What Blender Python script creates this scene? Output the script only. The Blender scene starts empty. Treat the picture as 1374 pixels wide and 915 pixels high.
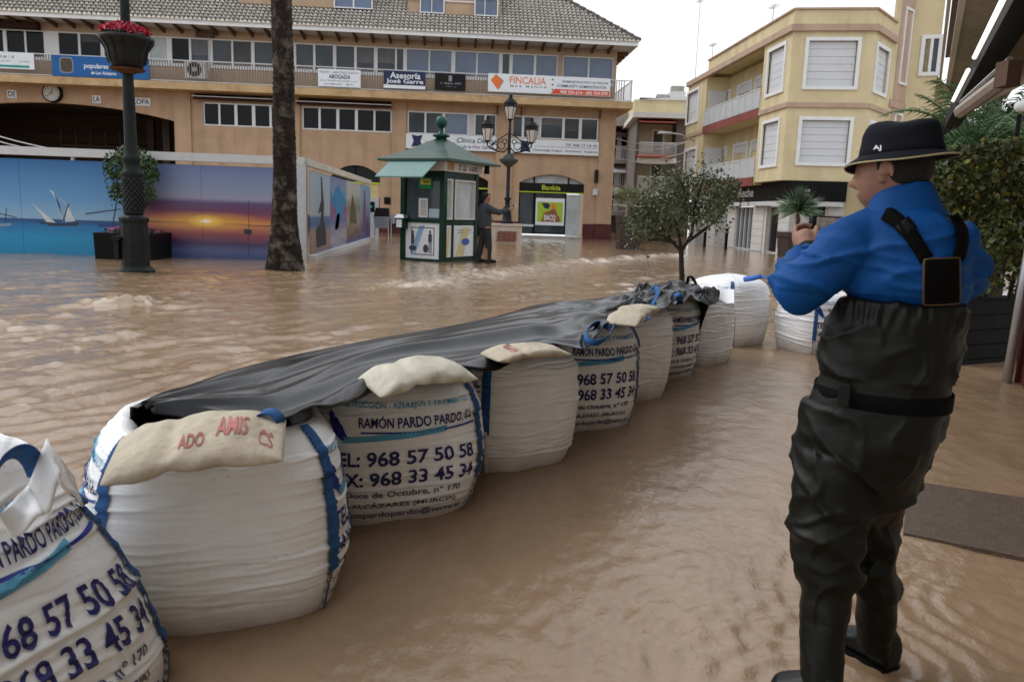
import bpy, bmesh, math, random
import numpy as np
from mathutils import Vector, Matrix
SC = bpy.context.scene
COL = SC.collection
rnd = random.Random(7)

# ------------------------------------------------------------------ camera
F_PX, YAW, PITCH, ROLL, CAM_H = 1056.0, 4.22, 9.28, 1.91, 1.42
cd = bpy.data.cameras.new('camera'); cam = bpy.data.objects.new('camera', cd); COL.objects.link(cam)
cd.sensor_width = 36.0; cd.lens = F_PX * 36.0 / 1374.0; cd.clip_start = 0.05; cd.clip_end = 2000
cam.location = (0, 0, CAM_H)
cd.dof.use_dof = True; cd.dof.focus_distance = 4.6; cd.dof.aperture_fstop = 5.6
CR = (Matrix.Rotation(math.radians(-YAW), 4, 'Z') @ Matrix.Rotation(math.radians(90 - PITCH), 4, 'X')
      @ Matrix.Rotation(math.radians(ROLL), 4, 'Z'))
cam.matrix_world = Matrix.Translation((0, 0, CAM_H)) @ CR
SC.camera = cam
# ------------------------------------------------------------------ overcast sky, soft sun, exposure
w = bpy.data.worlds.new('World'); SC.world = w; w.use_nodes = True
nt = w.node_tree; bg = nt.nodes['Background']
sky = nt.nodes.new('ShaderNodeTexSky'); sky.sky_type = 'NISHITA'; sky.sun_disc = False
SUN_EL, SUN_AZ = 48.0, -65.0           # azimuth measured from +Y towards +X
sky.sun_elevation = math.radians(SUN_EL); sky.sun_rotation = math.radians(SUN_AZ)
sky.dust_density = 6.0; sky.air_density = 1.0
hs = nt.nodes.new('ShaderNodeHueSaturation'); hs.inputs['Saturation'].default_value = 0.16
nt.links.new(sky.outputs[0], hs.inputs['Color'])
mx = nt.nodes.new('ShaderNodeMix'); mx.data_type = 'RGBA'; mx.inputs[0].default_value = 0.72
mx.inputs[7].default_value = (12.2, 12.6, 13.2, 1)      # the even cloud layer
nt.links.new(hs.outputs[0], mx.inputs[6]); nt.links.new(mx.outputs[2], bg.inputs['Color'])
bg.inputs['Strength'].default_value = 0.10
sd = bpy.data.lights.new('sun', 'SUN'); so = bpy.data.objects.new('sun', sd); COL.objects.link(so)
sd.energy = 0.55; sd.angle = math.radians(30); sd.color = (1.0, 0.97, 0.93)
az, el = math.radians(SUN_AZ), math.radians(SUN_EL)
sdir = Vector((math.sin(az) * math.cos(el), math.cos(az) * math.cos(el), math.sin(el)))
so.rotation_euler = (-sdir).to_track_quat('-Z', 'Y').to_euler()
SC.view_settings.view_transform = 'Standard'; SC.view_settings.look = 'None'
SC.view_settings.exposure = 0.28; SC.view_settings.gamma = 1.0; SC.view_settings.use_curve_mapping = False
SC.render.engine = 'CYCLES'
SC.cycles.max_bounces = 6; SC.cycles.transparent_max_bounces = 6
SC.cycles.caustics_reflective = False; SC.cycles.caustics_refractive = False

# ------------------------------------------------------------------ survey helpers: photograph pixel -> place
CR3 = CR.to_3x3()
def ray(px, py): return CR3 @ Vector(((px - 687) / F_PX, -(py - 457.5) / F_PX, -1.0))
def ground(px, py, z=0.0):
    d = ray(px, py); t = (z - CAM_H) / d.z
    return Vector((d.x * t, d.y * t, z))
def px_m(P):
    q = CR3.inverted() @ (Vector(P) - Vector((0, 0, CAM_H))); return F_PX/(-q.z)
def on_plane(px, py, p0, n):
    d = ray(px, py); c = Vector((0, 0, CAM_H)); t = (Vector(p0) - c).dot(Vector(n)) / d.dot(Vector(n))
    return c + d * t
def at_dist(px, py, dist):
    d = ray(px, py); t = dist / math.hypot(d.x, d.y)
    return Vector((d.x * t, d.y * t, CAM_H + d.z * t))

# ------------------------------------------------------------------ mesh helpers
class MB:
    def __init__(s): s.v = []; s.f = []; s.m = []
    def quad(s, a, b, c, d, m=0):
        n = len(s.v); s.v += [tuple(a), tuple(b), tuple(c), tuple(d)]; s.f.append((n, n+1, n+2, n+3)); s.m.append(m)
    def poly(s, pts, m=0):
        n = len(s.v); s.v += [tuple(p) for p in pts]; s.f.append(tuple(range(n, n+len(pts)))); s.m.append(m)
    def hexa(s, p, m=0):            # 8 corners: bottom 4 ccw, top 4 ccw
        n = len(s.v); s.v += [tuple(q) for q in p]
        for f in ((0,3,2,1),(4,5,6,7),(0,1,5,4),(1,2,6,5),(2,3,7,6),(3,0,4,7)):
            s.f.append(tuple(n+i for i in f)); s.m.append(m)
    def box(s, x0, x1, y0, y1, z0, z1, m=0):
        s.hexa([(x0,y0,z0),(x1,y0,z0),(x1,y1,z0),(x0,y1,z0),(x0,y0,z1),(x1,y0,z1),(x1,y1,z1),(x0,y1,z1)], m)
    def prism(s, pts, off, m=0):    # polygon (3d points) extruded by a vector
        off = Vector(off); n = len(pts); b = len(s.v)
        s.v += [tuple(p) for p in pts] + [tuple(Vector(p) + off) for p in pts]
        s.f.append(tuple(range(b+n-1, b-1, -1))); s.m.append(m)
        s.f.append(tuple(range(b+n, b+2*n))); s.m.append(m)
        for i in range(n):
            j = (i+1) % n; s.f.append((b+i, b+j, b+n+j, b+n+i)); s.m.append(m)
    def rings(s, rings, cap=True, closed=True, m=0):
        b = len(s.v); k = len(rings[0])
        for r in rings: s.v += [tuple(p) for p in r]
        for i in range(len(rings)-1):
            for j in range(k if closed else k-1):
                q = (j+1) % k
                s.f.append((b+i*k+j, b+i*k+q, b+(i+1)*k+q, b+(i+1)*k+j)); s.m.append(m)
        if cap and closed:
            s.f.append(tuple(b+j for j in range(k-1, -1, -1))); s.m.append(m)
            s.f.append(tuple(b+(len(rings)-1)*k+j for j in range(k))); s.m.append(m)
    def tube(s, pts, r, n=8, m=0, cap=True):
        pts = [Vector(p) for p in pts]; rs = r if hasattr(r, '__len__') else [r]*len(pts)
        up = Vector((0,0,1)); R = []
        prev = None
        for i, p in enumerate(pts):
            t = (pts[min(i+1, len(pts)-1)] - pts[max(i-1, 0)]).normalized()
            if prev is None:
                a = t.cross(up)
                if a.length < 1e-3: a = t.cross(Vector((1,0,0)))
            else:
                a = prev - t * prev.dot(t)
            a.normalize(); bb = t.cross(a); prev = a
            R.append([p + (a*math.cos(2*math.pi*j/n) + bb*math.sin(2*math.pi*j/n))*rs[i] for j in range(n)])
        s.rings(R, cap, True, m)
    def lathe(s, prof, n=16, c=(0,0,0), m=0, phase=0.0):
        s.rings([[(c[0]+r*math.cos(2*math.pi*j/n+phase), c[1]+r*math.sin(2*math.pi*j/n+phase), c[2]+z) for j in range(n)] for r, z in prof], True, True, m)
    def ribbon(s, pts, widths, m=0):    # pts: list of (left,right)
        for i in range(len(pts)-1): s.quad(pts[i][0], pts[i][1], pts[i+1][1], pts[i+1][0], m)
    def add(s, verts, faces, m=0):
        b = len(s.v); s.v += [tuple(p) for p in verts]
        s.f += [tuple(b+i for i in f) for f in faces]; s.m += [m]*len(faces)

def raw(name, verts, faces, mats, parent=None, smooth=False, midx=None):
    me = bpy.data.meshes.new(name); me.from_pydata([tuple(v) for v in verts], [], faces)
    mats = mats if isinstance(mats, (list, tuple)) else [mats]
    for q in mats: me.materials.append(q)
    if midx is not None and len(mats) > 1: me.polygons.foreach_set('material_index', midx)
    if smooth: me.polygons.foreach_set('use_smooth', [True]*len(me.polygons))
    me.update()
    o = bpy.data.objects.new(name, me); COL.objects.link(o)
    if parent is not None: o.parent = parent
    return o
def obj(name, mb, mats, parent=None, smooth=False):
    return raw(name, mb.v, mb.f, mats, parent, smooth, mb.m)
def tag(o, label=None, cat=None, group=None, kind=None):
    if label: o['label'] = label
    if cat: o['category'] = cat
    if group: o['group'] = group
    if kind: o['kind'] = kind
    return o
def thing(name, label, cat, group=None, loc=(0,0,0)):
    o = bpy.data.objects.new(name, None); COL.objects.link(o); o.location = loc; o.empty_display_size = 0.2
    return tag(o, label, cat, group)
def weld(o, d=1e-4):
    bm = bmesh.new(); bm.from_mesh(o.data); bmesh.ops.remove_doubles(bm, verts=bm.verts, dist=d)
    bmesh.ops.recalc_face_normals(bm, faces=bm.faces); bm.to_mesh(o.data); bm.free(); return o
def bevel(o, wd=0.01, seg=2):
    b = o.modifiers.new('bevel', 'BEVEL'); b.width = wd; b.segments = seg; b.limit_method = 'ANGLE'; b.angle_limit = math.radians(40); return o
def copy_tree(o, parent=None):
    c = o.copy(); COL.objects.link(c); c.parent = parent
    for ch in list(o.children): copy_tree(ch, c)
    return c

class Face:      # a vertical plane: s along u, z up, d outwards along n
    def __init__(s, p0, u, n=None):
        s.p = Vector((p0[0], p0[1], 0)); s.u = Vector((u[0], u[1], 0)).normalized()
        s.n = Vector((s.u.y, -s.u.x, 0)) if n is None else Vector((n[0], n[1], 0)).normalized()
    def P(s, a, z, d=0.0): return s.p + s.u*a + s.n*d + Vector((0,0,z))
    def box(s, mb, a0, a1, z0, z1, d0, d1, m=0):
        P = s.P
        mb.hexa([P(a0,z0,d1),P(a1,z0,d1),P(a1,z0,d0),P(a0,z0,d0),P(a0,z1,d1),P(a1,z1,d1),P(a1,z1,d0),P(a0,z1,d0)], m)
    def quad(s, mb, a0, a1, z0, z1, d=0.0, m=0):
        P = s.P; mb.quad(P(a0,z0,d),P(a1,z0,d),P(a1,z1,d),P(a0,z1,d), m)
    def disc(s, mb, a, z, ra, rz, d, n=20, m=0):
        mb.poly([s.P(a+ra*math.cos(2*math.pi*i/n), z+rz*math.sin(2*math.pi*i/n), d) for i in range(n)], m)
    def at(s, px, py, d=0.0):
        q = on_plane(px, py, s.p + s.n*d, s.n); return (q - s.p).dot(s.u), q.z
    def S(s, px, py=200, d=0.0): return s.at(px, py, d)[0]
    # wall skin with rectangular openings (and arched heads: rect tuple with 5th value = rise of the arch)
    def wall(s, mb, a0, a1, z0, z1, holes, depth=0.25, m=0, d=0.0, mr=None):
        mr = m if mr is None else mr
        A = sorted({a0, a1} | {h[0] for h in holes} | {h[1] for h in holes}); Z = sorted({z0, z1} | {h[2] for h in holes} | {h[3] for h in holes})
        for i in range(len(A)-1):
            for j in range(len(Z)-1):
                ca, cz = (A[i]+A[i+1])/2, (Z[j]+Z[j+1])/2
                if ca < a0 or ca > a1 or cz < z0 or cz > z1: continue
                if any(h[0] < ca < h[1] and h[2] < cz < h[3] for h in holes): continue
                s.quad(mb, A[i], A[i+1], Z[j], Z[j+1], d, m)
        P = s.P
        for h in holes:
            rise = h[4] if len(h) > 4 else 0
            zt = h[3] - rise
            mb.quad(P(h[0],h[2],d),P(h[0],zt,d),P(h[0],zt,d-depth),P(h[0],h[2],d-depth), mr)
            mb.quad(P(h[1],h[2],d-depth),P(h[1],zt,d-depth),P(h[1],zt,d),P(h[1],h[2],d), mr)
            if h[2] > z0: mb.quad(P(h[0],h[2],d-depth),P(h[1],h[2],d-depth),P(h[1],h[2],d),P(h[0],h[2],d), mr)
            if rise == 0: mb.quad(P(h[0],zt,d),P(h[1],zt,d),P(h[1],zt,d-depth),P(h[0],zt,d-depth), mr)
            else:
                n = 24; c = (h[0]+h[1])/2; hw = (h[1]-h[0])/2; R = (hw*hw+rise*rise)/(2*rise)
                pt = []
                for k in range(n+1):
                    x = -hw + 2*hw*k/n; pt.append((c+x, zt - (R-rise) + math.sqrt(max(R*R-x*x, 0))))
                for k in range(n):
                    (x0_, y0_), (x1_, y1_) = pt[k], pt[k+1]
                    mb.quad(P(x0_,y0_,d),P(x1_,y1_,d),P(x1_,h[3],d),P(x0_,h[3],d), m)
                    mb.quad(P(x0_,y0_,d-depth),P(x1_,y1_,d-depth),P(x1_,y1_,d),P(x0_,y0_,d), mr)

# ------------------------------------------------------------------ materials
MATS = {}
def pm(name, col, rough=0.6, var=0.12, scale=3.0, bump=0.0, bscale=25.0, metal=0.0, spec=0.3, streak=0.0, dirt=None, dirt_amt=0.0, dirt_scale=1.2, coat=0.0):
    m = bpy.data.materials.new(name); m.use_nodes = True; MATS[name] = m
    n = m.node_tree.nodes; l = m.node_tree.links; b = n['Principled BSDF']
    b.inputs['Roughness'].default_value = rough; b.inputs['Metallic'].default_value = metal
    b.inputs['Specular IOR Level'].default_value = spec
    if coat: b.inputs['Coat Weight'].default_value = coat
    tc = n.new('ShaderNodeTexCoord')
    c4 = (*col, 1)
    out = None
    nz = n.new('ShaderNodeTexNoise'); nz.inputs['Scale'].default_value = scale; nz.inputs['Detail'].default_value = 6; nz.inputs['Roughness'].default_value = 0.62
    l.new(tc.outputs['Object'], nz.inputs['Vector'])
    rp = n.new('ShaderNodeMapRange'); rp.inputs[1].default_value = 0.3; rp.inputs[2].default_value = 0.7
    rp.inputs[3].default_value = 1 - var; rp.inputs[4].default_value = 1 + var
    l.new(nz.outputs[0], rp.inputs[0])
    mu = n.new('ShaderNodeMix'); mu.data_type = 'RGBA'; mu.blend_type = 'MULTIPLY'; mu.inputs[0].default_value = 1; mu.inputs[6].default_value = c4
    l.new(rp.outputs[0], mu.inputs[7]); out = mu.outputs[2]
    if streak:
        mp = n.new('ShaderNodeMapping'); mp.inputs['Scale'].default_value = (1.1, 1.1, 0.09); l.new(tc.outputs['Object'], mp.inputs[0])
        n2 = n.new('ShaderNodeTexNoise'); n2.inputs['Scale'].default_value = 1.6; n2.inputs['Detail'].default_value = 5; l.new(mp.outputs[0], n2.inputs['Vector'])
        r2 = n.new('ShaderNodeMapRange'); r2.inputs[1].default_value = 0.48; r2.inputs[2].default_value = 0.75; r2.inputs[3].default_value = 0; r2.inputs[4].default_value = streak
        l.new(n2.outputs[0], r2.inputs[0])
        m2 = n.new('ShaderNodeMix'); m2.data_type = 'RGBA'; m2.inputs[7].default_value = (col[0]*0.45, col[1]*0.42, col[2]*0.4, 1)
        l.new(r2.outputs[0], m2.inputs[0]); l.new(out, m2.inputs[6]); out = m2.outputs[2]
    if dirt:
        n3 = n.new('ShaderNodeTexNoise'); n3.inputs['Scale'].default_value = dirt_scale; n3.inputs['Detail'].default_value = 9; n3.inputs['Roughness'].default_value = 0.7
        l.new(tc.outputs['Object'], n3.inputs['Vector'])
        r3 = n.new('ShaderNodeMapRange'); r3.inputs[1].default_value = 0.5; r3.inputs[2].default_value = 0.72; r3.inputs[3].default_value = 0; r3.inputs[4].default_value = dirt_amt
        l.new(n3.outputs[0], r3.inputs[0])
        m3 = n.new('ShaderNodeMix'); m3.data_type = 'RGBA'; m3.inputs[7].default_value = (*dirt, 1)
        l.new(r3.outputs[0], m3.inputs[0]); l.new(out, m3.inputs[6]); out = m3.outputs[2]
    l.new(out, b.inputs['Base Color'])
    if bump:
        nb = n.new('ShaderNodeTexNoise'); nb.inputs['Scale'].default_value = bscale; nb.inputs['Detail'].default_value = 5
        l.new(tc.outputs['Object'], nb.inputs['Vector'])
        bp = n.new('ShaderNodeBump'); bp.inputs['Strength'].default_value = bump; bp.inputs['Distance'].default_value = 0.02
        l.new(nb.outputs[0], bp.inputs['Height']); l.new(bp.outputs[0], b.inputs['Normal'])
    return m

def font_mesh(body, bold=0.0, shear=0.0):
    cu = bpy.data.curves.new('lettering', 'FONT'); cu.body = body; cu.size = 1.0; cu.offset = bold; cu.shear = shear; cu.resolution_u = 3
    o = bpy.data.objects.new('lettering', cu); COL.objects.link(o)
    dg = bpy.context.evaluated_depsgraph_get(); me = bpy.data.meshes.new_from_object(o.evaluated_get(dg))
    vs = [(v.co.x, v.co.y) for v in me.vertices]; fs = [tuple(p.vertices) for p in me.polygons]
    bpy.data.objects.remove(o); bpy.data.curves.remove(cu); bpy.data.meshes.remove(me)
    xs = [p[0] for p in vs]; ys = [p[1] for p in vs]; x0, x1, y0, y1 = min(xs), max(xs), min(ys), max(ys)
    return [((x-x0)/(x1-x0), (y-y0)/(y1-y0)) for x, y in vs], fs
def lettering(fc, mb, body, a0, a1, z0, z1, d, m=0, bold=0.012, shear=0.0):
    vs, fs = font_mesh(body, bold, shear)
    mb.add([fc.P(a0+(a1-a0)*x, z0+(z1-z0)*y, d) for x, y in vs], fs, m)

M = {}
def mk(k, *a, **kw): M[k] = pm(k, *a, **kw)
mk('orange_render', (0.455, 0.315, 0.208), 0.85, 0.12, 1.2, 0.25, 30, streak=0.34)
mk('tan_render', (0.46, 0.33, 0.22), 0.85, 0.10, 1.2, 0.2, 30, streak=0.3)
mk('slab_render', (0.50, 0.35, 0.19), 0.85, 0.16, 1.5, 0.2, 30, streak=0.25, dirt=(0.2,0.1,0.05), dirt_amt=0.6, dirt_scale=1.4)
mk('white_paint', (0.74, 0.75, 0.76), 0.5, 0.05, 4)
mk('grey_white', (0.55, 0.56, 0.57), 0.5, 0.06, 4)
mk('aluminium', (0.62, 0.63, 0.64), 0.35, 0.05, 6, metal=0.3)
mk('glass_dark', (0.006, 0.008, 0.011), 0.08, 0.3, 0.8, spec=0.16)
mk('glass_grey', (0.045, 0.058, 0.07), 0.08, 0.3, 0.6, spec=0.35)
mk('glass_blue', (0.10, 0.145, 0.235), 0.07, 0.25, 0.5, spec=0.6)
mk('glass_pale', (0.42, 0.46, 0.47), 0.1, 0.2, 1.5)
mk('brown_canvas', (0.035, 0.014, 0.012), 0.85, 0.15, 4)
mk('brown_wood', (0.10, 0.055, 0.035), 0.7, 0.2, 6)
mk('maroon_tile', (0.085, 0.016, 0.018), 0.35, 0.2, 2.2)
mk('near_black', (0.006, 0.006, 0.007), 0.55, 0.2, 4, spec=.12)
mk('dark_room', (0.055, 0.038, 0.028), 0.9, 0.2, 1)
mk('black_sign', (0.010, 0.0095, 0.009), 0.45, 0.1, 3, spec=.15)
mk('lime', (0.42, 0.52, 0.03), 0.5, 0.05, 3)
mk('navy', (0.012, 0.022, 0.075), 0.45, 0.1, 3)
mk('party_blue', (0.008, 0.10, 0.32), 0.5, 0.08, 2)
mk('sign_white', (0.70, 0.74, 0.78), 0.4, 0.05, 2)
mk('sign_red', (0.62, 0.08, 0.035), 0.5, 0.05, 2)
mk('sign_orange', (0.68, 0.17, 0.04), 0.5, 0.05, 2)
mk('sign_teal', (0.02, 0.28, 0.24), 0.5, 0.05, 2)
mk('print_grey', (0.22, 0.25, 0.30), 0.5, 0.05, 2)
mk('tile_roof', (0.115, 0.105, 0.09), 0.85, 0.55, 3.3, 0.4, 18, dirt=(0.07,0.06,0.05), dirt_amt=0.8, dirt_scale=2.5)
mk('tile_end', (0.68, 0.64, 0.58), 0.85, 0.4, 5)
mk('picket_grey', (0.22, 0.195, 0.175), 0.6, 0.1, 4)
mk('cast_iron', (0.012, 0.015, 0.015), 0.55, 0.45, 7, 0.3, 60, spec=0.16)
mk('black_iron', (0.008, 0.010, 0.013), 0.5, 0.3, 8, spec=.18)
mk('steel', (0.42, 0.43, 0.44), 0.35, 0.1, 5, metal=0.7)
mk('yellow_render', (0.62, 0.53, 0.33), 0.85, 0.10, 1.0, 0.2, 30, streak=0.32)
mk('pink_band', (0.46, 0.33, 0.25), 0.8, 0.12, 1.5, streak=0.3)
mk('dark_red_band', (0.22, 0.06, 0.05), 0.75, 0.2, 2)
mk('shutter', (0.60, 0.62, 0.65), 0.55, 0.04, 3)
mk('stone_white', (0.62, 0.61, 0.60), 0.6, 0.08, 2)
mk('concrete', (0.36, 0.34, 0.31), 0.85, 0.15, 2, 0.2, 20, streak=0.3)
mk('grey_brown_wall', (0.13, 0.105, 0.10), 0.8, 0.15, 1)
# ================================================================== main building across the square
YF = 46.7
mk('blind_a', (.16, .17, .18), .7, .1, 3); mk('blind_b', (.09, .095, .10), .7, .1, 3)
FA = Face((0, YF), (1, 0))
def windows(fc, parent, panes, z0, z1, d, fmat, gmats, bar=0.07, name='window', fd=0.05, blinds=0.0):
    """one window: a frame of bars, each pane its own piece"""
    a0 = min(p[0] for p in panes) - bar; a1 = max(p[1] for p in panes) + bar
    mb = MB()
    fc.box(mb, a0, a1, z0 - bar, z0, d - 0.10, d + fd); fc.box(mb, a0, a1, z1, z1 + bar, d - 0.10, d + fd)
    edges = [a0] + [x for p in panes for x in p] + [a1]
    for i in range(0, len(edges), 2): fc.box(mb, edges[i], edges[i+1], z0, z1, d - 0.10, d + fd - 0.004)
    wo = obj(name, mb, fmat, parent)
    for i, p in enumerate(panes):
        g = MB(); fc.box(g, p[0], p[1], z0, z1, d - 0.08, d - 0.05 + 0.01 * ((i * 7) % 3) / 3)
        obj('pane', g, gmats[i % len(gmats)] if isinstance(gmats, list) else gmats, wo)
        if blinds and rnd.random() < blinds:
            b = MB(); dr_ = rnd.uniform(.25, .9); fc.box(b, p[0] + .02, p[1] - .02, z1 - (z1 - z0)*dr_, z1, d - 0.045, d - 0.038); obj('blind', b, M[rnd.choice(('blind_a', 'blind_b'))], wo)
    return wo
mbld = thing('commercial_building', 'orange rendered commercial building with long balcony and tiled hip roof across the square', 'building', loc=(0, 0, 0))
XL, XR = -27.0, 8.95
# lower wall with arches and window bands
SX = lambda px, py: FA.S(px, py)
w1 = [(SX(a, 151), SX(b, 151)) for a, b in ((274, 292.5), (295, 314), (318, 337.5), (342, 361), (364, 384))]
w2 = [(SX(a, 158), SX(b, 158)) for a, b in ((407, 427), (430, 451), (455, 476), (480, 501), (503.5, 524))]
w3 = [(SX(a, 163), SX(b, 163)) for a, b in ((548.5, 569.5), (572, 593.5), (597, 627))]
w3b = [(SX(a, 168), SX(b, 168)) for a, b in ((638, 650), (653, 664.5))]
w4a = [(SX(a, 168), SX(b, 168)) for a, b in ((688, 700.5), (703.5, 715))]
w4 = [(SX(a, 172), SX(b, 172)) for a, b in ((726.5, 754.5), (758, 777), (781, 801.5))]
ZW0, ZW1 = 5.74, 6.86
def hole(ws, z0=ZW0, z1=ZW1, e=0.07): return (ws[0][0]-e, ws[-1][1]+e, z0-e, z1+e)
bank = (3.57, 7.40, -0.3, 3.66, 0.52); atm = (-7.25, -4.50, -0.3, 3.78, 0.62); midarch = (-2.3, 1.75, -0.3, 3.7, 0.55)
big = (-29.2, -15.70, -0.3, 6.55, 0.78)
holes = [hole(w1), hole(w2), (w3[0][0]-.07, w3b[-1][1]+.07, ZW0-.07, ZW1+.07), (w4a[0][0]-.07, w4[-1][1]+.07, ZW0-.07, ZW1+.07), bank, atm, midarch, big]
mb = MB(); FA.wall(mb, XL - 6, XR, -0.3, 7.5, holes, 0.35)
SD = Face((XR, YF), (0, 1))
SD.quad(mb, 0, 12, -0.3, 10.9)
weld(obj('wall', mb, M['orange_render'], mbld))
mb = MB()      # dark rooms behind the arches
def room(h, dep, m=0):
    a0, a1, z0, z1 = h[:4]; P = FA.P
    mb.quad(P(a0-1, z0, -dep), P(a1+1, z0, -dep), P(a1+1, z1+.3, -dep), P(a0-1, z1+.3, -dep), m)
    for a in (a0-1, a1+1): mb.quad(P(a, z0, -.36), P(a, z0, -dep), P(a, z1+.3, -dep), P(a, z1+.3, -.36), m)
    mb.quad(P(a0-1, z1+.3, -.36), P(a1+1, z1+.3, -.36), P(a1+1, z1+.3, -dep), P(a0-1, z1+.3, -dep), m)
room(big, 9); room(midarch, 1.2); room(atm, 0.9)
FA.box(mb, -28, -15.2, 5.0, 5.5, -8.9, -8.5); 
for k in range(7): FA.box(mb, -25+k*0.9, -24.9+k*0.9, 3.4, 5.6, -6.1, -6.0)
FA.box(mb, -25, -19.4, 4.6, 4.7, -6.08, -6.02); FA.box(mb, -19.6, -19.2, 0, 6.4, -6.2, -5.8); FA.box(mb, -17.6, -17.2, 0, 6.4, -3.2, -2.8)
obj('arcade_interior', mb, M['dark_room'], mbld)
mb = MB(); FA.box(mb, -17.3, -16.3, 0, 4.1, -7.0, -6.5); FA.box(mb, -16.1, -15.9, 0, 4.1, -4.0, -3.8); obj('arcade_back_wall', mb, M['tan_render'], mbld)
# pilasters
for a, b in ((236, 258), (395, 403), (526, 545), (665, 688), (803, 822)):
    mb = MB(); a0, a1 = SX(a, 200), SX(b, 200)
    if b == 822: a1 = XR + 0.12
    FA.box(mb, a0, a1, 0.9, 7.38, -0.1, 0.13); obj('pilaster', mb, M['orange_render'], mbld)
    mb = MB(); FA.box(mb, a0-.03, a1+.03, -0.3, 0.9, -0.1, 0.17); obj('plinth', mb, M['maroon_tile'], mbld)
for a0, a1 in ((-15.7, -7.25), (-4.5, -3.9), (-2.95, -2.3), (1.75, 2.1), (3.2, 3.57), (7.40, 8.12)):
    mb = MB(); FA.box(mb, a0, a1, -0.3, 0.88, -0.05, 0.05); obj('plinth', mb, M['maroon_tile'], mbld)
windows(FA, mbld, w1, ZW0, ZW1, -0.12, M['aluminium'], M['glass_dark'])
windows(FA, mbld, w2, ZW0, ZW1, -0.12, M['aluminium'], M['glass_dark'])
windows(FA, mbld, w3, ZW0, ZW1, -0.12, M['aluminium'], [M['glass_grey'], M['glass_grey'], M['glass_blue']])
windows(FA, mbld, w3b, ZW0, ZW1, -0.12, M['aluminium'], M['glass_grey'])
windows(FA, mbld, w4a, ZW0, ZW1, -0.12, M['aluminium'], M['glass_grey'])
windows(FA, mbld, w4, ZW0, ZW1, -0.12, M['aluminium'], M['glass_grey'], blinds=.5)
for a0, a1 in ((w3[-1][1]+.07, w3b[0][0]-.07), (w4a[-1][1]+.07, w4[0][0]-.07)):
    mb = MB(); FA.box(mb, a0, a1, ZW0-.07, ZW1+.07, -0.3, -0.06); obj('infill_panel', mb, M['grey_white'], mbld)
for a, b, z0, z1 in ((262, 388, 7.02, 7.36), (400, 525, 6.98, 7.36)):
    mb = MB(); a0, a1 = SX(a, 130), SX(b, 130)
    mb.prism([FA.P(a0, z0+.05, 0.42), FA.P(a0, z1, 0.05), FA.P(a0, z1-.06, 0.05), FA.P(a0, z0, 0.42)], (a1-a0, 0, 0))
    FA.box(mb, a0, a1, z0-.02, z0+.14, 0.40, 0.46)
    ao = obj('rolled_awning', mb, M['brown_canvas'], mbld)
    mb = MB(); FA.box(mb, a0-.05, a1+.05, z0+.14, z0+.18, 0.40, 0.47); obj('rail', mb, M['aluminium'], ao)
# balcony slab
mb = MB(); mb.box(XL - 6, 9.72, 45.3, YF - .004, 7.38, 7.76); mb.box(XR + .004, 9.72, YF, 58, 7.38, 7.76); obj('balcony_slab', mb, M['slab_render'], mbld)
FB = Face((0, 45.42), (1, 0))
mb = MB(); x = XL - 5
while x < 9.2:
    FB.box(mb, x, x + 0.05, 7.80, 8.87, -0.012, 0.012); x += 0.14
tag(obj('balcony_pickets', mb, M['picket_grey'], mbld), kind='stuff')
mb = MB(); FB.box(mb, XL - 6, 9.66, 8.87, 8.92, -0.03, 0.03); FB.box(mb, XL - 6, 9.66, 7.80, 7.84, -0.02, 0.02); obj('balcony_rail', mb, M['grey_white'], mbld)
mb = MB()
for zz in (8.87, 7.85): mb.box(9.60, 9.64, 45.42, 57, zz, zz + .04)
for k in range(60): mb.box(9.61, 9.63, 45.5 + k*.19, 45.52 + k*.19, 7.8, 8.87)
mb.box(9.57, 9.65, 45.40, 45.46, 7.76, 8.95); obj('side_railing', mb, M['grey_white'], mbld)
# upper wall
PX = [(-8, 3.2), (8, 32), (34.5, 58), (78, 104), (107, 134), (139, 165), (168, 194), (200, 223), (230, 253), (256, 280), (285, 310), (312.5, 336.5),
      (341, 365), (368, 392), (397, 420), (423, 446.5), (451, 475), (478.5, 501.5), (506.5, 530), (532.5, 541), (546, 575), (577, 605.5), (611, 639), (641, 669.5), (674.5, 683.5), (688, 716.5), (719.5, 747), (756.5, 789), (791, 822)]
UP = [(FA.S(a, 54 + .046*a), FA.S(b, 54 + .046*b)) for a, b in PX]
ZU0, ZU1 = 8.95, 10.27
grp = [[0, 1, 2], [3, 4, 5, 6], [7], [8, 9], [10, 11], [12, 13], [14, 15], [16, 17], [18, 19], [20, 21], [22, 23], [24], [25, 26], [27, 28]]
mb = MB(); FA.wall(mb, XL - 6, XR, 7.76, 10.9, [(UP[0][0]-.1, UP[-1][1]+.06, ZU0-.07, ZU1+.07)], 0.3); weld(obj('upper_wall', mb, M['tan_render'], mbld))
for gi, g in enumerate(grp):
    ps = [UP[i] for i in g]
    if gi < 2: gm = M['glass_dark']
    elif gi == 2: gm = M['glass_pale']
    elif gi < 6: gm = [M['glass_dark'], M['glass_grey']] if gi < 4 else M['glass_grey']
    elif gi < 9 or gi == 11: gm = M['glass_grey']
    else: gm = M['glass_blue']
    windows(FA, mbld, ps, ZU0, ZU1, -0.1, M['white_paint'], gm, bar=0.08, blinds=.0 if gi < 1 or gi > 8 else .4)
mb = MB()
for i in range(len(grp) - 1):
    a0, a1 = UP[grp[i][-1]][1] + .08, UP[grp[i+1][0]][0] - .08
    if a1 > a0 + .002: mb = MB(); FA.box(mb, a0, a1, ZU0-.07, ZU1+.07, -0.25, -0.06); obj('infill_panel', mb, M['white_paint'], mbld)
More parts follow.
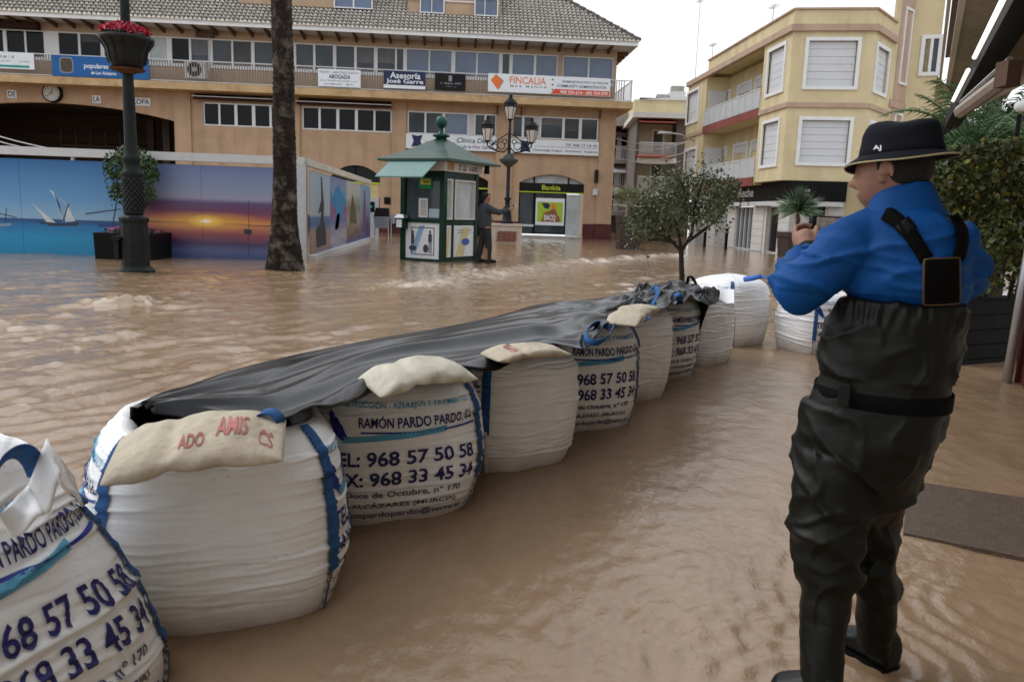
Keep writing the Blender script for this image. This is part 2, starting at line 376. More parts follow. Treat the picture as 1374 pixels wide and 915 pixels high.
a0, a1 = FA.S(748.5, 92), FA.S(755, 92); mb = MB(); FA.box(mb, a0, a1, ZU0-.07, ZU1+.1, -0.2, 0.02); obj('wall_strip', mb, M['tan_render'], mbld)
mb = MB(); FA.box(mb, UP[0][0]-.1, UP[-1][1]+.06, ZU0-.2, ZU0-.08, -0.05, 0.06); obj('sill', mb, M['white_paint'], mbld)
mb = MB(); FA.box(mb, FA.S(-10, 35), FA.S(55, 35), 10.32, 10.62, 0.02, 0.5); obj('rolled_awning', mb, M['brown_canvas'], mbld)
mb = MB(); FA.box(mb, FA.S(264, 35), FA.S(288, 35), 10.36, 10.6, 0.02, 0.3); obj('duct_cover', mb, M['brown_wood'], mbld)
mb = MB(); mb.tube([FA.P(FA.S(281, 60), 10.36, .15), FA.P(FA.S(281, 60), 8.6, .15)], 0.035, 6); obj('drain_pipe', mb, M['grey_white'], mbld)
for px, py in ((699, 160), (667, 155), (804, 165)):
    mb = MB(); mb.tube([FA.P(FA.S(px, py), 7.38, .2), FA.P(FA.S(px, py), 6.9, .2)], 0.05, 6); obj('drain_spout', mb, M['brown_wood'], mbld)
# eaves
EY, EX, EZ = 44.9, 9.76, 10.93
mb = MB(); mb.box(XL - 6, EX, EY, EY + .1, 10.67, EZ); mb.box(EX - .1, EX, EY + .102, 58, 10.67, EZ); obj('fascia', mb, M['white_paint'], mbld)
mb = MB(); mb.box(XL - 6, EX - .1, EY + .1, YF, 10.76, 10.80); mb.box(XR + .002, EX - .1, YF + .002, 58, 10.76, 10.80); obj('soffit', mb, M['grey_white'], mbld)
x = EX - 1.4
while x > XL - 5:
    mb = MB(); mb.prism([(x, EY + .1, 10.72), (x, EY + .1, 10.757), (x, YF, 10.757), (x, YF, 10.50)], (0.11, 0, 0)); obj('rafter_tail', mb, M['brown_wood'], mbld); x -= 0.95
for k in range(5):
    mb = MB(); y = YF + .4 + k*.95; mb.box(XR, EX - .1, y, y + .11, 10.55, 10.757); obj('rafter_tail', mb, M['brown_wood'], mbld)
# hip roof
KP = 0.77
mb = MB(); D = 7.5
mb.quad((XL - 6, EY - .06, EZ), (EX + .08, EY - .06, EZ), (EX - D, EY + D, EZ + D*KP), (XL - 6, EY + D, EZ + D*KP))
mb.quad((EX + .08, EY - .06, EZ), (EX + .08, 60, EZ), (EX - D, 60 - D, EZ + D*KP), (EX - D, EY + D, EZ + D*KP)); obj('roof', mb, M['tile_roof'], mbld)
SL = math.sqrt(1 + KP*KP); row = 0.36 / SL
mb = MB(); nrow = 13; tw = 0.235
dorm = [(-33, FA.S(277, 1) - .3, 2.05), (FA.S(327, 3) - .2, FA.S(503, 12) - .15, 1.62), (FA.S(552, 15) - .1, FA.S(672, 24) - .1, 1.55)]
ca = [math.pi*k/4 for k in range(5)]
for r in range(nrow):
    y0 = EY - 0.10 + r*row
    ncol = int((EX - XL + 3) / tw)
    for c in range(ncol):
        x = EX - 0.05 - c*tw - (tw/2 if r % 2 else 0)*0
        if x > EX - (y0 - EY) + 0.05: continue
        t = y0 - EY + .2
        if any(d[0] < x < d[1] and t > d[2] for d in dorm): continue
        j = rnd.uniform(-.012, .012); zz = EZ + (y0 - EY)*KP + .03; y1 = y0 + row + 0.06; z1 = EZ + (y1 - EY)*KP + .005
        f = [(x + j + .105*math.cos(a), y0 + j, zz + .13*math.sin(a)) for a in ca]
        b = [(x + j + .085*math.cos(a), y1, z1 + .085*math.sin(a)) for a in ca]
        n = len(mb.v); mb.v += f + b
        for k in range(4): mb.f.append((n+k, n+5+k, n+6+k, n+k+1)); mb.m.append(0)
        mb.f.append((n, n+1, n+2, n+3, n+4)); mb.m.append(1)
tag(obj('roof_tiles', mb, [M['tile_roof'], M['tile_end']], mbld), kind='stuff')
mb = MB(); 
for k in range(22):
    t = k*.34; mb.tube([(EX+.05-t, EY-.05+t, EZ+.06+t*KP), (EX+.05-t-.4, EY-.05+t+.4, EZ+.03+(t+.4)*KP)], [.13, .10], 7)
tag(obj('hip_tiles', mb, M['tile_roof'], mbld), kind='stuff')
for i, (a0, a1, t) in enumerate(dorm):
    y0 = EY + t; z0 = EZ + t*KP; FD = Face((0, y0), (1, 0))
    mb = MB(); mb.box(a0, a1, y0, y0 + 5, z0 - .3, z0 + 2.4); do = obj('dormer', mb, M['orange_render'], mbld)
    mb = MB(); FD.box(mb, a0 - .05, a1 + .05, z0 + .02, z0 + .62, .02, .05); 
    if i: obj('slat_screen', mb, M['tan_render'], do)
    wn = {0: [], 1: [(450, 474), (476, 499)], 2: [(565, 579), (580, 595)]}[i]
    wn2 = {0: [], 1: [], 2: [(638, 650), (651, 667)]}[i]
    for ws in (wn, wn2):
        if ws:
            ps = [(FD.S(a, 8), FD.S(b, 8)) for a, b in ws]
            windows(FD, do, ps, z0 + .08, z0 + .9, .17, M['white_paint'], M['glass_blue'], bar=.06)
    mb = MB(); FD.box(mb, a0, a1, z0 + .70, z0 + .76, .06, .11); obj('rail', mb, M['white_paint'], do)
# bank front, cash machine, plaque, wall lantern
mb = MB(); FA.box(mb, bank[0], bank[1], 2.66, 3.14, -.22, -.12); so_ = obj('bank_fascia', mb, M['black_sign'], mbld)
mb = MB(); FA.box(mb, bank[0], bank[1], 2.60, 2.66, -.22, -.11); obj('stripe', mb, M['lime'], so_)
mb = MB(); lettering(FA, mb, 'Bankia', 4.92, 6.02, 2.77, 3.05, -.115, bold=.02); obj('lettering', mb, M['lime'], so_)
windows(FA, mbld, [(bank[0]+.05, 4.42), (4.50, 6.45), (6.53, 7.35)], 3.16, 3.64, -.26, M['near_black'], M['glass_pale'], bar=.04, name='fanlight')
windows(FA, mbld, [(bank[0]+.08, 4.45), (4.58, 6.33)], .28, 2.58, -.26, M['near_black'], M['glass_grey'], bar=.08, name='shop_window')
mb = MB(); FA.box(mb, 6.42, 7.28, .12, 2.55, -.27, -.2); obj('frosted_door', mb, M['glass_pale'], mbld)
mb = MB(); FA.box(mb, bank[0], bank[1], -.2, .10, -.3, .25); obj('step', mb, M['concrete'], mbld)
mb = MB(); FA.box(mb, bank[0], 4.5, .62, .74, -.2, -.16); obj('rail', mb, M['aluminium'], mbld)
mb = MB(); FA.box(mb, atm[0], atm[1], 2.75, 2.85, -.2, -.1); obj('stripe', mb, M['lime'], mbld)
windows(FA, mbld, [(-7.2, -5.95), (-5.9, -4.55)], 2.86, 3.7, -.26, M['near_black'], M['glass_dark'], bar=.05, name='fanlight')
mb = MB(); FA.box(mb, atm[0], atm[1], 1.95, 2.75, -.24, -.16); obj('pale_panel', mb, pm('cream', (.55, .47, .24), .6), mbld)
mb = MB(); FA.box(mb, -6.0, -4.55, -.2, 1.95, -.24, -.12); mo = obj('cash_machine', mb, M['steel'], mbld)
mb = MB(); FA.box(mb, -5.7, -4.8, 1.15, 1.75, -.12, -.09); obj('screen_hood', mb, M['near_black'], mo)
mb = MB(); FA.box(mb, -5.6, -5.35, 1.38, 1.52, -.09, -.08); FA.box(mb, -5.15, -4.95, 1.42, 1.52, -.09, -.08); obj('screen', mb, pm('screen_green', (.05, .45, .3), .3), mo)
windows(FA, mbld, [(-2.2, -.4), (-.3, 1.65)], .3, 2.6, -.26, M['near_black'], M['glass_dark'], bar=.08, name='shop_window')
mb = MB(); FA.box(mb, midarch[0], midarch[1], 2.68, 2.76, -.2, -.1); obj('stripe', mb, M['lime'], mbld)
a0, z0 = FA.at(515.5, 274); a1, z1 = FA.at(524, 265); mb = MB(); FA.box(mb, a0, a1, z0, z1, 0.0, .05); obj('plaque', mb, M['near_black'], mbld)
a0, z0 = FA.at(794, 262); a1, z1 = FA.at(801, 246); mb = MB(); FA.box(mb, a0, a1, z0, z0 + .35, .14, .34); bo = obj('meter_box', mb, M['grey_white'], mbld)
mb = MB(); FA.box(mb, a0+.08, a1, z1, z1 + .75, .14, .36); obj('wall_lantern', mb, M['cast_iron'], mbld)
# things hung on the facade
def sign(name, fc, px0, px1, z0, z1, mat, label, d=0.0, th=.06, py=100):
    a0, a1 = fc.S(px0, py), fc.S(px1, py); mb = MB(); fc.box(mb, a0, a1, z0, z1, d, d + th); return tag(obj(name, mb, mat), label, 'sign'), a0, a1, d + th + .004
def words(fc, so, mat, lines, a0, a1, z0, z1, d, **kw):
    """lines: (text, u0, u1, v0, v1) as shares of the board"""
    mb = MB()
    for t, u0, u1, v0, v1 in lines: lettering(fc, mb, t, a0+(a1-a0)*u0, a0+(a1-a0)*u1, z0+(z1-z0)*v0, z0+(z1-z0)*v1, d, **kw)
    return obj('lettering', mb, mat, so)
FS = Face((0, 45.36), (1, 0))
def marks(fc, so, mat, lines, a0, a1, z0, z1, d):
    """print too small to read: rows of little strokes"""
    mb = MB()
    for u0, u1, v0, v1, n in lines:
        for k in range(n):
            if rnd.random() < .12: continue
            x0 = a0+(a1-a0)*(u0+(u1-u0)*k/n); x1 = a0+(a1-a0)*(u0+(u1-u0)*(k+.72)/n); zz0, zz1 = z0+(z1-z0)*v0, z0+(z1-z0)*v1; h = (zz1-zz0)
            t = (x1-x0)*.3
            fc.quad(mb, x0, x0+t, zz0, zz1, d); fc.quad(mb, x0+t, x1, zz0+h*rnd.choice((0, .4, .75)), zz0+h*(.25+rnd.choice((0, .4, .75))*.99), d)
    return obj('small_print', mb, mat, so)
s, a0, a1, d = sign('balcony_sign', FS, -30, 46, 8.05, 8.88, M['sign_white'], 'white sign with teal stripe on the balcony at the far left edge', py=78)
mb = MB(); FS.box(mb, a0+.2, a1-.25, 8.12, 8.24, .06, .066); obj('stripe', mb, M['sign_teal'], s)
marks(FS, s, M['print_grey'], [(.38, .66, .62, .80, 11), (.42, .60, .42, .52, 10), (.74, .93, .42, .50, 12)], a0, a1, 8.05, 8.88, d)
s, a0, a1, d = sign('balcony_banner', FS, 70, 200, 7.80, 8.86, M['party_blue'], 'long blue banner with white lettering on the balcony railing', py=82)
mb = MB(); w_, h_ = .36, .41; cx, cz = FS.S(89.5, 82), 8.36
ring = [(cx + w_*math.copysign(abs(math.cos(t))**.45, math.cos(t)), cz + h_*math.copysign(abs(math.sin(t))**.45, math.sin(t))) for t in [2*math.pi*k/28 for k in range(28)]]
mb.poly([FS.P(x, z, .064) for x, z in ring]); obj('emblem_border', mb, M['print_grey'], s)
mb = MB(); mb.poly([FS.P(cx+(x-cx)*.84, cz+(z-cz)*.86, .068) for x, z in ring]); obj('emblem', mb, pm('emblem_brown', (.07, .055, .04), .5), s)
words(FS, s, M['sign_white'], [('populares', .33, .58, .36, .66), ('de Los Alcázares', .40, .66, .14, .30)], a0, a1, 7.8, 8.86, d, bold=.02)
s, a0, a1, d = sign('office_sign', FS, 427, 484, 7.86, 8.78, M['sign_white'], 'white sign with small dark capitals on the balcony right of the palm', py=98)
words(FS, s, M['print_grey'], [('PIEDAD L. MARTÍNEZ ZAPATA', .04, .96, .76, .92)], a0, a1, 7.86, 8.78, d)
words(FS, s, M['navy'], [('ABOGADA', .25, .76, .46, .70), ], a0, a1, 7.86, 8.78, d, bold=.025)
marks(FS, s, M['print_grey'], [(.06, .94, .30, .38, 30), (.14, .88, .10, .2, 20)], a0, a1, 7.86, 8.78, d)
s, a0, a1, d = sign('office_sign', FS, 515, 571, 7.90, 8.84, M['navy'], 'navy sign with two lines of white lettering beside a black sign', py=102)
words(FS, s, M['sign_white'], [('Asesoría', .15, .88, .58, .93), ('José Garre', .06, .95, .24, .56)], a0, a1, 7.9, 8.84, d, bold=.02)
mb = MB(); FS.box(mb, a0, a1, 7.92, 8.10, .06, .066); obj('stripe', mb, M['sign_white'], s)
s, a0, a1, d = sign('office_sign', FS, 583.5, 625, 7.93, 8.83, M['black_sign'], 'small black sign on the balcony right of the navy sign', py=104)
marks(FS, s, M['print_grey'], [(.14, .88, .36, .48, 13), (.3, .7, .2, .26, 6)], a0, a1, 7.93, 8.83, d)
mb = MB(); FS.box(mb, (a0+a1)/2-.09, (a0+a1)/2+.09, 8.42, 8.72, .06, .066); obj('logo', mb, M['print_grey'], s)
s, a0, a1, d = sign('agency_banner', FS, 655, 819, 7.98, 8.95, M['sign_white'], 'long white and orange banner at the right end of the balcony', py=108)
words(FS, s, M['sign_orange'], [('FINCALIA', .175, .47, .48, .88)], a0, a1, 7.98, 8.95, d, bold=.01)
words(FS, s, M['navy'], [('M A R   M E N O R', .18, .48, .30, .40), ('ADMINISTRACIÓN DE FINCAS', .60, .98, .66, .82), ('COMMUNITY ADMINISTRATOR', .56, .97, .40, .56)], a0, a1, 7.98, 8.95, d)
mb = MB(); mb.poly([FS.P(a0+(a1-a0)*u, 7.98+.97*v, .065) for u, v in ((.51, .02), (.995, .02), (.995, .30), (.545, .30))]); obj('stripe', mb, M['sign_red'], s)
words(FS, s, M['sign_white'], [('968 334 614 - 606 704 070', .59, .98, .06, .24)], a0, a1, 7.98, 8.95, .07, bold=.02)
mb = MB(); mb.poly([FS.P(a0+(a1-a0)*u, 7.98+.97*v, .065) for u, v in ((.02, .62), (.06, .95), (.12, .62), (.08, .1))]); lo = obj('logo', mb, M['sign_orange'], s)
mb = MB(); mb.poly([FS.P(a0+(a1-a0)*u, 7.98+.97*v, .0645) for u, v in ((.06, .97), (.128, .62), (.088, .12), (.05, .5))]); obj('logo_shadow', mb, M['print_grey'], s)
mb = MB()
for k, v in enumerate((.80, .52, .25)): FS.disc(mb, a0+(a1-a0)*.525, 7.98+.97*v, .05, .05, .066, 10)
obj('dots', mb, M['maroon_tile'], s)
# dental clinic boards
FC = Face((0, 46.55), (1, 0))
s, a0, a1, d = sign('clinic_board', FC, 545, 666, 4.82, 5.64, M['sign_white'], 'left half of long white clinic board with dark blue star, behind the kiosk roof', d=.0, th=.1, py=192)
words(FC, s, M['navy'], [('Clínica Dental', .56, .995, .52, .86), ('Dr. Rafael de la Hoz García', .40, .97, .16, .38)], a0, a1, 4.82, 5.64, d, shear=.2, bold=.012)
def star(fc, cx, cz, r, d, par):
    mb = MB(); pts = []
    for k in range(4):
        a = math.pi/4 + k*math.pi/2
        pts += [(cx + r*math.cos(a), cz + r*1.05*math.sin(a)), (cx + r*.42*math.cos(a+math.pi/4), cz + r*.62*math.sin(a+math.pi/4))]
    mb.poly([fc.P(x, z, d) for x, z in pts]); return obj('star_logo', mb, M['navy'], par)
star(FC, a0 + .62, 5.25, .46, d, s)
mb = MB(); FC.box(mb, a0+1.05, a0+3.0, 5.22, 5.25, .1, .106); obj('rule', mb, M['print_grey'], s)
s, a0, a1, d = sign('clinic_board', FC, 685, 803, 4.80, 5.60, M['sign_white'], 'right half of long white clinic board with star, above the bank entrance', d=.0, th=.1, py=198)
star(FC, a0 + .85, 5.2, .46, d, s)
mb = MB(); FC.box(mb, a0+1.4, a1-.05, 5.2, 5.225, .1, .106); obj('rule', mb, M['print_grey'], s)
words(FC, s, M['navy'], [('Tlf. 968 17 14 40', .62, .98, .60, .78), ('Odontología integral · Ortodoncia · Implantes', .25, .99, .14, .34)], a0, a1, 4.8, 5.6, d)
# clock and letter tiles over the arch
ck = thing('wall_clock', 'round white wall clock above the wide dark arch', 'clock')
cs, cz = FA.at(69.5, 125, .2)
mb = MB(); mb.tube([FA.P(cs, cz, 0), FA.P(cs, cz, .26)], [.52, .50], 28); obj('case', mb, M['cast_iron'], ck)
mb = MB(); FA.disc(mb, cs, cz, .43, .43, .264, 28); obj('dial', mb, pm('dial', (.5, .5, .46), .4), ck)
mb = MB()
for k in range(12):
    a = k*math.pi/6; FA.disc(mb, cs+.35*math.cos(a), cz+.35*math.sin(a), .03, .03, .268, 6)
obj('hour_marks', mb, M['near_black'], ck)
for nm, a, L in (('hour_hand', math.radians(75), .22), ('minute_hand', math.radians(218), .30)):
    mb = MB(); u = (math.cos(a), math.sin(a)); v = (-u[1], u[0])
    mb.poly([FA.P(cs+u[0]*p+v[0]*q, cz+u[1]*p+v[1]*q, .275) for p, q in ((-.05, .02), (L, .012), (L, -.012), (-.05, -.02))]); obj(nm, mb, M['near_black'], ck)
for px0, px1, t, lb in ((10, 22.5, 'DE', 'letter tiles reading DE left of the wall clock'), (124, 135.5, 'LA', 'letter tiles reading LA between clock and lamp post'), (166, 202, 'EUROPA', 'row of letter tiles partly hidden by the lamp post shaft')):
    py = 122 + .05*px0; a0, a1 = FA.S(px0, py), FA.S(px1, py); z = FA.at(px0, 126 + .062*px0)[1]
    s = tag(obj('letter_tiles', (lambda q: (FA.box(q, a0, a1, z-.2, z+.22, 0, .05), q)[1])(MB()), M['sign_white']), lb, 'sign')
    mb = MB(); lettering(FA, mb, t, a0+.06, a1-.06, z-.13, z+.15, .056); obj('lettering', mb, M['navy'], s)
# air conditioner on the balcony
ac = thing('air_conditioner', 'white air conditioner unit behind the balcony pickets', 'air conditioner')
a0, a1 = FS.S(248, 80, -.3), FS.S(277, 80, -.3)
mb = MB(); FS.box(mb, a0, a1, 8.0, 8.95, -.75, -.2); bevel(obj('case', mb, M['white_paint'], ac), .03)
mb = MB(); FS.disc(mb, a0 + .52, 8.48, .38, .38, -.19, 24); obj('fan_grille', mb, M['cast_iron'], ac)
mb = MB(); mb.tube([FS.P(a0 + .52, 8.48, -.2), FS.P(a0 + .52, 8.48, -.17)], .13, 14); obj('fan_hub', mb, M['grey_white'], ac)
po = thing('window_poster', 'bank poster with lime green picture and white border in the entrance window', 'poster')
a0, z0 = FA.at(718, 302, -.15); a1, z1 = FA.at(758, 267, -.15)
mb = MB(); FA.box(mb, a0, a1, z0, z1, -.2, -.16); obj('board', mb, M['sign_white'], po)
mb = MB(); FA.quad(mb, a0+.1, a1-.1, z0+.2, z1-.22, -.155); obj('picture', mb, pm('poster_lime', (.36, .50, .04), .4), po)
mb = MB(); q = lambda u, v: FA.P(a0+(a1-a0)*u, z0+(z1-z0)*v, -.15)
mb.poly([q(.2, .13), (q(.86, .13)), q(.84, .3), q(.74, .42), q(.7, .6), q(.6, .66), q(.5, .55), q(.28, .46)]); obj('printed_figure', mb, pm('poster_skin', (.28, .10, .05), .5), po)
mb = MB(); mb.poly([FA.P(a0+(a1-a0)*u, z0+(z1-z0)*v, -.147) for u, v in ((.2, .82), (.3, .64), (.44, .60), (.50, .74), (.42, .82))]); obj('printed_cap', mb, M['navy'], po)
mb = MB(); mb.poly([FA.P(a0+(a1-a0)*u, z0+(z1-z0)*v, -.147) for u, v in ((.54, .7), (.58, .8), (.66, .8), (.68, .68), (.60, .56))]); obj('printed_shape', mb, M['sign_orange'], po)
mb = MB(); lettering(FA, mb, 'EACQ', a0+(a1-a0)*.3, a0+(a1-a0)*.70, z0+.24, z0+.62, -.143, bold=.03); obj('lettering', mb, M['sign_white'], po)
# ================================================================== printed hoarding on the left
def ramp_mat(name, stops, zmax, sun=None, wob=.05, along=None, rough=.35):
    m = bpy.data.materials.new(name); m.use_nodes = True; n = m.node_tree.nodes; l = m.node_tree.links; b = n['Principled BSDF']; b.inputs['Roughness'].default_value = rough
    tc = n.new('ShaderNodeTexCoord'); sp = n.new('ShaderNodeSeparateXYZ'); l.new(tc.outputs['Object'], sp.inputs[0])
    mp = n.new('ShaderNodeMapping'); mp.inputs['Scale'].default_value = (.45, .45, 4.0); l.new(tc.outputs['Object'], mp.inputs[0])
    nz = n.new('ShaderNodeTexNoise'); nz.inputs['Scale'].default_value = 1.5; nz.inputs['Detail'].default_value = 6; l.new(mp.outputs[0], nz.inputs['Vector'])
    ma = n.new('ShaderNodeMath'); ma.operation = 'MULTIPLY_ADD'; ma.inputs[1].default_value = wob*4; ma.inputs[2].default_value = -wob*2; l.new(nz.outputs[0], ma.inputs[0])
    ad = n.new('ShaderNodeMath'); ad.operation = 'ADD'; l.new(sp.outputs[2], ad.inputs[0]); l.new(ma.outputs[0], ad.inputs[1])
    dv = n.new('ShaderNodeMath'); dv.operation = 'DIVIDE'; dv.inputs[1].default_value = zmax; l.new(ad.outputs[0], dv.inputs[0])
    cr = n.new('ShaderNodeValToRGB'); l.new(dv.outputs[0], cr.inputs[0])
    e = cr.color_ramp.elements
    while len(e) > 1: e.remove(e[-1])
    for i, (z, c) in enumerate(stops):
        q = e[0] if i == 0 else e.new(min(z/zmax, 1)); q.position = min(z/zmax, 1); q.color = (*c, 1)
    out = cr.outputs[0]
    if sun:
        for (rx, rz, col, amt) in sun[1]:
            m2 = n.new('ShaderNodeMapping'); m2.vector_type = 'TEXTURE'; m2.inputs['Location'].default_value = sun[0]; m2.inputs['Scale'].default_value = (rx, 50, rz)
            l.new(tc.outputs['Object'], m2.inputs[0])
            g = n.new('ShaderNodeTexGradient'); g.gradient_type = 'SPHERICAL'; l.new(m2.outputs[0], g.inputs[0])
            mm = n.new('ShaderNodeMath'); mm.operation = 'MULTIPLY'; mm.inputs[1].default_value = amt; l.new(g.outputs['Fac'], mm.inputs[0])
            x = n.new('ShaderNodeMix'); x.data_type = 'RGBA'; x.inputs[7].default_value = (*col, 1); l.new(mm.outputs[0], x.inputs[0]); l.new(out, x.inputs[6]); out = x.outputs[2]
    l.new(out, b.inputs['Base Color']); return m
hd = thing('site_hoarding', 'long site hoarding printed with sailing boats and a sunset, behind the palm', 'hoarding', loc=(0, 0, 0))
HX, HY = -3.92, 20.82
FH = Face((0, HY), (1, 0)); FHS = Face((HX, HY), (0, 1))
sea = ramp_mat('sea_print', [(0, (.004, .21, .42)), (.42, (.004, .24, .47)), (.72, (.004, .14, .36)), (.80, (.004, .07, .22)), (.855, (.004, .06, .20)), (.875, (.24, .40, .56)), (1.4, (.10, .28, .53)), (2.35, (.005, .11, .33))], 2.4, wob=.006)
sunp = FH.at(277, 297)
sunset = ramp_mat('sunset_print', [(0, (.04, .07, .20)), (.2, (.08, .10, .22)), (.38, (.05, .03, .10)), (.6, (.24, .06, .07)), (.84, (.5, .18, .08)), (.885, (.05, .02, .05)), (.92, (.6, .25, .07)), (1.02, (.34, .08, .07)), (1.20, (.14, .035, .09)), (1.40, (.09, .05, .15)), (1.52, (.28, .28, .40)), (1.8, (.20, .25, .40)), (2.35, (.12, .17, .36))], 2.4,
    sun=((sunp[0], HY, sunp[1]), [(1.7, .26, (.75, .38, .05), 1.0), (.5, .18, (.95, .65, .10), 1.2), (.16, .05, (1, .9, .75), 2.5)]), wob=.035)
for p0, p1, m in ((-150, 30, sea), (30.4, 187, sea), (187.4, 271.5, sunset), (272, 404, sunset)):
    mb = MB(); FH.box(mb, FH.S(p0, 290), FH.S(p1, 290), -.2, 2.33, 0, .03); obj('panel', mb, m, hd)
mb = MB(); FH.box(mb, -16.5, HX, 2.42, 2.62, -.1, .12); obj('top_beam', mb, M['grey_white'], hd)
mb = MB(); FHS.box(mb, .12, 15.0, 2.42, 2.60, -.06, .10); obj('top_beam', mb, pm('cream_beam', (.55, .52, .45), .6), hd)
mb = MB(); FH.box(mb, HX - .17, HX + .06, -.2, 2.42, -.12, .10); obj('corner_post', mb, M['steel'], hd)
for px in (-60, 95):
    mb = MB(); FH.box(mb, FH.S(px, 220), FH.S(px, 220) + .06, -.2, 2.45, -.1, -.01); obj('post', mb, M['steel'], hd)
mb = MB(); FHS.box(mb, .4, 15, -.1, .12, .04, .22); obj('base_rail', mb, M['grey_white'], hd)
# sailing boats of the printed picture
def hpoly(name, pts, mat, d=.034, fc=FH):
    mb = MB(); mb.poly([fc.P(*fc.at(x, y, d), d) for x, y in pts]); return obj(name, mb, mat, hd)
wsail = pm('sail_print', (.52, .56, .60), .4); hull = pm('hull_print', (.03, .04, .07), .4)
hpoly('printed_hull', [(61, 299), (66, 303.5), (103, 303), (107, 298), (85, 300)], hull, .0335)
hpoly('printed_hull', [(50, 297), (56, 301), (74, 299)], hull, .033)
for pts in ([(66, 254), (72, 258), (83, 282), (86, 296), (84, 298), (80, 275)], [(70, 256), (92, 278), (106, 296), (90, 275)], [(42, 272), (60, 287), (75, 299), (62, 298), (54, 286)], [(91, 276), (101, 297), (87, 298)]):
    hpoly('printed_sail', pts, wsail)
for pts in ([(91.5, 273), (93, 273.5), (85, 297), (83.5, 297)], [(157, 262), (158.5, 262.5), (152, 302), (150.5, 302)], [(114, 286.5), (162, 280), (162, 281.3), (115, 288)], [(0, 286), (22, 291.5), (22, 292.5), (0, 287.3)], [(8, 279), (9, 279), (7.5, 299), (6.5, 299)]):
    hpoly('printed_mast', pts, hull, .0345)
hpoly('printed_hull', [(130, 300), (132, 305), (165, 304), (165, 299)], pm('hull_blue', (.02, .07, .2), .4)); hpoly('printed_hull', [(0, 300), (0, 304), (15, 303), (16, 299.5)], pm('hull_grey', (.2, .28, .36), .4))
hpoly('printed_buoy', [(327, 307.5), (338, 308.3), (337.5, 315), (328, 314.5)], hull)
hpoly('printed_mast', [(333, 268), (333.6, 268), (334.3, 346), (333.6, 346)], hull)
# side boards: statue, dancers, garden, tower
bd = [(415, 441.5), (442, 464), (464.5, 482), (482.5, 496)]
cols = [ramp_mat('statue_print', [(0, (.02, .06, .22)), (.25, (.30, .20, .16)), (.7, (.34, .28, .26)), (.88, (.06, .16, .34)), (1.1, (.08, .20, .38)), (1.15, (.42, .52, .60)), (2.3, (.34, .48, .60))], 2.4, wob=.02),
        ramp_mat('dance_print', [(0, (.10, .10, .25)), (.4, (.40, .38, .42)), (.9, (.16, .18, .34)), (1.3, (.30, .08, .20)), (1.6, (.03, .22, .42)), (1.9, (.20, .30, .46)), (2.3, (.18, .22, .42))], 2.4, wob=.25),
        ramp_mat('garden_print', [(0, (.02, .06, .20)), (.5, (.20, .14, .10)), (.9, (.35, .30, .24)), (1.4, (.20, .21, .13)), (1.8, (.42, .44, .42)), (2.3, (.48, .50, .50))], 2.4, wob=.16),
        ramp_mat('tower_print', [(0, (.05, .08, .24)), (.6, (.14, .14, .26)), (1.1, (.20, .28, .45)), (2.3, (.22, .40, .60))], 2.4, wob=.03)]
for (p0, p1), m in zip(bd, cols):
    a0 = FHS.S(p0, 290); a1 = FHS.S(p1, 285); mb = MB(); FHS.box(mb, max(a0, .13), a1, .02, 2.33, 0, .03); obj('panel', mb, m, hd)
def spoly(name, pts, col):
    mb = MB(); mb.poly([FHS.P(*FHS.at(x, y, .034), .034) for x, y in pts]); return obj(name, mb, pm(name + str(rnd.random())[2:6], col, .5), hd)
spoly('printed_statue', [(430.5, 237), (432, 238), (433, 254), (435, 275), (434, 295), (437, 306), (438, 328), (425, 333), (424, 309), (430, 300), (431, 284), (427, 287), (431, 268)], (.03, .035, .045))
spoly('printed_dancer', [(450, 252), (455, 248), (459, 262), (463, 268), (461, 280), (455, 300), (453, 310), (449, 306), (451, 285), (447, 270)], (.03, .20, .40))
spoly('printed_dancer', [(452, 288), (456, 286), (455, 305), (449, 310)], (.50, .05, .22))
spoly('printed_tree', [(473, 260), (476, 275), (479, 300), (469, 300), (471, 276)], (.10, .09, .05))
spoly('printed_tower', [(488.7, 255), (489.8, 255), (490.5, 280), (488.5, 311), (487, 311), (487.6, 280)], (.25, .05, .10))
rp = thing('white_cables', 'two pale sagging cables under the wide arch above the hoarding', 'cable')
for (x0, y0, x1, y1) in ((0, 178, 82, 202), (0, 184.5, 55, 202)):
    a = on_plane(x0 - 60, y0 - 14, (0, 40, 0), (0, 1, 0)); b = on_plane(x1 + 20, y1 + 4, (0, 40, 0), (0, 1, 0))
    mb = MB(); mb.tube([a.lerp(b, k/6) + Vector((0, 0, -.15*math.sin(math.pi*k/6))) for k in range(7)], .03, 6); obj('cable', mb, M['grey_white'], rp)

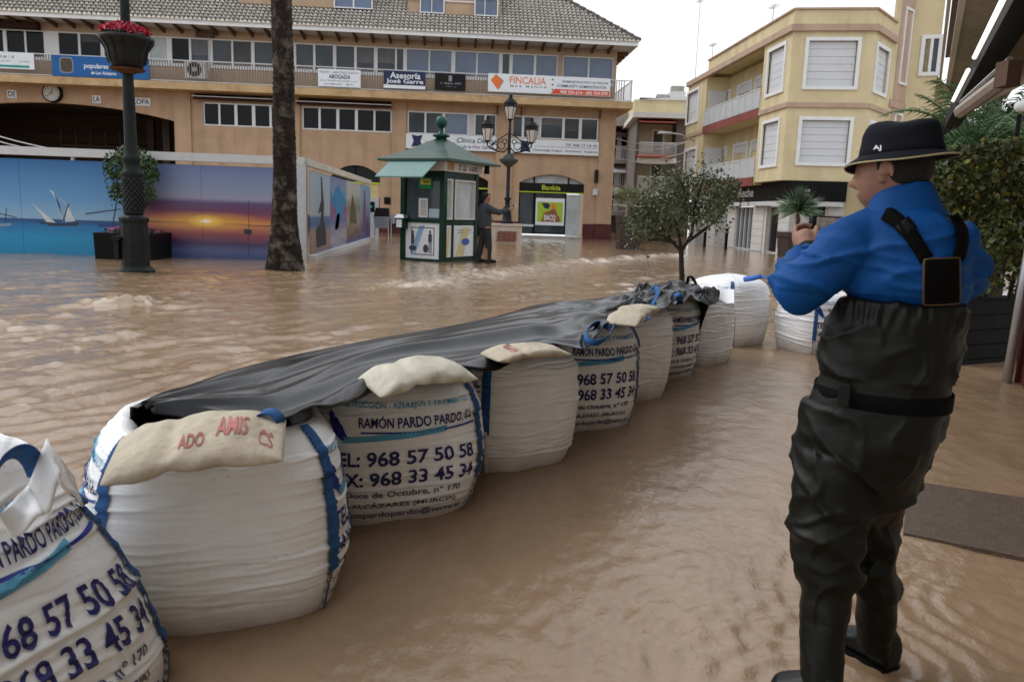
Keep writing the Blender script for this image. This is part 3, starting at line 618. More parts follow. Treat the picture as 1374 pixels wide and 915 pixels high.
# ================================================================== lamp post with flower tub
def prof_px(base, pts, sc):    # (half width px, pixel height above the base) -> (r, z)
    return [(w_/sc, h_/sc) for w_, h_ in pts]
LB = ground(183, 364); sc = px_m(LB)*1.10
lp = thing('lamp_post', 'ornate dark cast iron lamp post carrying a flower tub, in front of the hoarding', 'lamp post', loc=LB)
def at_local(name, mb, mat, par, smooth=False): return obj(name, mb, mat, par, smooth)
mb = MB(); mb.lathe(prof_px(LB, [(26, -12), (26.5, -2), (26, 2), (22, 5), (19.5, 8), (19, 40), (18.5, 70), (20.5, 74), (20.5, 78), (14, 82)], sc), 12); lb = at_local('base', mb, M['cast_iron'], lp)
mb = MB(); mb.box(-.36, -.20, -.25, .1, .62, .68); mb.box(-.34, -.25, -.2, .1, .25, .7); at_local('access_door', mb, M['cast_iron'], lb)
mb = MB(); mb.lathe(prof_px(LB, [(12.5, 82), (14, 86), (12.5, 90), (13, 112), (13.5, 136), (15.5, 139), (15, 143), (11, 146), (11, 158), (13.5, 161), (10.5, 166), (8.6, 172), (8, 240), (7.4, 275), (6.8, 300), (6, 420), (5.2, 470), (3, 500)], sc), 14); at_local('shaft', mb, M['cast_iron'], lp, True)
mb = MB()
for r in range(11):
    for k in range(12):
        a = 2*math.pi*(k + .5*(r % 2))/12; z = (91 + r*4.2)/sc; R = 13.2/sc
        c = Vector((R*math.cos(a), R*math.sin(a), z)); t = Vector((-math.sin(a), math.cos(a), 0)); n_ = Vector((math.cos(a), math.sin(a), 0))
        mb.poly([c + t*.045 + Vector((0,0,.03)), c - t*.045 + Vector((0,0,.03)), c + n_*.025 - Vector((0,0,.035))])
        mb.poly([c + t*.045 + Vector((0,0,.03)), c + n_*.025 - Vector((0,0,.035)), c + t*.02 - Vector((0,0,.045))])
at_local('scale_relief', mb, M['cast_iron'], lp)
tb = thing('flower_tub', 'dark round hanging tub of red flowers high on the lamp post', 'flower tub', loc=LB)
zt = 3.90
mb = MB(); mb.lathe([(r_*.78, z_*.86) for r_, z_ in [(.0, 0), (.30, 0), (.36, .03), (.38, .10), (.43, .16), (.47, .38), (.50, .44), (.56, .52), (.63, .60), (.65, .66), (.62, .68), (.55, .60), (.1, .58)]], 26, (0, 0, zt)); at_local('tub', mb, pm('tub_black', (.008, .009, .009), .5, .4, 8, spec=.3), tb, True)
for k in range(14):
    a = 2*math.pi*k/14; mb = MB(); mb.tube([(r_*.78*math.cos(a), r_*.78*math.sin(a), zt+z_*.86) for r_, z_ in ((.385, .10), (.44, .16), (.478, .38), (.51, .44), (.57, .52), (.635, .60))], .012, 5); at_local('rib', mb, M['cast_iron'], tb)
mb = MB(); mb.lathe([(.13, -.09), (.15, -.07), (.30, -.03), (.33, 0)], 18, (0, 0, zt)); at_local('bracket', mb, pm('rust', (.10, .045, .025), .8, .3, 8), tb)
def leafcloud(n, fn, size, flat=0.0, rr=None):
    rr = rr or rnd; mb = MB()
    for _ in range(n):
        c = Vector(fn()); d = Vector((rr.gauss(0, 1), rr.gauss(0, 1), rr.gauss(0, 1)*(1-flat))).normalized(); e = d.orthogonal().normalized()
        e = (Matrix.Rotation(rr.uniform(0, 6.28), 3, d) @ e); s_ = size*rr.uniform(.6, 1.3); w_ = d.cross(e)*s_*.42
        mb.poly([c - e*s_*.5, c + w_ - e*s_*.05 + d*s_*.06, c + e*s_*.5, c - w_ - e*s_*.05 + d*s_*.06])
    return mb
leaf_mats = {}
def leafmat(k, col, var=.5, rough=.5):
    m = pm(k, col, rough, var, 9, spec=.35); leaf_mats[k] = m
    m.node_tree.nodes['Principled BSDF'].inputs['Subsurface Weight'].default_value = 0
    return m
leafmat('tub_leaf', (.028, .065, .038)); leafmat('red_petal', (.42, .012, .045), .4); leafmat('olive_leaf', (.092, .115, .055), .6); leafmat('box_leaf', (.035, .075, .02), .5)
leafmat('hedge_leaf', (.05, .065, .012), .6); leafmat('palm_leaf', (.085, .15, .06), .5); leafmat('yucca_leaf', (.10, .15, .085), .35); leafmat('fan_leaf', (.20, .22, .13), .4); leafmat('pink_petal', (.45, .10, .25), .3)
def disk(R, z0, z1):
    def f():
        a = rnd.uniform(0, 6.283); r = R*math.sqrt(rnd.random()); return (r*math.cos(a), r*math.sin(a), z0 + (z1-z0)*rnd.random()*(1-.5*(r/R)**2))
    return f
at_local('leaves', leafcloud(900, disk(.46, zt+.50, zt+.74), .085), leaf_mats['tub_leaf'], tb)
at_local('blossoms', leafcloud(520, disk(.45, zt+.62, zt+.86), .075), leaf_mats['red_petal'], tb)

# ================================================================== street palm (only the trunk is in the frame)
PB = ground(382, 361); pal = thing('palm_tree', 'thick dark palm trunk standing in the flood by the hoarding', 'palm tree', loc=PB)
np_r = np.random.RandomState(3)
prof = [(-.3, .45), (0, .41), (.12, .395), (.35, .355), (.7, .31), (1.1, .275), (1.7, .25), (2.6, .235), (3.6, .22), (5.0, .21), (6.5, .20), (8.6, .19), (9.2, .22)]
nz_, na = 300, 40; zs = np.linspace(-.3, 9.2, nz_); rr_ = np.interp(zs, [p[0] for p in prof], [p[1] for p in prof])
th = np.linspace(0, 2*np.pi, na, endpoint=False)
Zg, Tg = np.meshgrid(zs, th, indexing='ij')
scar = .012*((Zg*9 + .15*np.sin(2*Tg+Zg)) % 1.0) + np_r.normal(0, .004, Zg.shape) + .008*np.sin(7*Tg+3*Zg)
fib = np.where(Zg < .9, .018*np.sin(23*Tg + 4*np.sin(3*Zg)) * (1 - Zg/.9).clip(0, 1), 0)
Rg = rr_[:, None] + scar + fib
lean = .03*np.sin(zs*.5)
V = np.stack([Rg*np.cos(Tg) + lean[:, None], Rg*np.sin(Tg), Zg], -1).reshape(-1, 3)
Fc = [(i*na+j, i*na+(j+1) % na, (i+1)*na+(j+1) % na, (i+1)*na+j) for i in range(nz_-1) for j in range(na)]
raw('trunk', V.tolist(), Fc, pm('palm_bark', (.020, .015, .012), .95, .5, 7, .8, 40, spec=.2, dirt=(.20, .175, .145), dirt_amt=.85, dirt_scale=3.6), pal, True)
def frond(mb, base, az_, el_, L, droop, nl=26, wl=.55, lw=.035):
    d = Vector((math.sin(az_)*math.cos(el_), math.cos(az_)*math.cos(el_), math.sin(el_))); sd_ = Vector((math.cos(az_), -math.sin(az_), 0))
    pts = []
    p = Vector(base); v = d.copy()
    for k in range(nl+1):
        pts.append(p.copy()); v = (v + Vector((0, 0, -droop/nl))).normalized(); p = p + v*(L/nl)
    mb.tube(pts[::3], [.03*(1-k/ (len(pts[::3]))) + .006 for k in range(len(pts[::3]))], 4)
    for k in range(3, nl+1):
        q = pts[k]; t = (pts[k]-pts[k-1]).normalized(); l_ = wl*math.sin(math.pi*(k/nl)**.6*.92+.12)
        for s_ in (-1, 1):
            o_ = (sd_*s_ + t*.75 + Vector((0, 0, .25 + rnd.uniform(-.25, .15)))).normalized(); e = q + o_*l_ + Vector((0, 0, -.35*l_))
            mb.poly([q - t*lw*.5, q + o_*l_*.5 + t*lw*.4, e, q + o_*l_*.5 - t*lw*.5])
mb = MB()
for k in range(26): frond(mb, (0, 0, 9.1), k*2.4, rnd.uniform(-.1, 1.2), rnd.uniform(2.4, 3.0), rnd.uniform(.9, 1.6))
obj('crown', mb, leaf_mats['palm_leaf'], pal)

# clipped little tree in a square tub between lamp post and hoarding
TB = Vector((-6.75, 18.9, 0)); q = ground(181, 346); TB = Vector((q.x, q.y, 0))
pt = thing('potted_tree', 'small clipped round tree in a black square planter behind the lamp post', 'potted tree', loc=TB)
s_ = px_m(TB)*1.06; hw = 38/s_
mb = MB(); hh = .62; mb.hexa([(-hw, -hw, -.2), (hw, -hw, -.2), (hw, hw, -.2), (-hw, hw, -.2), (-hw*1.03, -hw*1.03, hh), (hw*1.03, -hw*1.03, hh), (hw*1.03, hw*1.03, hh), (-hw*1.03, hw*1.03, hh)]); bevel(obj('planter', mb, M['near_black'], pt), .02)
mb = MB(); mb.tube([(0, 0, .5), (.03, 0, 1.0), (0, .02, 1.5)], [.03, .028, .025], 7)
for k in range(8):
    a = k*.8; mb.tube([(0, .02, 1.15 + k*.04), (.25*math.cos(a), .25*math.sin(a), 1.5+k*.03), (.5*math.cos(a), .5*math.sin(a), 1.9+.05*k)], [.02, .014, .006], 5)
obj('trunk', mb, M['brown_wood'], pt)
def ball(cx, cz, R, H):
    def f():
        while True:
            p = Vector((rnd.uniform(-1, 1), rnd.uniform(-1, 1), rnd.uniform(-1, 1)))
            if .30 < p.length < 1 and rnd.random() < p.length**1.2:
                k = 1 + .12*math.sin(p.x*7)*math.cos(p.y*6+p.z*5); return (cx + p.x*R*k, p.y*R*k, cz + p.z*H*k - (.12 if p.z < -.3 else 0)*rnd.random()*3)
    return f
obj('crown', leafcloud(2800, ball(0, 2.08, .62, .60), .075), leaf_mats['box_leaf'], pt)
obj('blossoms', leafcloud(160, disk(hw*.95, .62, .85), .06), leaf_mats['pink_petal'], pt)
obj('leaves', leafcloud(350, disk(hw*.98, .58, .78), .07), leaf_mats['tub_leaf'], pt)

# ================================================================== green kiosk
KC = ground(594, 352); UL = Vector((-.845, .535, 0)).normalized(); UR = Vector((.535, .845, 0)).normalized()
def along(px, py, p, u): 
    n_ = Vector((-u.y, u.x, 0)); return (on_plane(px, py, p, n_) - p).dot(u)
KL = along(537, 300, KC, UL); KR = along(641, 300, KC, UR)
kz = 2.46
kg = pm('kiosk_green', (.003, .027, .015), .42, .2, 3, spec=.22); kroof = pm('kiosk_roof', (.005, .042, .028), .40, .25, 2, spec=.4); kflap = pm('kiosk_flap', (.10, .21, .20), .35, .15, 2)
FKR = Face(KC, UR, (UR.y, -UR.x)); FKL = Face(KC + UL*KL, -UL, (-UL.y if False else -.535, -.845))
nL = Vector((-.535, -.845, 0)); FKL = Face(KC + UL*KL, -UL, nL)
kio = thing('ticket_kiosk', 'small dark green sales kiosk with hipped roof, ball finial and raised flap', 'kiosk')
mb = MB(); c0, c1, c2, c3 = KC, KC + UR*KR, KC + UR*KR + UL*KL, KC + UL*KL
ins = lambda p, e: p + (UR*( e if (p - KC).dot(UR) < .1 else -e)) + (UL*(e if (p - KC).dot(UL) < .1 else -e))
for p in (c0, c1, c2, c3):
    cc = (c0 + c2)/2; q_ = p + (cc - p).normalized()*.11
    mb = MB(); mb.hexa([q_ + (UR*a + UL*b)*.075 + Vector((0, 0, z)) for z in (-.2, kz) for a, b in ((-1, -1), (1, -1), (1, 1), (-1, 1))]); obj('corner_post', mb, kg, kio)
mb = MB()
FKL.box(mb, .1, KL-.1, -.15, .06, -.12, -.02); FKL.box(mb, .1, KL-.1, 1.05, 1.16, -.12, -.02); FKL.box(mb, .1, KL-.1, 2.30, kz, -.12, -.02)
FKR.box(mb, .1, KR-.1, -.15, .10, -.12, -.02); FKR.box(mb, .1, KR-.1, 1.02, 1.14, -.12, -.02); FKR.box(mb, .1, KR-.1, 2.26, kz, -.12, -.02)
FKR.box(mb, .42*KR*.62, .42*KR*.62+.09, .06, 2.3, -.12, -.018)
for fc, L_ in ((Face(c2, -UR, UL), KR), (Face(c1, UL, UR), KL)): fc.box(mb, .1, L_-.1, -.15, kz, -.1, -.04)
obj('body', mb, kg, kio)
mb = MB(); FKL.box(mb, .16, KL-.16, 1.16, 2.30, -.1, -.07); wo = obj('window', mb, M['glass_grey'], kio)
mb = MB(); FKL.box(mb, .58, .88, 1.20, 1.72, -.07, -.062); obj('price_list', mb, M['stone_white'], wo)
mb = MB()
for r in range(7): FKL.box(mb, .64, .84, 1.26+r*.06, 1.29+r*.06, -.062, -.059)
obj('small_print', mb, M['print_grey'], wo)
mb = MB(); FKL.box(mb, .92, 1.26, 1.20, 1.44, -.07, -.064); obj('notice', mb, pm('pale_blue', (.35, .48, .55), .5), wo)
mb = MB(); FKL.box(mb, .60, 1.02, 1.98, 2.28, -.07, -.03); ho = obj('shop_sign', mb, pm('sign_green', (.0, .22, .07), .4), kio)
mb = MB(); FKL.box(mb, .66, .98, 2.09, 2.24, -.03, -.026); obj('plate', mb, pm('sign_yellow', (.62, .55, .08), .4), ho)
mb = MB(); lettering(FKL, mb, 'ONCE', .74, .96, 2.12, 2.21, -.022, bold=.03); obj('lettering', mb, kg, ho)
mb = MB(); FKL.box(mb, .15, KL-.15, .06, 1.05, -.1, -.06); lo = obj('poster_board', mb, M['sign_white'], kio)
mb = MB()
for a0, a1, z0, z1 in ((.34, 1.12, .16, .185), (.34, 1.12, .90, .925), (.34, .365, .185, .90), (1.095, 1.12, .185, .90)): FKL.box(mb, a0, a1, z0, z1, -.06, -.054)
FKL.disc(mb, .40, .78, .035, .05, -.052, 10); FKL.box(mb, .36, .44, .45, .73, -.06, -.053); FKL.disc(mb, .40, .34, .13, .08, -.052, 12)
FKL.disc(mb, .98, .80, .035, .05, -.052, 10); FKL.box(mb, .92, 1.04, .52, .75, -.06, -.053); FKL.box(mb, .94, .97, .22, .52, -.06, -.053); FKL.box(mb, 1.0, 1.03, .22, .52, -.06, -.053); FKL.disc(mb, .84, .34, .09, .12, -.052, 10)
obj('printed_figures', mb, pm('ink', (.05, .06, .08), .5), lo)
mb = MB(); mb.poly([FKL.P(a, z, -.057) for a, z in ((.30, .2), (.50, .2), (.80, .98), (.62, .98))]); obj('printed_band', mb, pm('sky_print', (.25, .42, .62), .5), lo)
mb = MB(); FKL.box(mb, -.02, .26, .86, 1.16, .0, .2); mx_ = obj('letter_box', mb, kg, kio)
mb = MB(); FKL.box(mb, .02, .20, .90, 1.12, .2, .206); obj('label_plate', mb, M['sign_white'], mx_)
mb = MB(); mb.prism([FKL.P(-.05, 1.16, .23), FKL.P(.29, 1.16, .23), FKL.P(.22, 1.26, .18), FKL.P(.02, 1.26, .18)], -nL*.2); obj('lid', mb, M['steel'], mx_)
kw = .42*KR*.62
for a0, a1 in ((.14, kw - .02), (kw + .11, KR - .16)):
    windows(FKR, kio, [(a0 + .03, a1 - .03)], 1.20, 2.22, -.05, M['stone_white'], M['glass_pale'], bar=.04)
    mb = MB(); FKR.box(mb, a0, a1, .12, 1.0, -.09, -.035); bo = obj('poster_board', mb, M['sign_white'], kio)
    mb = MB(); mb.poly([FKR.P(a0+(a1-a0)*u, z, -.03) for u, z in ((.1, .14), (.5, .14), (.8, .95), (.45, .95))]); obj('printed_band', mb, pm('yel%d' % int(a0*100), (.62, .56, .30), .5), bo)
    if a1 - a0 > .5:
        mb = MB(); FKR.disc(mb, a0+(a1-a0)*.58, .54, .22, .10, -.026, 16); obj('printed_logo', mb, pm('logo_blue', (.05, .12, .42), .5), bo)
        marks(FKR, bo, M['print_grey'], [(.2, .9, .82, .88, 14), (.2, .9, .74, .79, 14)], a0, a1, .12, 1.0, -.03)
# name strip under the eaves
mb = MB(); FKR.box(mb, -.06, KR + .1, kz, kz + .26, -.1, .05); FKL.box(mb, .5, KL + .02, kz, kz + .26, -.1, .04); st = obj('name_strip', mb, M['stone_white'], kio)
marks(FKR, st, pm('strip_ink', (.12, .08, .07), .5), [(.32, .58, .55, .85, 8), (.32, .58, .15, .45, 7), (.66, .90, .2, .75, 6)], 0, KR, kz, kz + .26, .056)
mb = MB(); FKR.box(mb, .06, .42, kz + .03, kz + .23, .05, .056); obj('picture', mb, pm('strip_pic', (.42, .26, .12), .5), st)
# roof
cc = (c0 + c2)/2; e = .46; ez = kz + .30; Ru, Ul_ = KR/2 + e, KL/2 + e
def rc(a, b, z): return cc + UR*a + UL*b + Vector((0, 0, z))
mb = MB(); A = [rc(-Ru, -Ul_, ez), rc(Ru, -Ul_, ez), rc(Ru, Ul_, ez), rc(-Ru, Ul_, ez)]; B = [rc(-.14, -.14, ez + .62), rc(.14, -.14, ez + .62), rc(.14, .14, ez + .62), rc(-.14, .14, ez + .62)]
Mi = [a.lerp(b, .5) - Vector((0, 0, .05)) for a, b in zip(A, B)]
mb.rings([[a - Vector((0, 0, .06)) for a in A], A, Mi, B], True); ro = obj('roof', mb, kroof, kio)
mb = MB(); mb.lathe([(.14, -.02), (.16, .05), (.24, .07), (.24, .13), (.13, .15), (.07, .20), (.06, .30), (.10, .33), (.155, .40), (.17, .47), (.155, .55), (.10, .62), (.0, .64)], 18, tuple(cc + Vector((0, 0, ez + .62)))); obj('finial', mb, pm('finial_green', (.01, .06, .045), .3), ro, True)
# raised flap on the counter side
mb = MB(); p0, p1 = FKL.P(-.05, ez - .06, .42), FKL.P(KL + .05, ez - .06, .42); p2, p3 = FKL.P(KL - .05, ez - .50, .95), FKL.P(-.15, ez - .50, .95)
mb.prism([p0, p1, p2, p3], (0, 0, -.03)); obj('flap', mb, kflap, kio)
mb = MB(); mb.tube([FKR.P(KR + .02, kz + .24, .25), FKR.P(KR + .02, kz + .02, .25)], [.07, .09], 10); obj('lamp', mb, M['near_black'], kio)
# ================================================================== three-armed lantern on its pedestal
L2 = ground(680, 326); s2 = px_m(L2)
pd = thing('brick_pedestal', 'low pale pedestal with brick front under the three-armed lantern', 'pedestal', loc=L2)
mb = MB(); mb.box(-.75, .68, -.1, 1.1, -.3, .78); mb.box(-.80, .73, -.15, 1.15, .78, .88); obj('plinth', mb, pm('pale_stone', (.48, .42, .35), .8, .1, 3), pd)
mb = MB(); mb.box(-.5, .42, -.14, -.1, .06, .56); po_ = obj('mortar', mb, M['concrete'], pd)
bm_ = MB(); bm_.box(0, .20, 0, .02, 0, .062); b0 = None
brick_m = pm('brick', (.20, .065, .035), .85, .3, 6)
for r in range(6):
    for c in range(4):
        x = -.49 + c*.225 + (.06 if r % 2 else 0)
        if b0 is None: b0 = obj('brick', bm_, brick_m, po_); bo = b0
        else: bo = b0.copy(); COL.objects.link(bo); bo.parent = po_
        bo.location = (x, -.158, .08 + r*.078)
t3 = thing('street_lantern', 'black ornate street lantern with three lamps behind the man by the kiosk', 'street lamp', loc=(L2.x, L2.y + .4, 0))
mb = MB(); mb.lathe([(.30, .88), (.30, .98), (.22, 1.02), (.20, 1.25), (.15, 1.5), (.20, 1.55), (.20, 1.62), (.12, 1.68), (.11, 1.95), (.16, 2.0), (.16, 2.06), (.09, 2.12), (.075, 3.9), (.07, 4.6), (.06, 5.6)], 12); obj('shaft', mb, M['black_iron'], t3, True)
mb = MB(); mb.lathe([(.07, 3.45), (.2, 3.55), (.42, 3.72), (.45, 3.82), (.30, 3.86), (.2, 4.0), (.07, 4.1)], 10); obj('leaf_basket', mb, pm('basket', (.05, .06, .06), .6, .4, 10), t3)
def lantern(x, z):
    lo_ = MB(); lo_.lathe([(.05, 0), (.10, .05), (.17, .09)], 6, (x, 0, z)); cage = obj('lantern', lo_, M['black_iron'], t3)
    g = MB(); g.lathe([(.15, .09), (.27, .62)], 6, (x, 0, z)); obj('glass', g, pm('lantern_glass', (.55, .50, .45), .25), cage)
    h = MB(); h.lathe([(.30, .62), (.31, .66), (.28, .76), (.33, .78), (.30, .84), (.20, .95), (.09, 1.02), (.07, 1.1), (.10, 1.14), (.0, 1.2)], 6, (x, 0, z))
    for k in range(6):
        a = 2*math.pi*k/6; h.tube([(x+.16*math.cos(a), .16*math.sin(a), z+.09), (x+.285*math.cos(a), .285*math.sin(a), z+.63)], .016, 4)
    obj('cap', h, M['black_iron'], cage)
lantern(0, 5.55)
for sx in (-1, 1):
    lantern(sx*1.02, 4.55)
    mb = MB(); pts = [(sx*.05, 0, 4.35), (sx*.25, 0, 4.15), (sx*.55, 0, 4.18), (sx*.85, 0, 4.3), (sx*1.02, 0, 4.42), (sx*1.02, 0, 4.56)]; mb.tube(pts, .035, 6)
    for cx, cz, R in ((.38, 4.42, .20), (.66, 4.36, .14), (.22, 4.62, .12)):
        mb.tube([(sx*(cx + R*math.cos(t)*(1-.05*t)), 0, cz + R*math.sin(t)*(1-.05*t)) for t in [k*.5 for k in range(13)]], .022, 5)
    mb.tube([(sx*.05, 0, 5.0), (sx*.3, 0, 4.85), (sx*.6, 0, 4.6), (sx*.9, 0, 4.4)], .028, 5); obj('arm', mb, M['black_iron'], t3)
# litter bins
def bin_(px, py, lab, dark):
    p = ground(px, py); o = thing('litter_bin', lab, 'litter bin', 'litter bins by the cash machine', loc=p)
    mb = MB(); mb.hexa([(-.27, -.2, .55), (.27, -.2, .55), (.27, .2, .55), (-.27, .2, .55), (-.34, -.25, 1.05), (.34, -.25, 1.05), (.34, .25, 1.05), (-.34, .25, 1.05)]); obj('bucket', mb, pm('bin_grey', (.22, .25, .28), .5), o)
    if dark: mb = MB(); mb.hexa([(-.32, -.23, 1.05), (.32, -.23, 1.05), (.32, .23, 1.05), (-.32, .23, 1.05), (-.25, -.1, 1.42), (.3, -.1, 1.42), (.3, .23, 1.42), (-.25, .23, 1.42)]); obj('lid', mb, M['near_black'], o)
    for x in (-.28, .28): mb = MB(); mb.tube([(x, 0, -.2), (x, 0, 1.0)], .025, 6); obj('leg', mb, M['steel'], o)
bin_(512, 323.5, 'grey litter bin with black lid beside the hoarding end', True); bin_(531.5, 313, 'plain grey litter bin against the maroon wall base by the kiosk', False)
# ================================================================== yellow corner building
YX = 13.5
yb = thing('corner_building', 'yellow rendered corner apartment building with shutters, balconies and dark shop sign', 'building')
cA = Vector((YX, 32.85, 0)); dC = Vector((.974, -.225, 0)).normalized()
FY = Face((YX, 47.6), (0, -1), (-1, 0))          # street side, s grows towards the camera
FM = Face(cA, dC)                                  # middle face
LM = FM.S(1168, 110); cB = FM.P(LM, 0); dR = Vector((.70, .714, 0)).normalized(); FR = Face(cB, dR); LR = FR.S(1199, 80)
sF = lambda px, py: FY.S(px, py)
Z1, Z2, Z3, ZP = 3.12, 6.17, 9.08, 9.9
sBay = FY.S(1018, 170); sEnd = 47.6 - 32.85; s1 = FY.S(942.5, 200)
mb = MB()
def sh(fc, px0, px1, py): return fc.S(px0, py), fc.S(px1, py)
# shutters windows
wf = [(FY, sh(FY, 922.5, 936.5, 150), Z2 + .80, Z2 + 2.45), (FY, sh(FY, 919, 933, 225), Z1 + .3, Z1 + 2.2)]
b0, b1 = FY.S(1031, 100), FY.S(1052, 95)
bays = [(FY, (b0, b1), Z2 + .72, Z2 + 2.50), (FY, (b0, b1), Z1 + .72, Z1 + 2.50)]
m0, m1 = FM.S(1083, 90), FM.S(1148, 90)
mids = [(FM, (m0, m1), Z2 + .75, Z2 + 2.52), (FM, (m0, m1), Z1 + .75, Z1 + 2.45)]
r0, r1 = FR.S(1174, 95), FR.S(1190, 95)
rts = [(FR, (r0, r1), Z2 + .70, Z2 + 2.4), (FR, (r0, r1), Z1 + .72, Z1 + 2.4)]
def holes_of(lst, fc): return [(a[0], a[1], z0, z1) for f, a, z0, z1 in lst if f is fc]
FY.wall(mb, 0, s1, Z1, Z3 + .2, holes_of(wf, FY), .18); FY.wall(mb, sBay, sEnd, Z1, Z3 + .2, holes_of(bays, FY), .18)
FM.wall(mb, 0, LM, Z1, Z3 + .2, holes_of(mids, FM), .18); FR.wall(mb, 0, LR + 3, Z1, Z3 + .2, holes_of(rts, FR), .18)
RC = 1.25                                            # recess of the balconies
nb = FY.n
for z0, z1 in ((Z1, Z2 - .12), (Z2 + .12, Z3)):
    FY.quad(mb, s1, sBay, z0, z1, -RC)
    for s_ in (s1, sBay): P = FY.P; mb.quad(P(s_, z0, 0), P(s_, z0, -RC), P(s_, z1, -RC), P(s_, z1, 0))
FY.wall(mb, s1, sBay, Z3, Z3 + .2, [], .1)
# parapet, set in plan like the faces
for fc, a0, a1 in ((FY, s1, sEnd), (FM, 0, LM), (FR, 0, LR)): fc.box(mb, a0, a1, Z3 + .2, ZP, -.25, -.02)
P0 = [FY.P(0, 0), FY.P(sEnd, 0), cB, FR.P(LR + 3, 0), Vector((30, 47.6, 0))]
mb.poly([p + Vector((0, 0, Z3 + .2)) for p in P0]); mb.poly([p + Vector((0, 0, Z1)) for p in reversed(P0)])
FE = Face((YX, 47.6), (-1, 0), (0, 1)); mb.quad(FY.P(0, Z1), FY.P(0, Z3 + .2), Vector((30, 47.6, Z3 + .2)), Vector((30, 47.6, Z1)))
obj('wall', mb, M['yellow_render'], yb)
# bands
mb = MB()
for z0, z1, dp in ((Z3 - .02, Z3 + .24, .14), (Z2 - .10, Z2 + .10, .08)):
    FY.box(mb, -.1, s1 if z0 < 8 else sBay, z0, z1, -.1, dp - .003); FY.box(mb, sBay, sEnd + dp, z0, z1, -.1, dp); FM.box(mb, -dp*.6, LM + dp*.5, z0 + .002, z1 - .002, -.1, dp); FR.box(mb, -dp*.3, LR, z0 + .004, z1 - .004, -.1, dp)
for fc, a0, a1 in ((FY, s1, sEnd), (FM, 0, LM), (FR, 0, LR)): fc.box(mb, a0, a1, ZP, ZP + .07, -.3, .06)
obj('string_course', mb, M['pink_band'], yb)
# balconies
for zf in (Z1, Z2):
    mb = MB(); FY.box(mb, s1 + .004, sBay - .004, zf - .10, zf + .12, -RC, .05); bo = obj('balcony', mb, M['yellow_render'], yb)
    mb = MB(); FY.box(mb, s1 + .01, sBay - .01, zf - .14, zf + .24, .052, .09); obj('fascia', mb, M['dark_red_band'], bo)
    mb = MB(); FY.box(mb, s1 + .01, sBay - .01, zf + .27, zf + 1.05, .02, .05); obj('railing_panel', mb, pm('rail_panel', (.46, .48, .50), .5), bo)
    mb = MB(); FY.box(mb, s1 + .01, sBay - .01, zf + 1.08, zf + 1.13, .01, .06)
    n = 9
    for k in range(n + 1): a = s1 + .02 + (sBay - s1 - .06)*k/n; FY.box(mb, a, a + .03, zf + .2, zf + 1.08, .051, .07)
    obj('rail', mb, M['grey_white'], bo)
    FYB = Face(FY.P(0, 0, -RC), (0, -1), (-1, 0))
    for a, b in ((967, 980), (991, 1008), (1014, 1030)):
        py = 130 if zf > 5 else 215
        a0, a1 = FYB.S(a + (0 if zf > 5 else -6), py), FYB.S(b + (0 if zf > 5 else -6), py)
        windows(FYB, yb, [(a0, a1)], zf + .15, zf + 2.15, .03, M['white_paint'], M['glass_grey'], bar=.13)
        mb = MB(); FYB.box(mb, a0, a1, zf + 1.75, zf + 2.14, .02, .05); obj('blind', mb, M['shutter'], yb)
    P = FY.P; mb = MB(); mb.prism([P(s1 + .01, zf + .13, -.15), P(s1 + .01, zf + 2.2, -.15), P(s1 + .01, zf + 2.2, -1.1), P(s1 + .01, zf + .13, -1.1)], FY.u*.06); obj('side_door', mb, M['shutter'], yb)
# shuttered windows: a white surround and each slat its own piece
for fc, (a0, a1), z0, z1 in wf + bays + mids + rts:
    mb = MB(); t = .14
    fc.box(mb, a0 - t, a1 + t, z0 - t, z0, -.05, .07); fc.box(mb, a0 - t, a1 + t, z1, z1 + t, -.05, .07); fc.box(mb, a0 - t, a0, z0, z1, -.05, .068); fc.box(mb, a1, a1 + t, z0, z1, -.05, .068)
    wo = obj('window', mb, M['white_paint'], yb)
    n = 6
    for k in range(n):
        zz0, zz1 = z0 + (z1 - z0)*k/n, z0 + (z1 - z0)*(k + 1)/n - .012; mb = MB(); fc.box(mb, a0 + .03, a1 - .03, zz0, zz1, -.14, -.08 - .004*(k % 2)); obj('shutter_slat', mb, M['shutter'], wo)
    mb = MB(); fc.box(mb, a0, a1, z0, z1, -.17, -.15); obj('backing', mb, M['print_grey'], wo)
# ground floor: set back, white stone cladding, black sign band
FG = Face((14.1, 47.6), (0, -1), (-1, 0)); g0 = 0; gE = 47.6 - 32.9
FGM = Face((14.1, 32.9), dC); gLM = FGM.S(1130, 300)
door1 = (FG.S(986, 320), FG.S(1008.5, 320)); door2 = (FG.S(1026, 320), FG.S(1043, 320)); win3 = (FGM.S(1085, 300), FGM.S(1106, 300))
mb = MB(); FG.wall(mb, 0, gE, -.3, Z1, [(door1[0], door1[1], -.3, 2.1), (door2[0], door2[1], -.3, 2.1)], .2); FGM.wall(mb, 0, gLM, -.3, Z1, [(win3[0], win3[1], .6, 2.1)], .2); wl = obj('ground_floor_wall', mb, M['stone_white'], yb)
mb = MB(); FG.box(mb, 6.2, gE + .3, 2.28, 3.1, .04, .25); FGM.box(mb, -.12, gLM, 2.284, 3.096, .04, .25); sg = obj('shop_fascia', mb, M['near_black'], yb)
mb = MB(); a0, a1 = FG.S(991.5, 260, .25), FG.S(1011, 260, .25); lettering(FG, mb, 'Reche', a0, a1, 2.50, 2.92, .256, bold=.02); obj('lettering', mb, M['aluminium'], sg)
marks(FGM, sg, M['grey_white'], [(.22, .30, .45, .6, 5), (.22, .30, .25, .33, 5)], 0, gLM, 2.3, 3.1, .256)
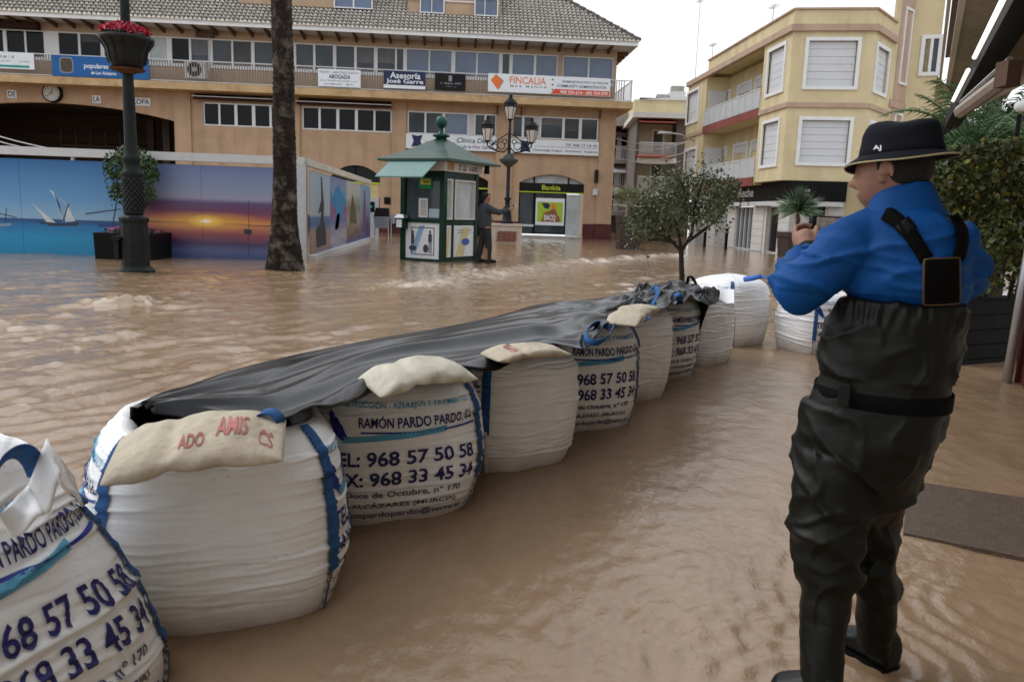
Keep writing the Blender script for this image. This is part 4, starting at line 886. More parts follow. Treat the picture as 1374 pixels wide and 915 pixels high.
mb = MB(); FG.box(mb, FG.S(979, 280), FG.S(1012, 280), 2.08, 2.27, 0, .35); FG.box(mb, FG.S(1014, 285), gE + .35, 2.08, 2.27, 0, .35); FGM.box(mb, FGM.S(1082, 280), FGM.S(1128, 280), 2.08, 2.27, 0, .35); obj('shutter_box', mb, M['grey_white'], yb)
# stone cladding: courses as pieces
def clad(fc, a0, a1, z1=2.05):
    n = 6; h = z1/n
    for k in range(n):
        mb = MB(); fc.box(mb, a0, a1, k*h + .008, (k + 1)*h - .008, 0, .05); obj('stone_course', mb, M['stone_white'], wl)
clad(FG, FG.S(978, 320), door1[0] - .03); clad(FG, door1[1] + .03, door2[0] - .25); clad(FG, door2[1] + .05, gE - .02); clad(FGM, .08, win3[0] - .1); clad(FGM, win3[1] + .1, gLM)
dw = door1[1] - door1[0]
windows(FG, yb, [(door1[0] + dw*(k/4) + .05, door1[0] + dw*((k+1)/4) - .05) for k in range(4)], .05, 2.0, -.06, M['aluminium'], M['glass_grey'], bar=.05, name='shop_door')
windows(FG, yb, [(door2[0] + .25, door2[1] - .02)], .05, 2.02, -.1, M['aluminium'], M['glass_dark'], bar=.05, name='shop_door')
windows(FGM, yb, [(win3[0] + .04, win3[1] - .04)], .64, 2.06, -.1, M['near_black'], M['glass_dark'], bar=.04, name='shop_window')
mu = pm('wall_mural', (.40, .38, .36), .7, .5, 2.2, dirt=(.05, .14, .33), dirt_amt=.9, dirt_scale=1.1)
a0, a1 = FG.S(960, 310), FG.S(974, 310); mb = MB(); FG.box(mb, a0, a1, .05, 1.75, 0, .03); obj('wall_mural', mb, mu, yb)
a0, a1 = FG.S(934, 310), FG.S(946, 310); mb = MB(); FG.box(mb, a0, a1, .05, 1.1, 0, .03); obj('wall_mural', mb, mu, yb)
mb = MB(); FGM.wall(mb, gLM + .002, LM + .2, -.3, Z1, [], .2); FRG = Face(FGM.P(LM + .2, 0), dR); FRG.wall(mb, 0, LR + 3, -.3, Z1, [], .2); obj('ground_floor_wall', mb, M['yellow_render'], yb)
# right flank tower behind
TW = thing('stair_tower', 'taller yellow stair tower with slim windows rising behind the corner building', 'building')
tA = FR.P(LR + .0, 0); FT = Face(tA, (.78, .626)); 
t0 = 0; tE = FT.S(1222, 60); FT2 = Face(FT.P(tE, 0), (.92, -.39)); t2E = FT2.S(1262, 60)
mb = MB(); ZT = 13.2
tw1 = (FT.S(1210, 60), FT.S(1221, 60)); 
FT.wall(mb, -.4, tE, 0, ZT, [], .2); FT2.wall(mb, 0, t2E, 5.2, ZT - 1.9, [], .2); FT2.wall(mb, 0, t2E, 0, 5.2, [], .2, d=-1.0)
mb.quad(FT.P(-.4, 0), FT.P(-.4, ZT), FT.P(-.4, ZT) + Vector((3, 4, 0)), FT.P(-.4, 0) + Vector((3, 4, 0)))
mb.quad(FT2.P(t2E, 5.2), FT2.P(t2E, 5.2) + Vector((3, 5, 0)), FT2.P(t2E, ZT - 1.9) + Vector((3, 5, 0)), FT2.P(t2E, ZT - 1.9))
FT2.box(mb, 0, t2E, 5.0, 5.2, -1.5, 0)
obj('wall', mb, M['yellow_render'], TW)
mb = MB(); FT.box(mb, -.02, tE, ZT, ZT + .08, -.3, .08); obj('coping', mb, M['pink_band'], TW); mb = MB(); FT2.box(mb, .0, t2E, ZT - 1.9, ZT - 1.8, -.3, .08); obj('coping', mb, M['pink_band'], TW); mb = MB(); FT.box(mb, 0, tE, Z2 + .3, Z2 + .6, -.02, .06); obj('string_course', mb, M['pink_band'], TW); mb = MB(); FT2.box(mb, .4, t2E + .2, 4.85, 5.0, -1.0, .4); obj('string_course', mb, M['pink_band'], TW)
mb = MB(); a0, a1 = FT.S(1205.5, 60), FT.S(1222, 60); FT.box(mb, a0, min(a1, tE - .02), Z2 + .62, ZT - .02, -.02, .02); FT.box(mb, a0, min(a1, tE - .02), 3.0, Z2 + .28, -.02, .02); obj('pink_panel', mb, M['pink_band'], TW)
for zz0, zz1 in ((7.6, 10.6), (3.9, 6.2)):
    a0, a1 = FT.S(1211, 60), FT.S(1219, 60); windows(FT, TW, [(a0, a1)], zz0, zz1, .06, M['white_paint'], M['glass_blue'], bar=.10, fd=.02)
a0, a1, a2, a3 = [FT2.S(x, 55) for x in (1242, 1249, 1253, 1260)]
windows(FT2, TW, [(a0, a1), (a2, a3)], 8.1, 9.5, .05, M['white_paint'], M['glass_grey'], bar=.16, fd=.02)
windows(FT2, TW, [(FT2.S(1230, 150) , FT2.S(1243, 150))], 2.6, 4.2, -.95, M['white_paint'], M['glass_grey'], bar=.15)
mb = MB()
for k in range(12): FT2.box(mb, .2 + k*.3, .23 + k*.3, 2.1, 3.1, .0, .03)
FT2.box(mb, 0, t2E, 3.1, 3.16, -.02, .05); obj('balcony_rail', mb, M['grey_white'], TW)
mb = MB(); FT2.box(mb, 0, t2E, 1.9, 2.1, -1, .1); obj('balcony', mb, M['concrete'], TW)
# roof aerials and street lamp on the corner building
for k, (px, py, h, lab) in enumerate(((955, 62, 1.2, 'low roof aerial at the far end of the yellow building'), (1036, 11, 1.0, 'roof aerial above the yellow bay'), (938, 3, 7.0, 'very tall thin aerial mast rising behind the yellow building'))):
    base = FY.P(FY.S(px, py + 25, -1.5), 0, -1.5); top = on_plane(px, py, base, FY.n); z = top.z
    o = thing('roof_aerial', lab, 'aerial', 'aerials on the roofs', loc=(base.x, base.y, 0))
    mb = MB(); mb.tube([(0, 0, ZP - .8), (0, 0, z)], .025, 6); obj('mast', mb, M['steel'], o)
    mb = MB(); mb.tube([(-.05, -.45, z), (.05, .5, z + .02)], .02, 5)
    for q in range(6): mb.tube([(-.22, -.4 + q*.16, z), (.22, -.4 + q*.16, z)], .01, 4)
    obj('array', mb, M['steel'], o)
sl = thing('wall_street_lamp', 'grey street lamp on a curved arm on the yellow building end', 'street lamp')
p = FY.P(*FY.at(932, 190), 0); mb = MB(); mb.tube([p, p + FY.n*.8 + Vector((0, 0, .35)), p + FY.n*1.3 + Vector((0, .2, .42))], .04, 6); obj('arm', mb, M['steel'], sl)
mb = MB(); c_ = p + FY.n*1.7 + Vector((0, .2, .42)); mb.hexa([c_ + Vector(v) for v in ((-.45, -.14, -.06), (.4, -.1, -.06), (.4, .1, -.06), (-.45, .14, -.06), (-.35, -.08, .09), (.4, -.07, .07), (.4, .07, .07), (-.35, .08, .09))]); bevel(obj('head', mb, M['steel'], sl), .03)

# ================================================================== houses at the end of the street
hb = thing('balcony_house', 'grey-brown house with white balconies and red awnings at the end of the street', 'building')
YB = 60.0; FBb = Face((0, YB), (1, -.12)); SB = lambda px, py=200: FBb.S(px, py)
def zB(px, py): return FBb.at(px, py)[1]
b0, b1 = SB(853), SB(935)
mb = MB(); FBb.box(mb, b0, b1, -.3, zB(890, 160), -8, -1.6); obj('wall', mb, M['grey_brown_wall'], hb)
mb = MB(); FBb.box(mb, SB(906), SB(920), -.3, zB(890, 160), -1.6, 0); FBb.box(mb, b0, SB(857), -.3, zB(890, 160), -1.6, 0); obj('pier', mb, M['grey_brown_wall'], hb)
fl = [zB(880, 213), zB(880, 258)]
for z in fl:
    mb = MB(); FBb.box(mb, SB(856), SB(907), z - .35, z, -1.6, .5); bo = obj('balcony', mb, M['white_paint'], hb)
    mb = MB(); FBb.box(mb, SB(857), SB(906), z + 1.05, z + 1.12, .42, .48)
    for k in range(34): a = SB(857) + (SB(906) - SB(857))*k/33; FBb.box(mb, a, a + .03, z, z + 1.05, .44, .47)
    obj('railing', mb, M['grey_white'], bo)
    mb = MB(); FBb.box(mb, SB(857), SB(905), z, z + 2.6, -1.58, -1.5); obj('back_wall', mb, pm('cream_wall%d' % int(z), (.52, .46, .36), .8), hb)
    windows(FBb, hb, [(SB(879), SB(892))], z + .1, z + 2.1, -1.45, M['white_paint'], M['glass_grey'], bar=.1)
    mb = MB(); P = FBb.P; a0, a1 = SB(855), SB(903); zz = z + 2.7
    mb.prism([P(a0, zz + .25, -1.4), P(a0, zz - .2, .9), P(a0, zz - .25, .9), P(a0, zz + .2, -1.4)], FBb.u*(a1 - a0)); obj('awning', mb, pm('red_awning%d' % int(z), (.40, .10, .06), .8), hb)
mb = MB(); FBb.box(mb, SB(846), b1, zB(890, 160), zB(890, 153), -9, .7); obj('roof_slab', mb, M['stone_white'], hb)
mb = MB(); FBb.box(mb, SB(852), b1 + 2, zB(890, 153), zB(890, 128), -9, -2.5); at_ = obj('attic', mb, M['yellow_render'], hb)
mb = MB(); P = FBb.P; z0_, z1_ = zB(890, 128), zB(890, 119); mb.prism([P(SB(860), z0_, -2.3), P(b1 + 2, z0_, -2.3), P(b1 + 2, z1_, -2.3)], FBb.n*-6); obj('roof', mb, M['stone_white'], hb)
for px, yt, w_ in ((875, 122, .9), (893.5, 117, .55), (914, 105, .6)):
    mb = MB(); a = SB(px); FBb.box(mb, a - w_, a + w_, z0_ - .3, zB(px, yt + 8), -4.5, -3.4); ch = obj('chimney', mb, M['stone_white'], hb)
    mb = MB(); FBb.box(mb, a - w_*.8, a + w_*.8, zB(px, yt + 8), zB(px, yt), -4.4, -3.5); obj('cowl', mb, M['near_black'] if px < 880 else M['concrete'], ch)
mb = MB(); FBb.box(mb, SB(856), SB(910), -.3, fl[1] - .4, -1.5, -.2); obj('shopfront', mb, M['dark_room'], hb)
# narrower dark house left of it
nh = thing('narrow_house', 'shaded narrow house with small balconies beside the orange building', 'building')
YN = 66.0; FN = Face((0, YN), (1, 0)); SN = lambda px, py=200: FN.S(px, py); zN = lambda px, py: FN.at(px, py)[1]
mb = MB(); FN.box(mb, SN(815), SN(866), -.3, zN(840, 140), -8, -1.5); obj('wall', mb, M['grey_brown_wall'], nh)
mb = MB(); FN.box(mb, SN(815), SN(858), zN(840, 170), zN(840, 148), -8, .2); obj('parapet', mb, M['concrete'], nh)
for py in (215, 250, 285):
    z = zN(840, py); mb = MB(); FN.box(mb, SN(818), SN(852), z - .3, z, -1.5, .3); bo = obj('balcony', mb, M['concrete'], nh)
    mb = MB(); FN.box(mb, SN(818), SN(852), z + 1.0, z + 1.1, .2, .28)
    for k in range(14): a = SN(818) + (SN(852) - SN(818))*k/13; FN.box(mb, a, a + .06, z, z + 1.0, .22, .26)
    obj('railing', mb, M['grey_white'], bo)
    windows(FN, nh, [(SN(824), SN(832)), (SN(838), SN(846))], z + .1, z + 2.0, -1.4, M['aluminium'], M['glass_dark'], bar=.08)
for py in (183, 232):
    z = zN(840, py); P = FN.P; mb = MB(); mb.prism([P(SN(818), z + .7, -1.4), P(SN(818), z, .9), P(SN(818), z - .08, .9), P(SN(818), z + .6, -1.4)], FN.u*(SN(846) - SN(818))); obj('awning', mb, M['brown_canvas'] if py < 200 else M['grey_white'], nh)
cb = thing('overhead_cables', 'thin overhead cables crossing the street mouth beside the orange building', 'cable')
for (y0, y1) in ((184, 190), (197, 190), (209, 215), (212, 203)):
    a = on_plane(820, y0, (0, 50, 0), (0, 1, 0)); b = on_plane(925, y1, (0, 46, 0), (0, 1, 0))
    mb = MB(); mb.tube([a.lerp(b, k/8) + Vector((0, 0, -.35*math.sin(math.pi*k/8))) for k in range(9)], .022, 5); obj('cable', mb, M['grey_white'], cb)

# ================================================================== white house behind the man, far right
wh = thing('terrace_house', 'pale house with dark terrace glazing behind the man in the hat', 'building')
FW = Face((0, 27.0), (1, .05)); SW = lambda px, py=270: FW.S(px, py); zW = lambda px, py: FW.at(px, py)[1]
mb = MB(); FW.box(mb, SW(1210), SW(1420), -.3, zW(1280, 305), -6, -.2); obj('wall', mb, pm('pale_wall', (.52, .46, .40), .85, .1, 2), wh)
mb = MB(); FW.box(mb, SW(1240), SW(1330), zW(1280, 262), zW(1280, 253), -5, .9); obj('terrace_slab', mb, M['stone_white'], wh)
mb = MB(); FW.box(mb, SW(1255), SW(1330), zW(1280, 270), zW(1280, 262), -5, .4); obj('beam', mb, M['brown_wood'], wh)
mb = MB(); FW.box(mb, SW(1245), SW(1268), zW(1280, 305), zW(1280, 268), -1, .5); obj('pier', mb, pm('pink_pier', (.42, .25, .2), .8), wh)
windows(FW, wh, [(SW(1262), SW(1277)), (SW(1279), SW(1300))], zW(1280, 253), zW(1280, 228), .1, M['near_black'], M['glass_grey'], bar=.08)
mb = MB(); FW.box(mb, SW(1240), SW(1340), zW(1280, 226), zW(1280, 222), -5, .3); obj('roof_edge', mb, M['concrete'], wh)

# ================================================================== planters, bollards, street tree
def tub(px, py, wpx, hpx, lab, flare=1.25):
    p = ground(px, py); s_ = px_m(p); o = thing('planter', lab, 'planter', 'tall square street planters', loc=p); w_ = wpx/2/s_; h = hpx/s_
    mb = MB(); mb.hexa([(x*w_*k, y*w_*k, z) for z, k in ((-.2, 1/flare), (h*.78, .94)) for x, y in ((-1, -1), (1, -1), (1, 1), (-1, 1))]); obj('body', mb, pm('planter_brown' + str(px), (.045, .032, .030), .55, .2, 4), o)
    mb = MB(); mb.hexa([(x*w_, y*w_, z) for z in (h*.78, h) for x, y in ((-1, -1), (1, -1), (1, 1), (-1, 1))]); bevel(obj('rim', mb, MATS['planter_brown' + str(px)], o), .03)
    return p, h, w_
p, h, w_ = tub(842, 334, 31, 43, 'tall brown planter with a fan palm beside the orange building')
fp = thing('fan_palm', 'small pale fan palm growing in the brown planter by the orange building', 'palm', loc=(p.x, p.y, h))
def fan_leaf(mb, base, az_, el_, L, R, n=15):
    d = Vector((math.sin(az_)*math.cos(el_), math.cos(az_)*math.cos(el_), math.sin(el_))); sd_ = d.cross(Vector((0, 0, 1))).normalized(); up = sd_.cross(d)
    c = Vector(base) + d*L; mb.tube([base, c], .012, 4)
    for k in range(n):
        a = (k/(n-1) - .5)*2.9; v = d*math.cos(a) + sd_*math.sin(a) + up*.25; t = sd_*math.cos(a) - d*math.sin(a); e_ = c + v*R*rnd.uniform(.85, 1.05) + Vector((0, 0, -.22*R))
        mb.poly([c, c + v*R*.55 + t*.04, e_, c + v*R*.55 - t*.04])
mb = MB()
for k in range(22): fan_leaf(mb, (0, 0, .35), k*2.4, rnd.uniform(.05, 1.3), rnd.uniform(.35, .75), rnd.uniform(.5, .72))
obj('fronds', mb, leaf_mats['fan_leaf'], fp); mb = MB(); mb.tube([(0, 0, -.2), (.02, 0, .4)], [.12, .10], 8); obj('trunk', mb, M['brown_wood'], fp)
p, h, w_ = tub(1066, 345, 40, 33, 'squat brown planter with a spiky plant before the corner shop')
yu = thing('spiky_plant', 'round spiky grey-green plant in the planter before the corner shop', 'plant', loc=(p.x, p.y, h))
mb = MB()
for k in range(420):
    a = rnd.uniform(0, 6.28); e_ = rnd.uniform(-.35, 1.55); d = Vector((math.cos(a)*math.cos(e_), math.sin(a)*math.cos(e_), math.sin(e_))); L = rnd.uniform(.75, 1.25); t = d.orthogonal().normalized()*.022
    b_ = Vector((0, 0, .85)) + d*.05; m_ = b_ + d*L*.6 - Vector((0, 0, .03)); q = b_ + d*L - Vector((0, 0, .13*L)); mb.poly([b_ + t, m_ + t, q, m_ - t, b_ - t])
obj('leaves', mb, leaf_mats['yucca_leaf'], yu); mb = MB(); mb.tube([(-.02, 0, -.2), (.02, 0, .85)], [.09, .08], 8); mb.tube([(.02, .05, .2), (.12, .1, .55)], .05, 6); obj('trunk', mb, M['brown_wood'], yu)
for k, (px, py, h, lab) in enumerate(((945, 331, .95, 'dark street bollard nearer the olive tree'), (973.5, 334.5, 1.0, 'dark street bollard nearer the shop door'), (951, 400, .36, 'short dark bollard top showing behind the white bags'))):
    p = ground(px, py); o = thing('bollard', lab, 'bollard', 'dark street bollards', loc=p if k < 2 else (at_dist(951, 400, 10.5).x, at_dist(951, 400, 10.5).y, 0)); r = .075 if k < 2 else .085
    if k == 2: h = .62
    mb = MB(); mb.lathe([(r*1.15, -.2), (r*1.15, .08), (r, .1), (r, h - .12), (r*1.12, h - .10), (r*1.12, h - .03), (r*.9, h)], 12); obj('post', mb, M['near_black'], o)
    mb = MB(); mb.lathe([(r*1.13, h - .2), (r*1.13, h - .16)], 12); obj('collar', mb, M['steel'], o)
# the slim street tree behind the bags
ob = at_dist(915, 380, 12.0); OB = Vector((ob.x, ob.y, 0)); s_ = 1056/12.2
ot = thing('street_tree', 'slim olive-like street tree with loose grey-green crown behind the bags', 'tree', loc=OB)
def lpx(px, py, dep=0.0):
    q = at_dist(px, py, 12.0 + dep); return Vector((q.x - OB.x, q.y - OB.y, q.z))
bark = pm('tree_bark', (.028, .022, .018), .9, .3, 12, .4, 50)
mb = MB(); fork = lpx(914, 337)
mb.tube([(0, 0, -.2), lpx(915.5, 385), lpx(914.5, 360), fork], [.045, .042, .038, .034], 8)
br = [[(914, 337), (905, 328), (897, 318), (884, 300), (868, 285)], [(914, 337), (912, 320), (906, 296), (898, 268), (893, 246)], [(914, 337), (922, 325), (929, 312), (930, 290), (936, 262), (944, 240)], [(922, 325), (940, 312), (958, 298), (970, 285), (981, 262)], [(906, 326), (890, 322), (872, 322), (858, 318)], [(908, 305), (918, 288), (921, 265), (915, 245)], [(930, 300), (948, 285), (958, 265), (962, 250)], [(897, 318), (880, 312), (862, 300), (852, 292)]]
tips = []
for i, b_ in enumerate(br):
    pts = [lpx(x, y, (0 if j == 0 else (.5*math.sin(i*2.1))*j/len(b_))) for j, (x, y) in enumerate(b_)]
    mb.tube(pts, [.026*(1 - .75*j/len(pts)) + .003 for j in range(len(pts))], 6); tips += pts[2:]
    for p in pts[2:]:
        for _ in range(4):
            d = Vector((rnd.gauss(0, .16), rnd.gauss(0, .16), rnd.gauss(.04, .14))); mb.tube([p, p + d*.6, p + d], [.006, .004, .003], 4); tips.append(p + d); tips.append(p + d*.6)
obj('trunk', mb, bark, ot)
spots = [(851, 300, .13), (862, 282, .2), (858, 310, .12), (875, 262, .17), (880, 296, .2), (893, 252, .19), (896, 280, .18), (905, 245, .2), (917, 262, .2), (924, 246, .17), (938, 252, .19), (950, 245, .16), (945, 272, .18), (962, 256, .17), (975, 262, .15), (983, 250, .10), (900, 303, .17), (920, 290, .15), (955, 290, .1), (870, 273, .15), (932, 282, .15), (966, 278, .1)]
cl = [(lpx(x, y, rnd.uniform(-.55, .55)), r) for x, y, r in spots]
def olive():
    c, r = rnd.choice(cl) if rnd.random() < .82 else (rnd.choice(tips), .12)
    v = Vector((rnd.gauss(0, 1), rnd.gauss(0, 1), rnd.gauss(0, 1)))*r*.62; return c + v
obj('crown', leafcloud(5800, olive, .046), leaf_mats['olive_leaf'], ot)
# ================================================================== shopfront, awning and greenery on the near right
SU = Vector((.52, .855, 0)).normalized(); SNn = Vector((-SU.y, SU.x, 0))
FSH = Face((5.38, 6.82), SU, SNn)
shop = thing('shop_building', 'near shop building edge with maroon jamb, overhead slab and dark eaves', 'building')
mb = MB(); FSH.box(mb, -16, -.02, -.3, 6.5, -.4, 0); obj('wall', mb, pm('shop_wall', (.40, .36, .31), .85, .1, 2, .2, 30), shop)
mb = MB(); FSH.box(mb, -.35, .02, -.2, 2.9, .004, .10); obj('jamb', mb, M['maroon_tile'], shop)
mb = MB(); FSH.box(mb, -3.4, -.55, .0, 2.5, .004, .05); obj('shop_window', mb, M['glass_dark'], shop)
zc = 4.5; q0, q1 = ground(1283, 0, zc), ground(1259, 136, zc)
d0 = (q0 - FSH.p).dot(SNn); sE = (q1 - FSH.p).dot(SU)
mb = MB(); FSH.box(mb, -16, sE, zc, zc + .22, -.4, d0 - .12); obj('overhead_slab', mb, pm('grey_soffit', (.30, .28, .26), .9, .2, 3, .3, 25), shop)
mb = MB(); FSH.box(mb, -16, sE + .1, zc - .04, zc + .26, d0 - .12, d0 - .04); FSH.box(mb, -16, sE, zc + .001, zc + .28, d0 + .06, d0 + .11); obj('slab_edge', mb, M['stone_white'], shop)
mb = MB(); q2 = ground(1268, 78, 5.6); dd = (q2 - FSH.p).dot(SNn); s2_ = (q2 - FSH.p).dot(SU); FSH.box(mb, -16, s2_, 5.6, 5.72, d0 - .1, dd); obj('eaves', mb, M['brown_wood'], shop)
mb = MB(); FSH.box(mb, -16, s2_ - .3, 5.72, 9.5, -.4, d0 - .3); obj('upper_wall', mb, MATS['shop_wall'], shop)
mb = MB(); FSH.box(mb, sE - .5, sE - .2, -.3, zc, -.3, 0); obj('column', mb, MATS['shop_wall'], shop)
# retractable awning
aw = thing('awning', 'beige shop awning with dark front bar and white tubes overhead', 'awning')
za = 2.5; a_far, a_near = ground(1268, 163, za), ground(1352, 0, za); ab = (a_near - a_far).normalized(); a_end = a_far - ab*0 + ab*11
def AP(t, off=0, z=0): return a_far + ab*t + SNn*off + Vector((0, 0, z))
mb = MB(); mb.prism([AP(0, 0, -.07), AP(0, 0, .06), AP(0, -.13, .06), AP(0, -.13, -.07)], ab*11); mb.prism([AP(-.35, .02, -.14), AP(0, -.0, .06), AP(0, -.13, .06), AP(-.05, -.06, -.1)], ab*.02); obj('front_bar', mb, M['near_black'], aw)
tp = [AP(t, -.13, .04) for t in (0, 11)]; wd = [FSH.P((AP(t) - FSH.p).dot(SU), 3.0, .03) for t in (0, 11)]
mb = MB(); mb.prism([tp[0], tp[1], wd[1], wd[0]], (0, 0, .015)); obj('canvas', mb, pm('awning_canvas', (.40, .33, .27), .9, .08, 2), aw)
tube_m = bpy.data.materials.new('glow_white'); tube_m.use_nodes = True; b_ = tube_m.node_tree.nodes['Principled BSDF']; b_.inputs['Base Color'].default_value = (.9, .9, .85, 1); b_.inputs['Emission Color'].default_value = (1, .97, .88, 1); b_.inputs['Emission Strength'].default_value = .9
Lb = (a_near - a_far).length; t1 = (ground(1288, 130, za) - a_far).dot(ab); t2 = (ground(1309, 88, za) - a_far).dot(ab); t3_ = (ground(1317, 70, za) - a_far).dot(ab)
for ta, tb_ in ((t1, t2), (t3_, t3_ + 2.0), (t3_ + 2.3, t3_ + 4.4)):
    mb = MB(); mb.tube([AP(ta, .03, -.03), AP(tb_, .03, -.03)], .015, 8); obj('glow_tube', mb, tube_m, aw)  # thin white strips beside the front bar, weakly emissive
el_ = at_dist(1352, 104, 5.1); e0 = at_dist(1289, 150, 6.4)
mb = MB(); mb.tube([e0, el_], .045, 8); ar = obj('folding_arm', mb, pm('arm_metal', (.30, .25, .2), .45), aw); mb = MB(); mb.tube([e0 + Vector((0, 0, .06)), el_ + Vector((0, 0, .09))], .018, 6); obj('arm_spring', mb, M['steel'], ar)
mb = MB(); mb.box(el_.x - .04, el_.x + .04, el_.y - .05, el_.y + .05, el_.z - .05, el_.z + .08); obj('arm_knuckle', mb, M['brown_wood'], ar)
# leaning grey pole at the frame edge
pb = ground(1351, 512); pole = thing('leaning_pole', 'grey metal pole leaning against the maroon shop jamb', 'pole', loc=pb)
q = at_dist(1374, 378, (pb.xy.length)) - pb; mb = MB(); mb.tube([q*-.1, q*1.0, q*2.2], .045, 10); obj('tube', mb, M['steel'], pole, True)
mb = MB(); mb.tube([q*-.1 + Vector((.12, .02, 0)), q*1.9 + Vector((.10, .02, 0))], .03, 8); obj('second_tube', mb, pm('pole_red', (.12, .02, .025), .5), pole, True)
# plank planter with the tall hedge
HB = ground(1322, 487); pl = thing('plank_planter', 'black plank planter box behind the man beside the shop', 'planter')
FP = Face(HB, (.93, .36), (.36, -.93)); FP.p = FP.p - FP.u*.42
pw, ph, pdp = 1.5, .68, .5
mb = MB(); FP.box(mb, .03, pw - .03, -.2, ph - .02, -pdp + .02, -.03); ib = obj('liner', mb, M['near_black'], pl)
plk = pm('black_plank', (.007, .0065, .006), .7, .4, 6, .3, 30, spec=.12)
for k in range(5):
    mb = MB(); FP.box(mb, 0, pw, -.1 + k*.156, .044 + k*.156, -.03, -.002*(k % 2)); obj('plank', mb, plk, pl)
    mb = MB(); fe = Face(FP.P(0, 0, 0), -FP.n, -FP.u); fe.box(mb, .03, pdp, -.1 + k*.156, .044 + k*.156, -.03, -.002*(k % 2)); obj('plank', mb, plk, pl)
hg = thing('hedge_shrub', 'dense yellow-green upright shrub growing from the black plank planter', 'shrub', loc=FP.P(pw*.5, ph, -pdp/2))
mb = MB()
for k in range(9):
    x = rnd.uniform(-.5, .5); y = rnd.uniform(-.15, .15); p0_ = Vector((FP.u*x + FP.n*y)); mb.tube([p0_ + Vector((0, 0, -.1)), p0_*1.1 + Vector((.03, 0, .6)), p0_*1.15 + Vector((0, .03, 1.35))], [.018, .013, .005], 5)
obj('stems', mb, bark, hg)
def hedge():
    while True:
        x, z, y = rnd.uniform(-.68, .68), rnd.uniform(.05, 1.72), rnd.uniform(-.42, .42); top = 1.55 + .17*math.sin(x*6) + .1*math.sin(x*13+1)
        if z > top: continue
        e_ = max(abs(y)/.42, abs(x)/.68, z/top)
        if z < .3 and rnd.random() < .72: continue
        if rnd.random() < e_**2 + .12: return FP.u*(x + .06*math.sin(z*9)) + FP.n*(y*(1 + .1*math.sin(z*7 + x*5))) + Vector((0, 0, z))
obj('foliage', leafcloud(7500, hedge, .068), leaf_mats['hedge_leaf'], hg)
obj('leaves', leafcloud(1500, hedge, .06), leafmat('hedge_yellow', (.16, .13, .015), .4), hg)
# feathery palms beyond
for k, (px, py, dist, n, lab) in enumerate(((1305, 205, 15.0, 60, 'bushy green palm drooping behind the hat, below the awning'), (1360, 190, 16.5, 50, 'dark green palm at the right edge above the hedge shrub'))):
    c = at_dist(px, py, dist); o = thing('feather_palm', lab, 'palm tree', loc=(c.x, c.y, 0))
    mb = MB()
    for j in range(n): frond(mb, (0, 0, c.z - .1), j*2.4 + k, rnd.uniform(-.1, 1.25), rnd.uniform(1.2, 2.0), rnd.uniform(1.0, 2.1), nl=34, wl=.5, lw=.03)
    obj('crown', mb, leaf_mats['palm_leaf'], o)
    mb = MB(); mb.tube([(0, 0, -.2), (.02, 0, c.z*.5), (0, 0, c.z)], [.15, .12, .13], 10); obj('trunk', mb, bark, o)
bt = at_dist(1330, 190, 21); bgt = thing('background_tree', 'dark leafy tree filling the gap behind the palms at the right', 'tree', loc=(bt.x, bt.y, 0))
mb = MB(); mb.tube([(0, 0, -.2), (.1, 0, 1.5), (0, 0, 3)], [.2, .16, .1], 8); obj('trunk', mb, bark, bgt)
def btree():
    while True:
        p = Vector((rnd.uniform(-1, 1), rnd.uniform(-1, 1), rnd.uniform(-1, 1)))
        if p.length < 1 and rnd.random() < .25 + p.length**2: return (p.x*2.6*(1 + .1*math.sin(p.z*8)), p.y*1.3, 2.3 + p.z*1.6*(1 + .12*math.sin(p.x*9)))
obj('crown', leafcloud(9000, btree, .17), leafmat('back_leaf', (.045, .08, .035), .5), bgt)
gl = thing('globe_lamp', 'small white globe lamp at the right edge under the awning', 'lamp'); c = at_dist(1370, 143, 12)
mb = MB(); mb.lathe([(r_*.7, z_*.7) for r_, z_ in [(.0, -.10), (.06, -.09), (.10, -.05), (.115, 0), (.10, .05), (.06, .09), (0, .10)]], 16, tuple(c)); obj('globe', mb, M['white_paint'], gl, True)
mb = MB(); mb.tube([c - Vector((0, 0, .1)), (c.x, c.y, 0)], .03, 6); obj('pole', mb, M['near_black'], gl)
# drowned door mat
mt = [ground(1218, 646), ground(1440, 682), ground(1440, 768), ground(1212, 716)]
for p, z in zip(mt, (.008, .020, .022, .006)): p.z = z
n = 14; mb = MB(); G_ = []
for i in range(n + 1):
    for j in range(n + 1):
        u, v = i/n, j/n; p = (mt[0].lerp(mt[1], u)).lerp(mt[3].lerp(mt[2], u), v); p.z += .004*math.sin(u*5)*math.sin(v*3); G_.append(p)
fs = [(i*(n+1)+j, i*(n+1)+j+1, (i+1)*(n+1)+j+1, (i+1)*(n+1)+j) for i in range(n) for j in range(n)]
b_ = len(G_); allv = G_ + [p - Vector((0, 0, .05)) for p in G_]; fs2 = fs + [(b_+d, b_+c_, b_+b2, b_+a) for a, b2, c_, d in fs]
edge = [i*(n+1) for i in range(n+1)] + [n*(n+1)+j for j in range(1, n+1)] + [i*(n+1)+n for i in range(n-1, -1, -1)] + [j for j in range(n-1, 0, -1)]
fs2 += [(edge[k], edge[(k+1) % len(edge)], b_+edge[(k+1) % len(edge)], b_+edge[k]) for k in range(len(edge))]
tag(raw('door_mat', allv, fs2, pm('wet_mat', (.115, .080, .058), .35, .35, 30, .6, 160, dirt=(.10, .07, .05), dirt_amt=.6, dirt_scale=5)), 'dark brown wet door mat half afloat at the shop door', 'door mat')
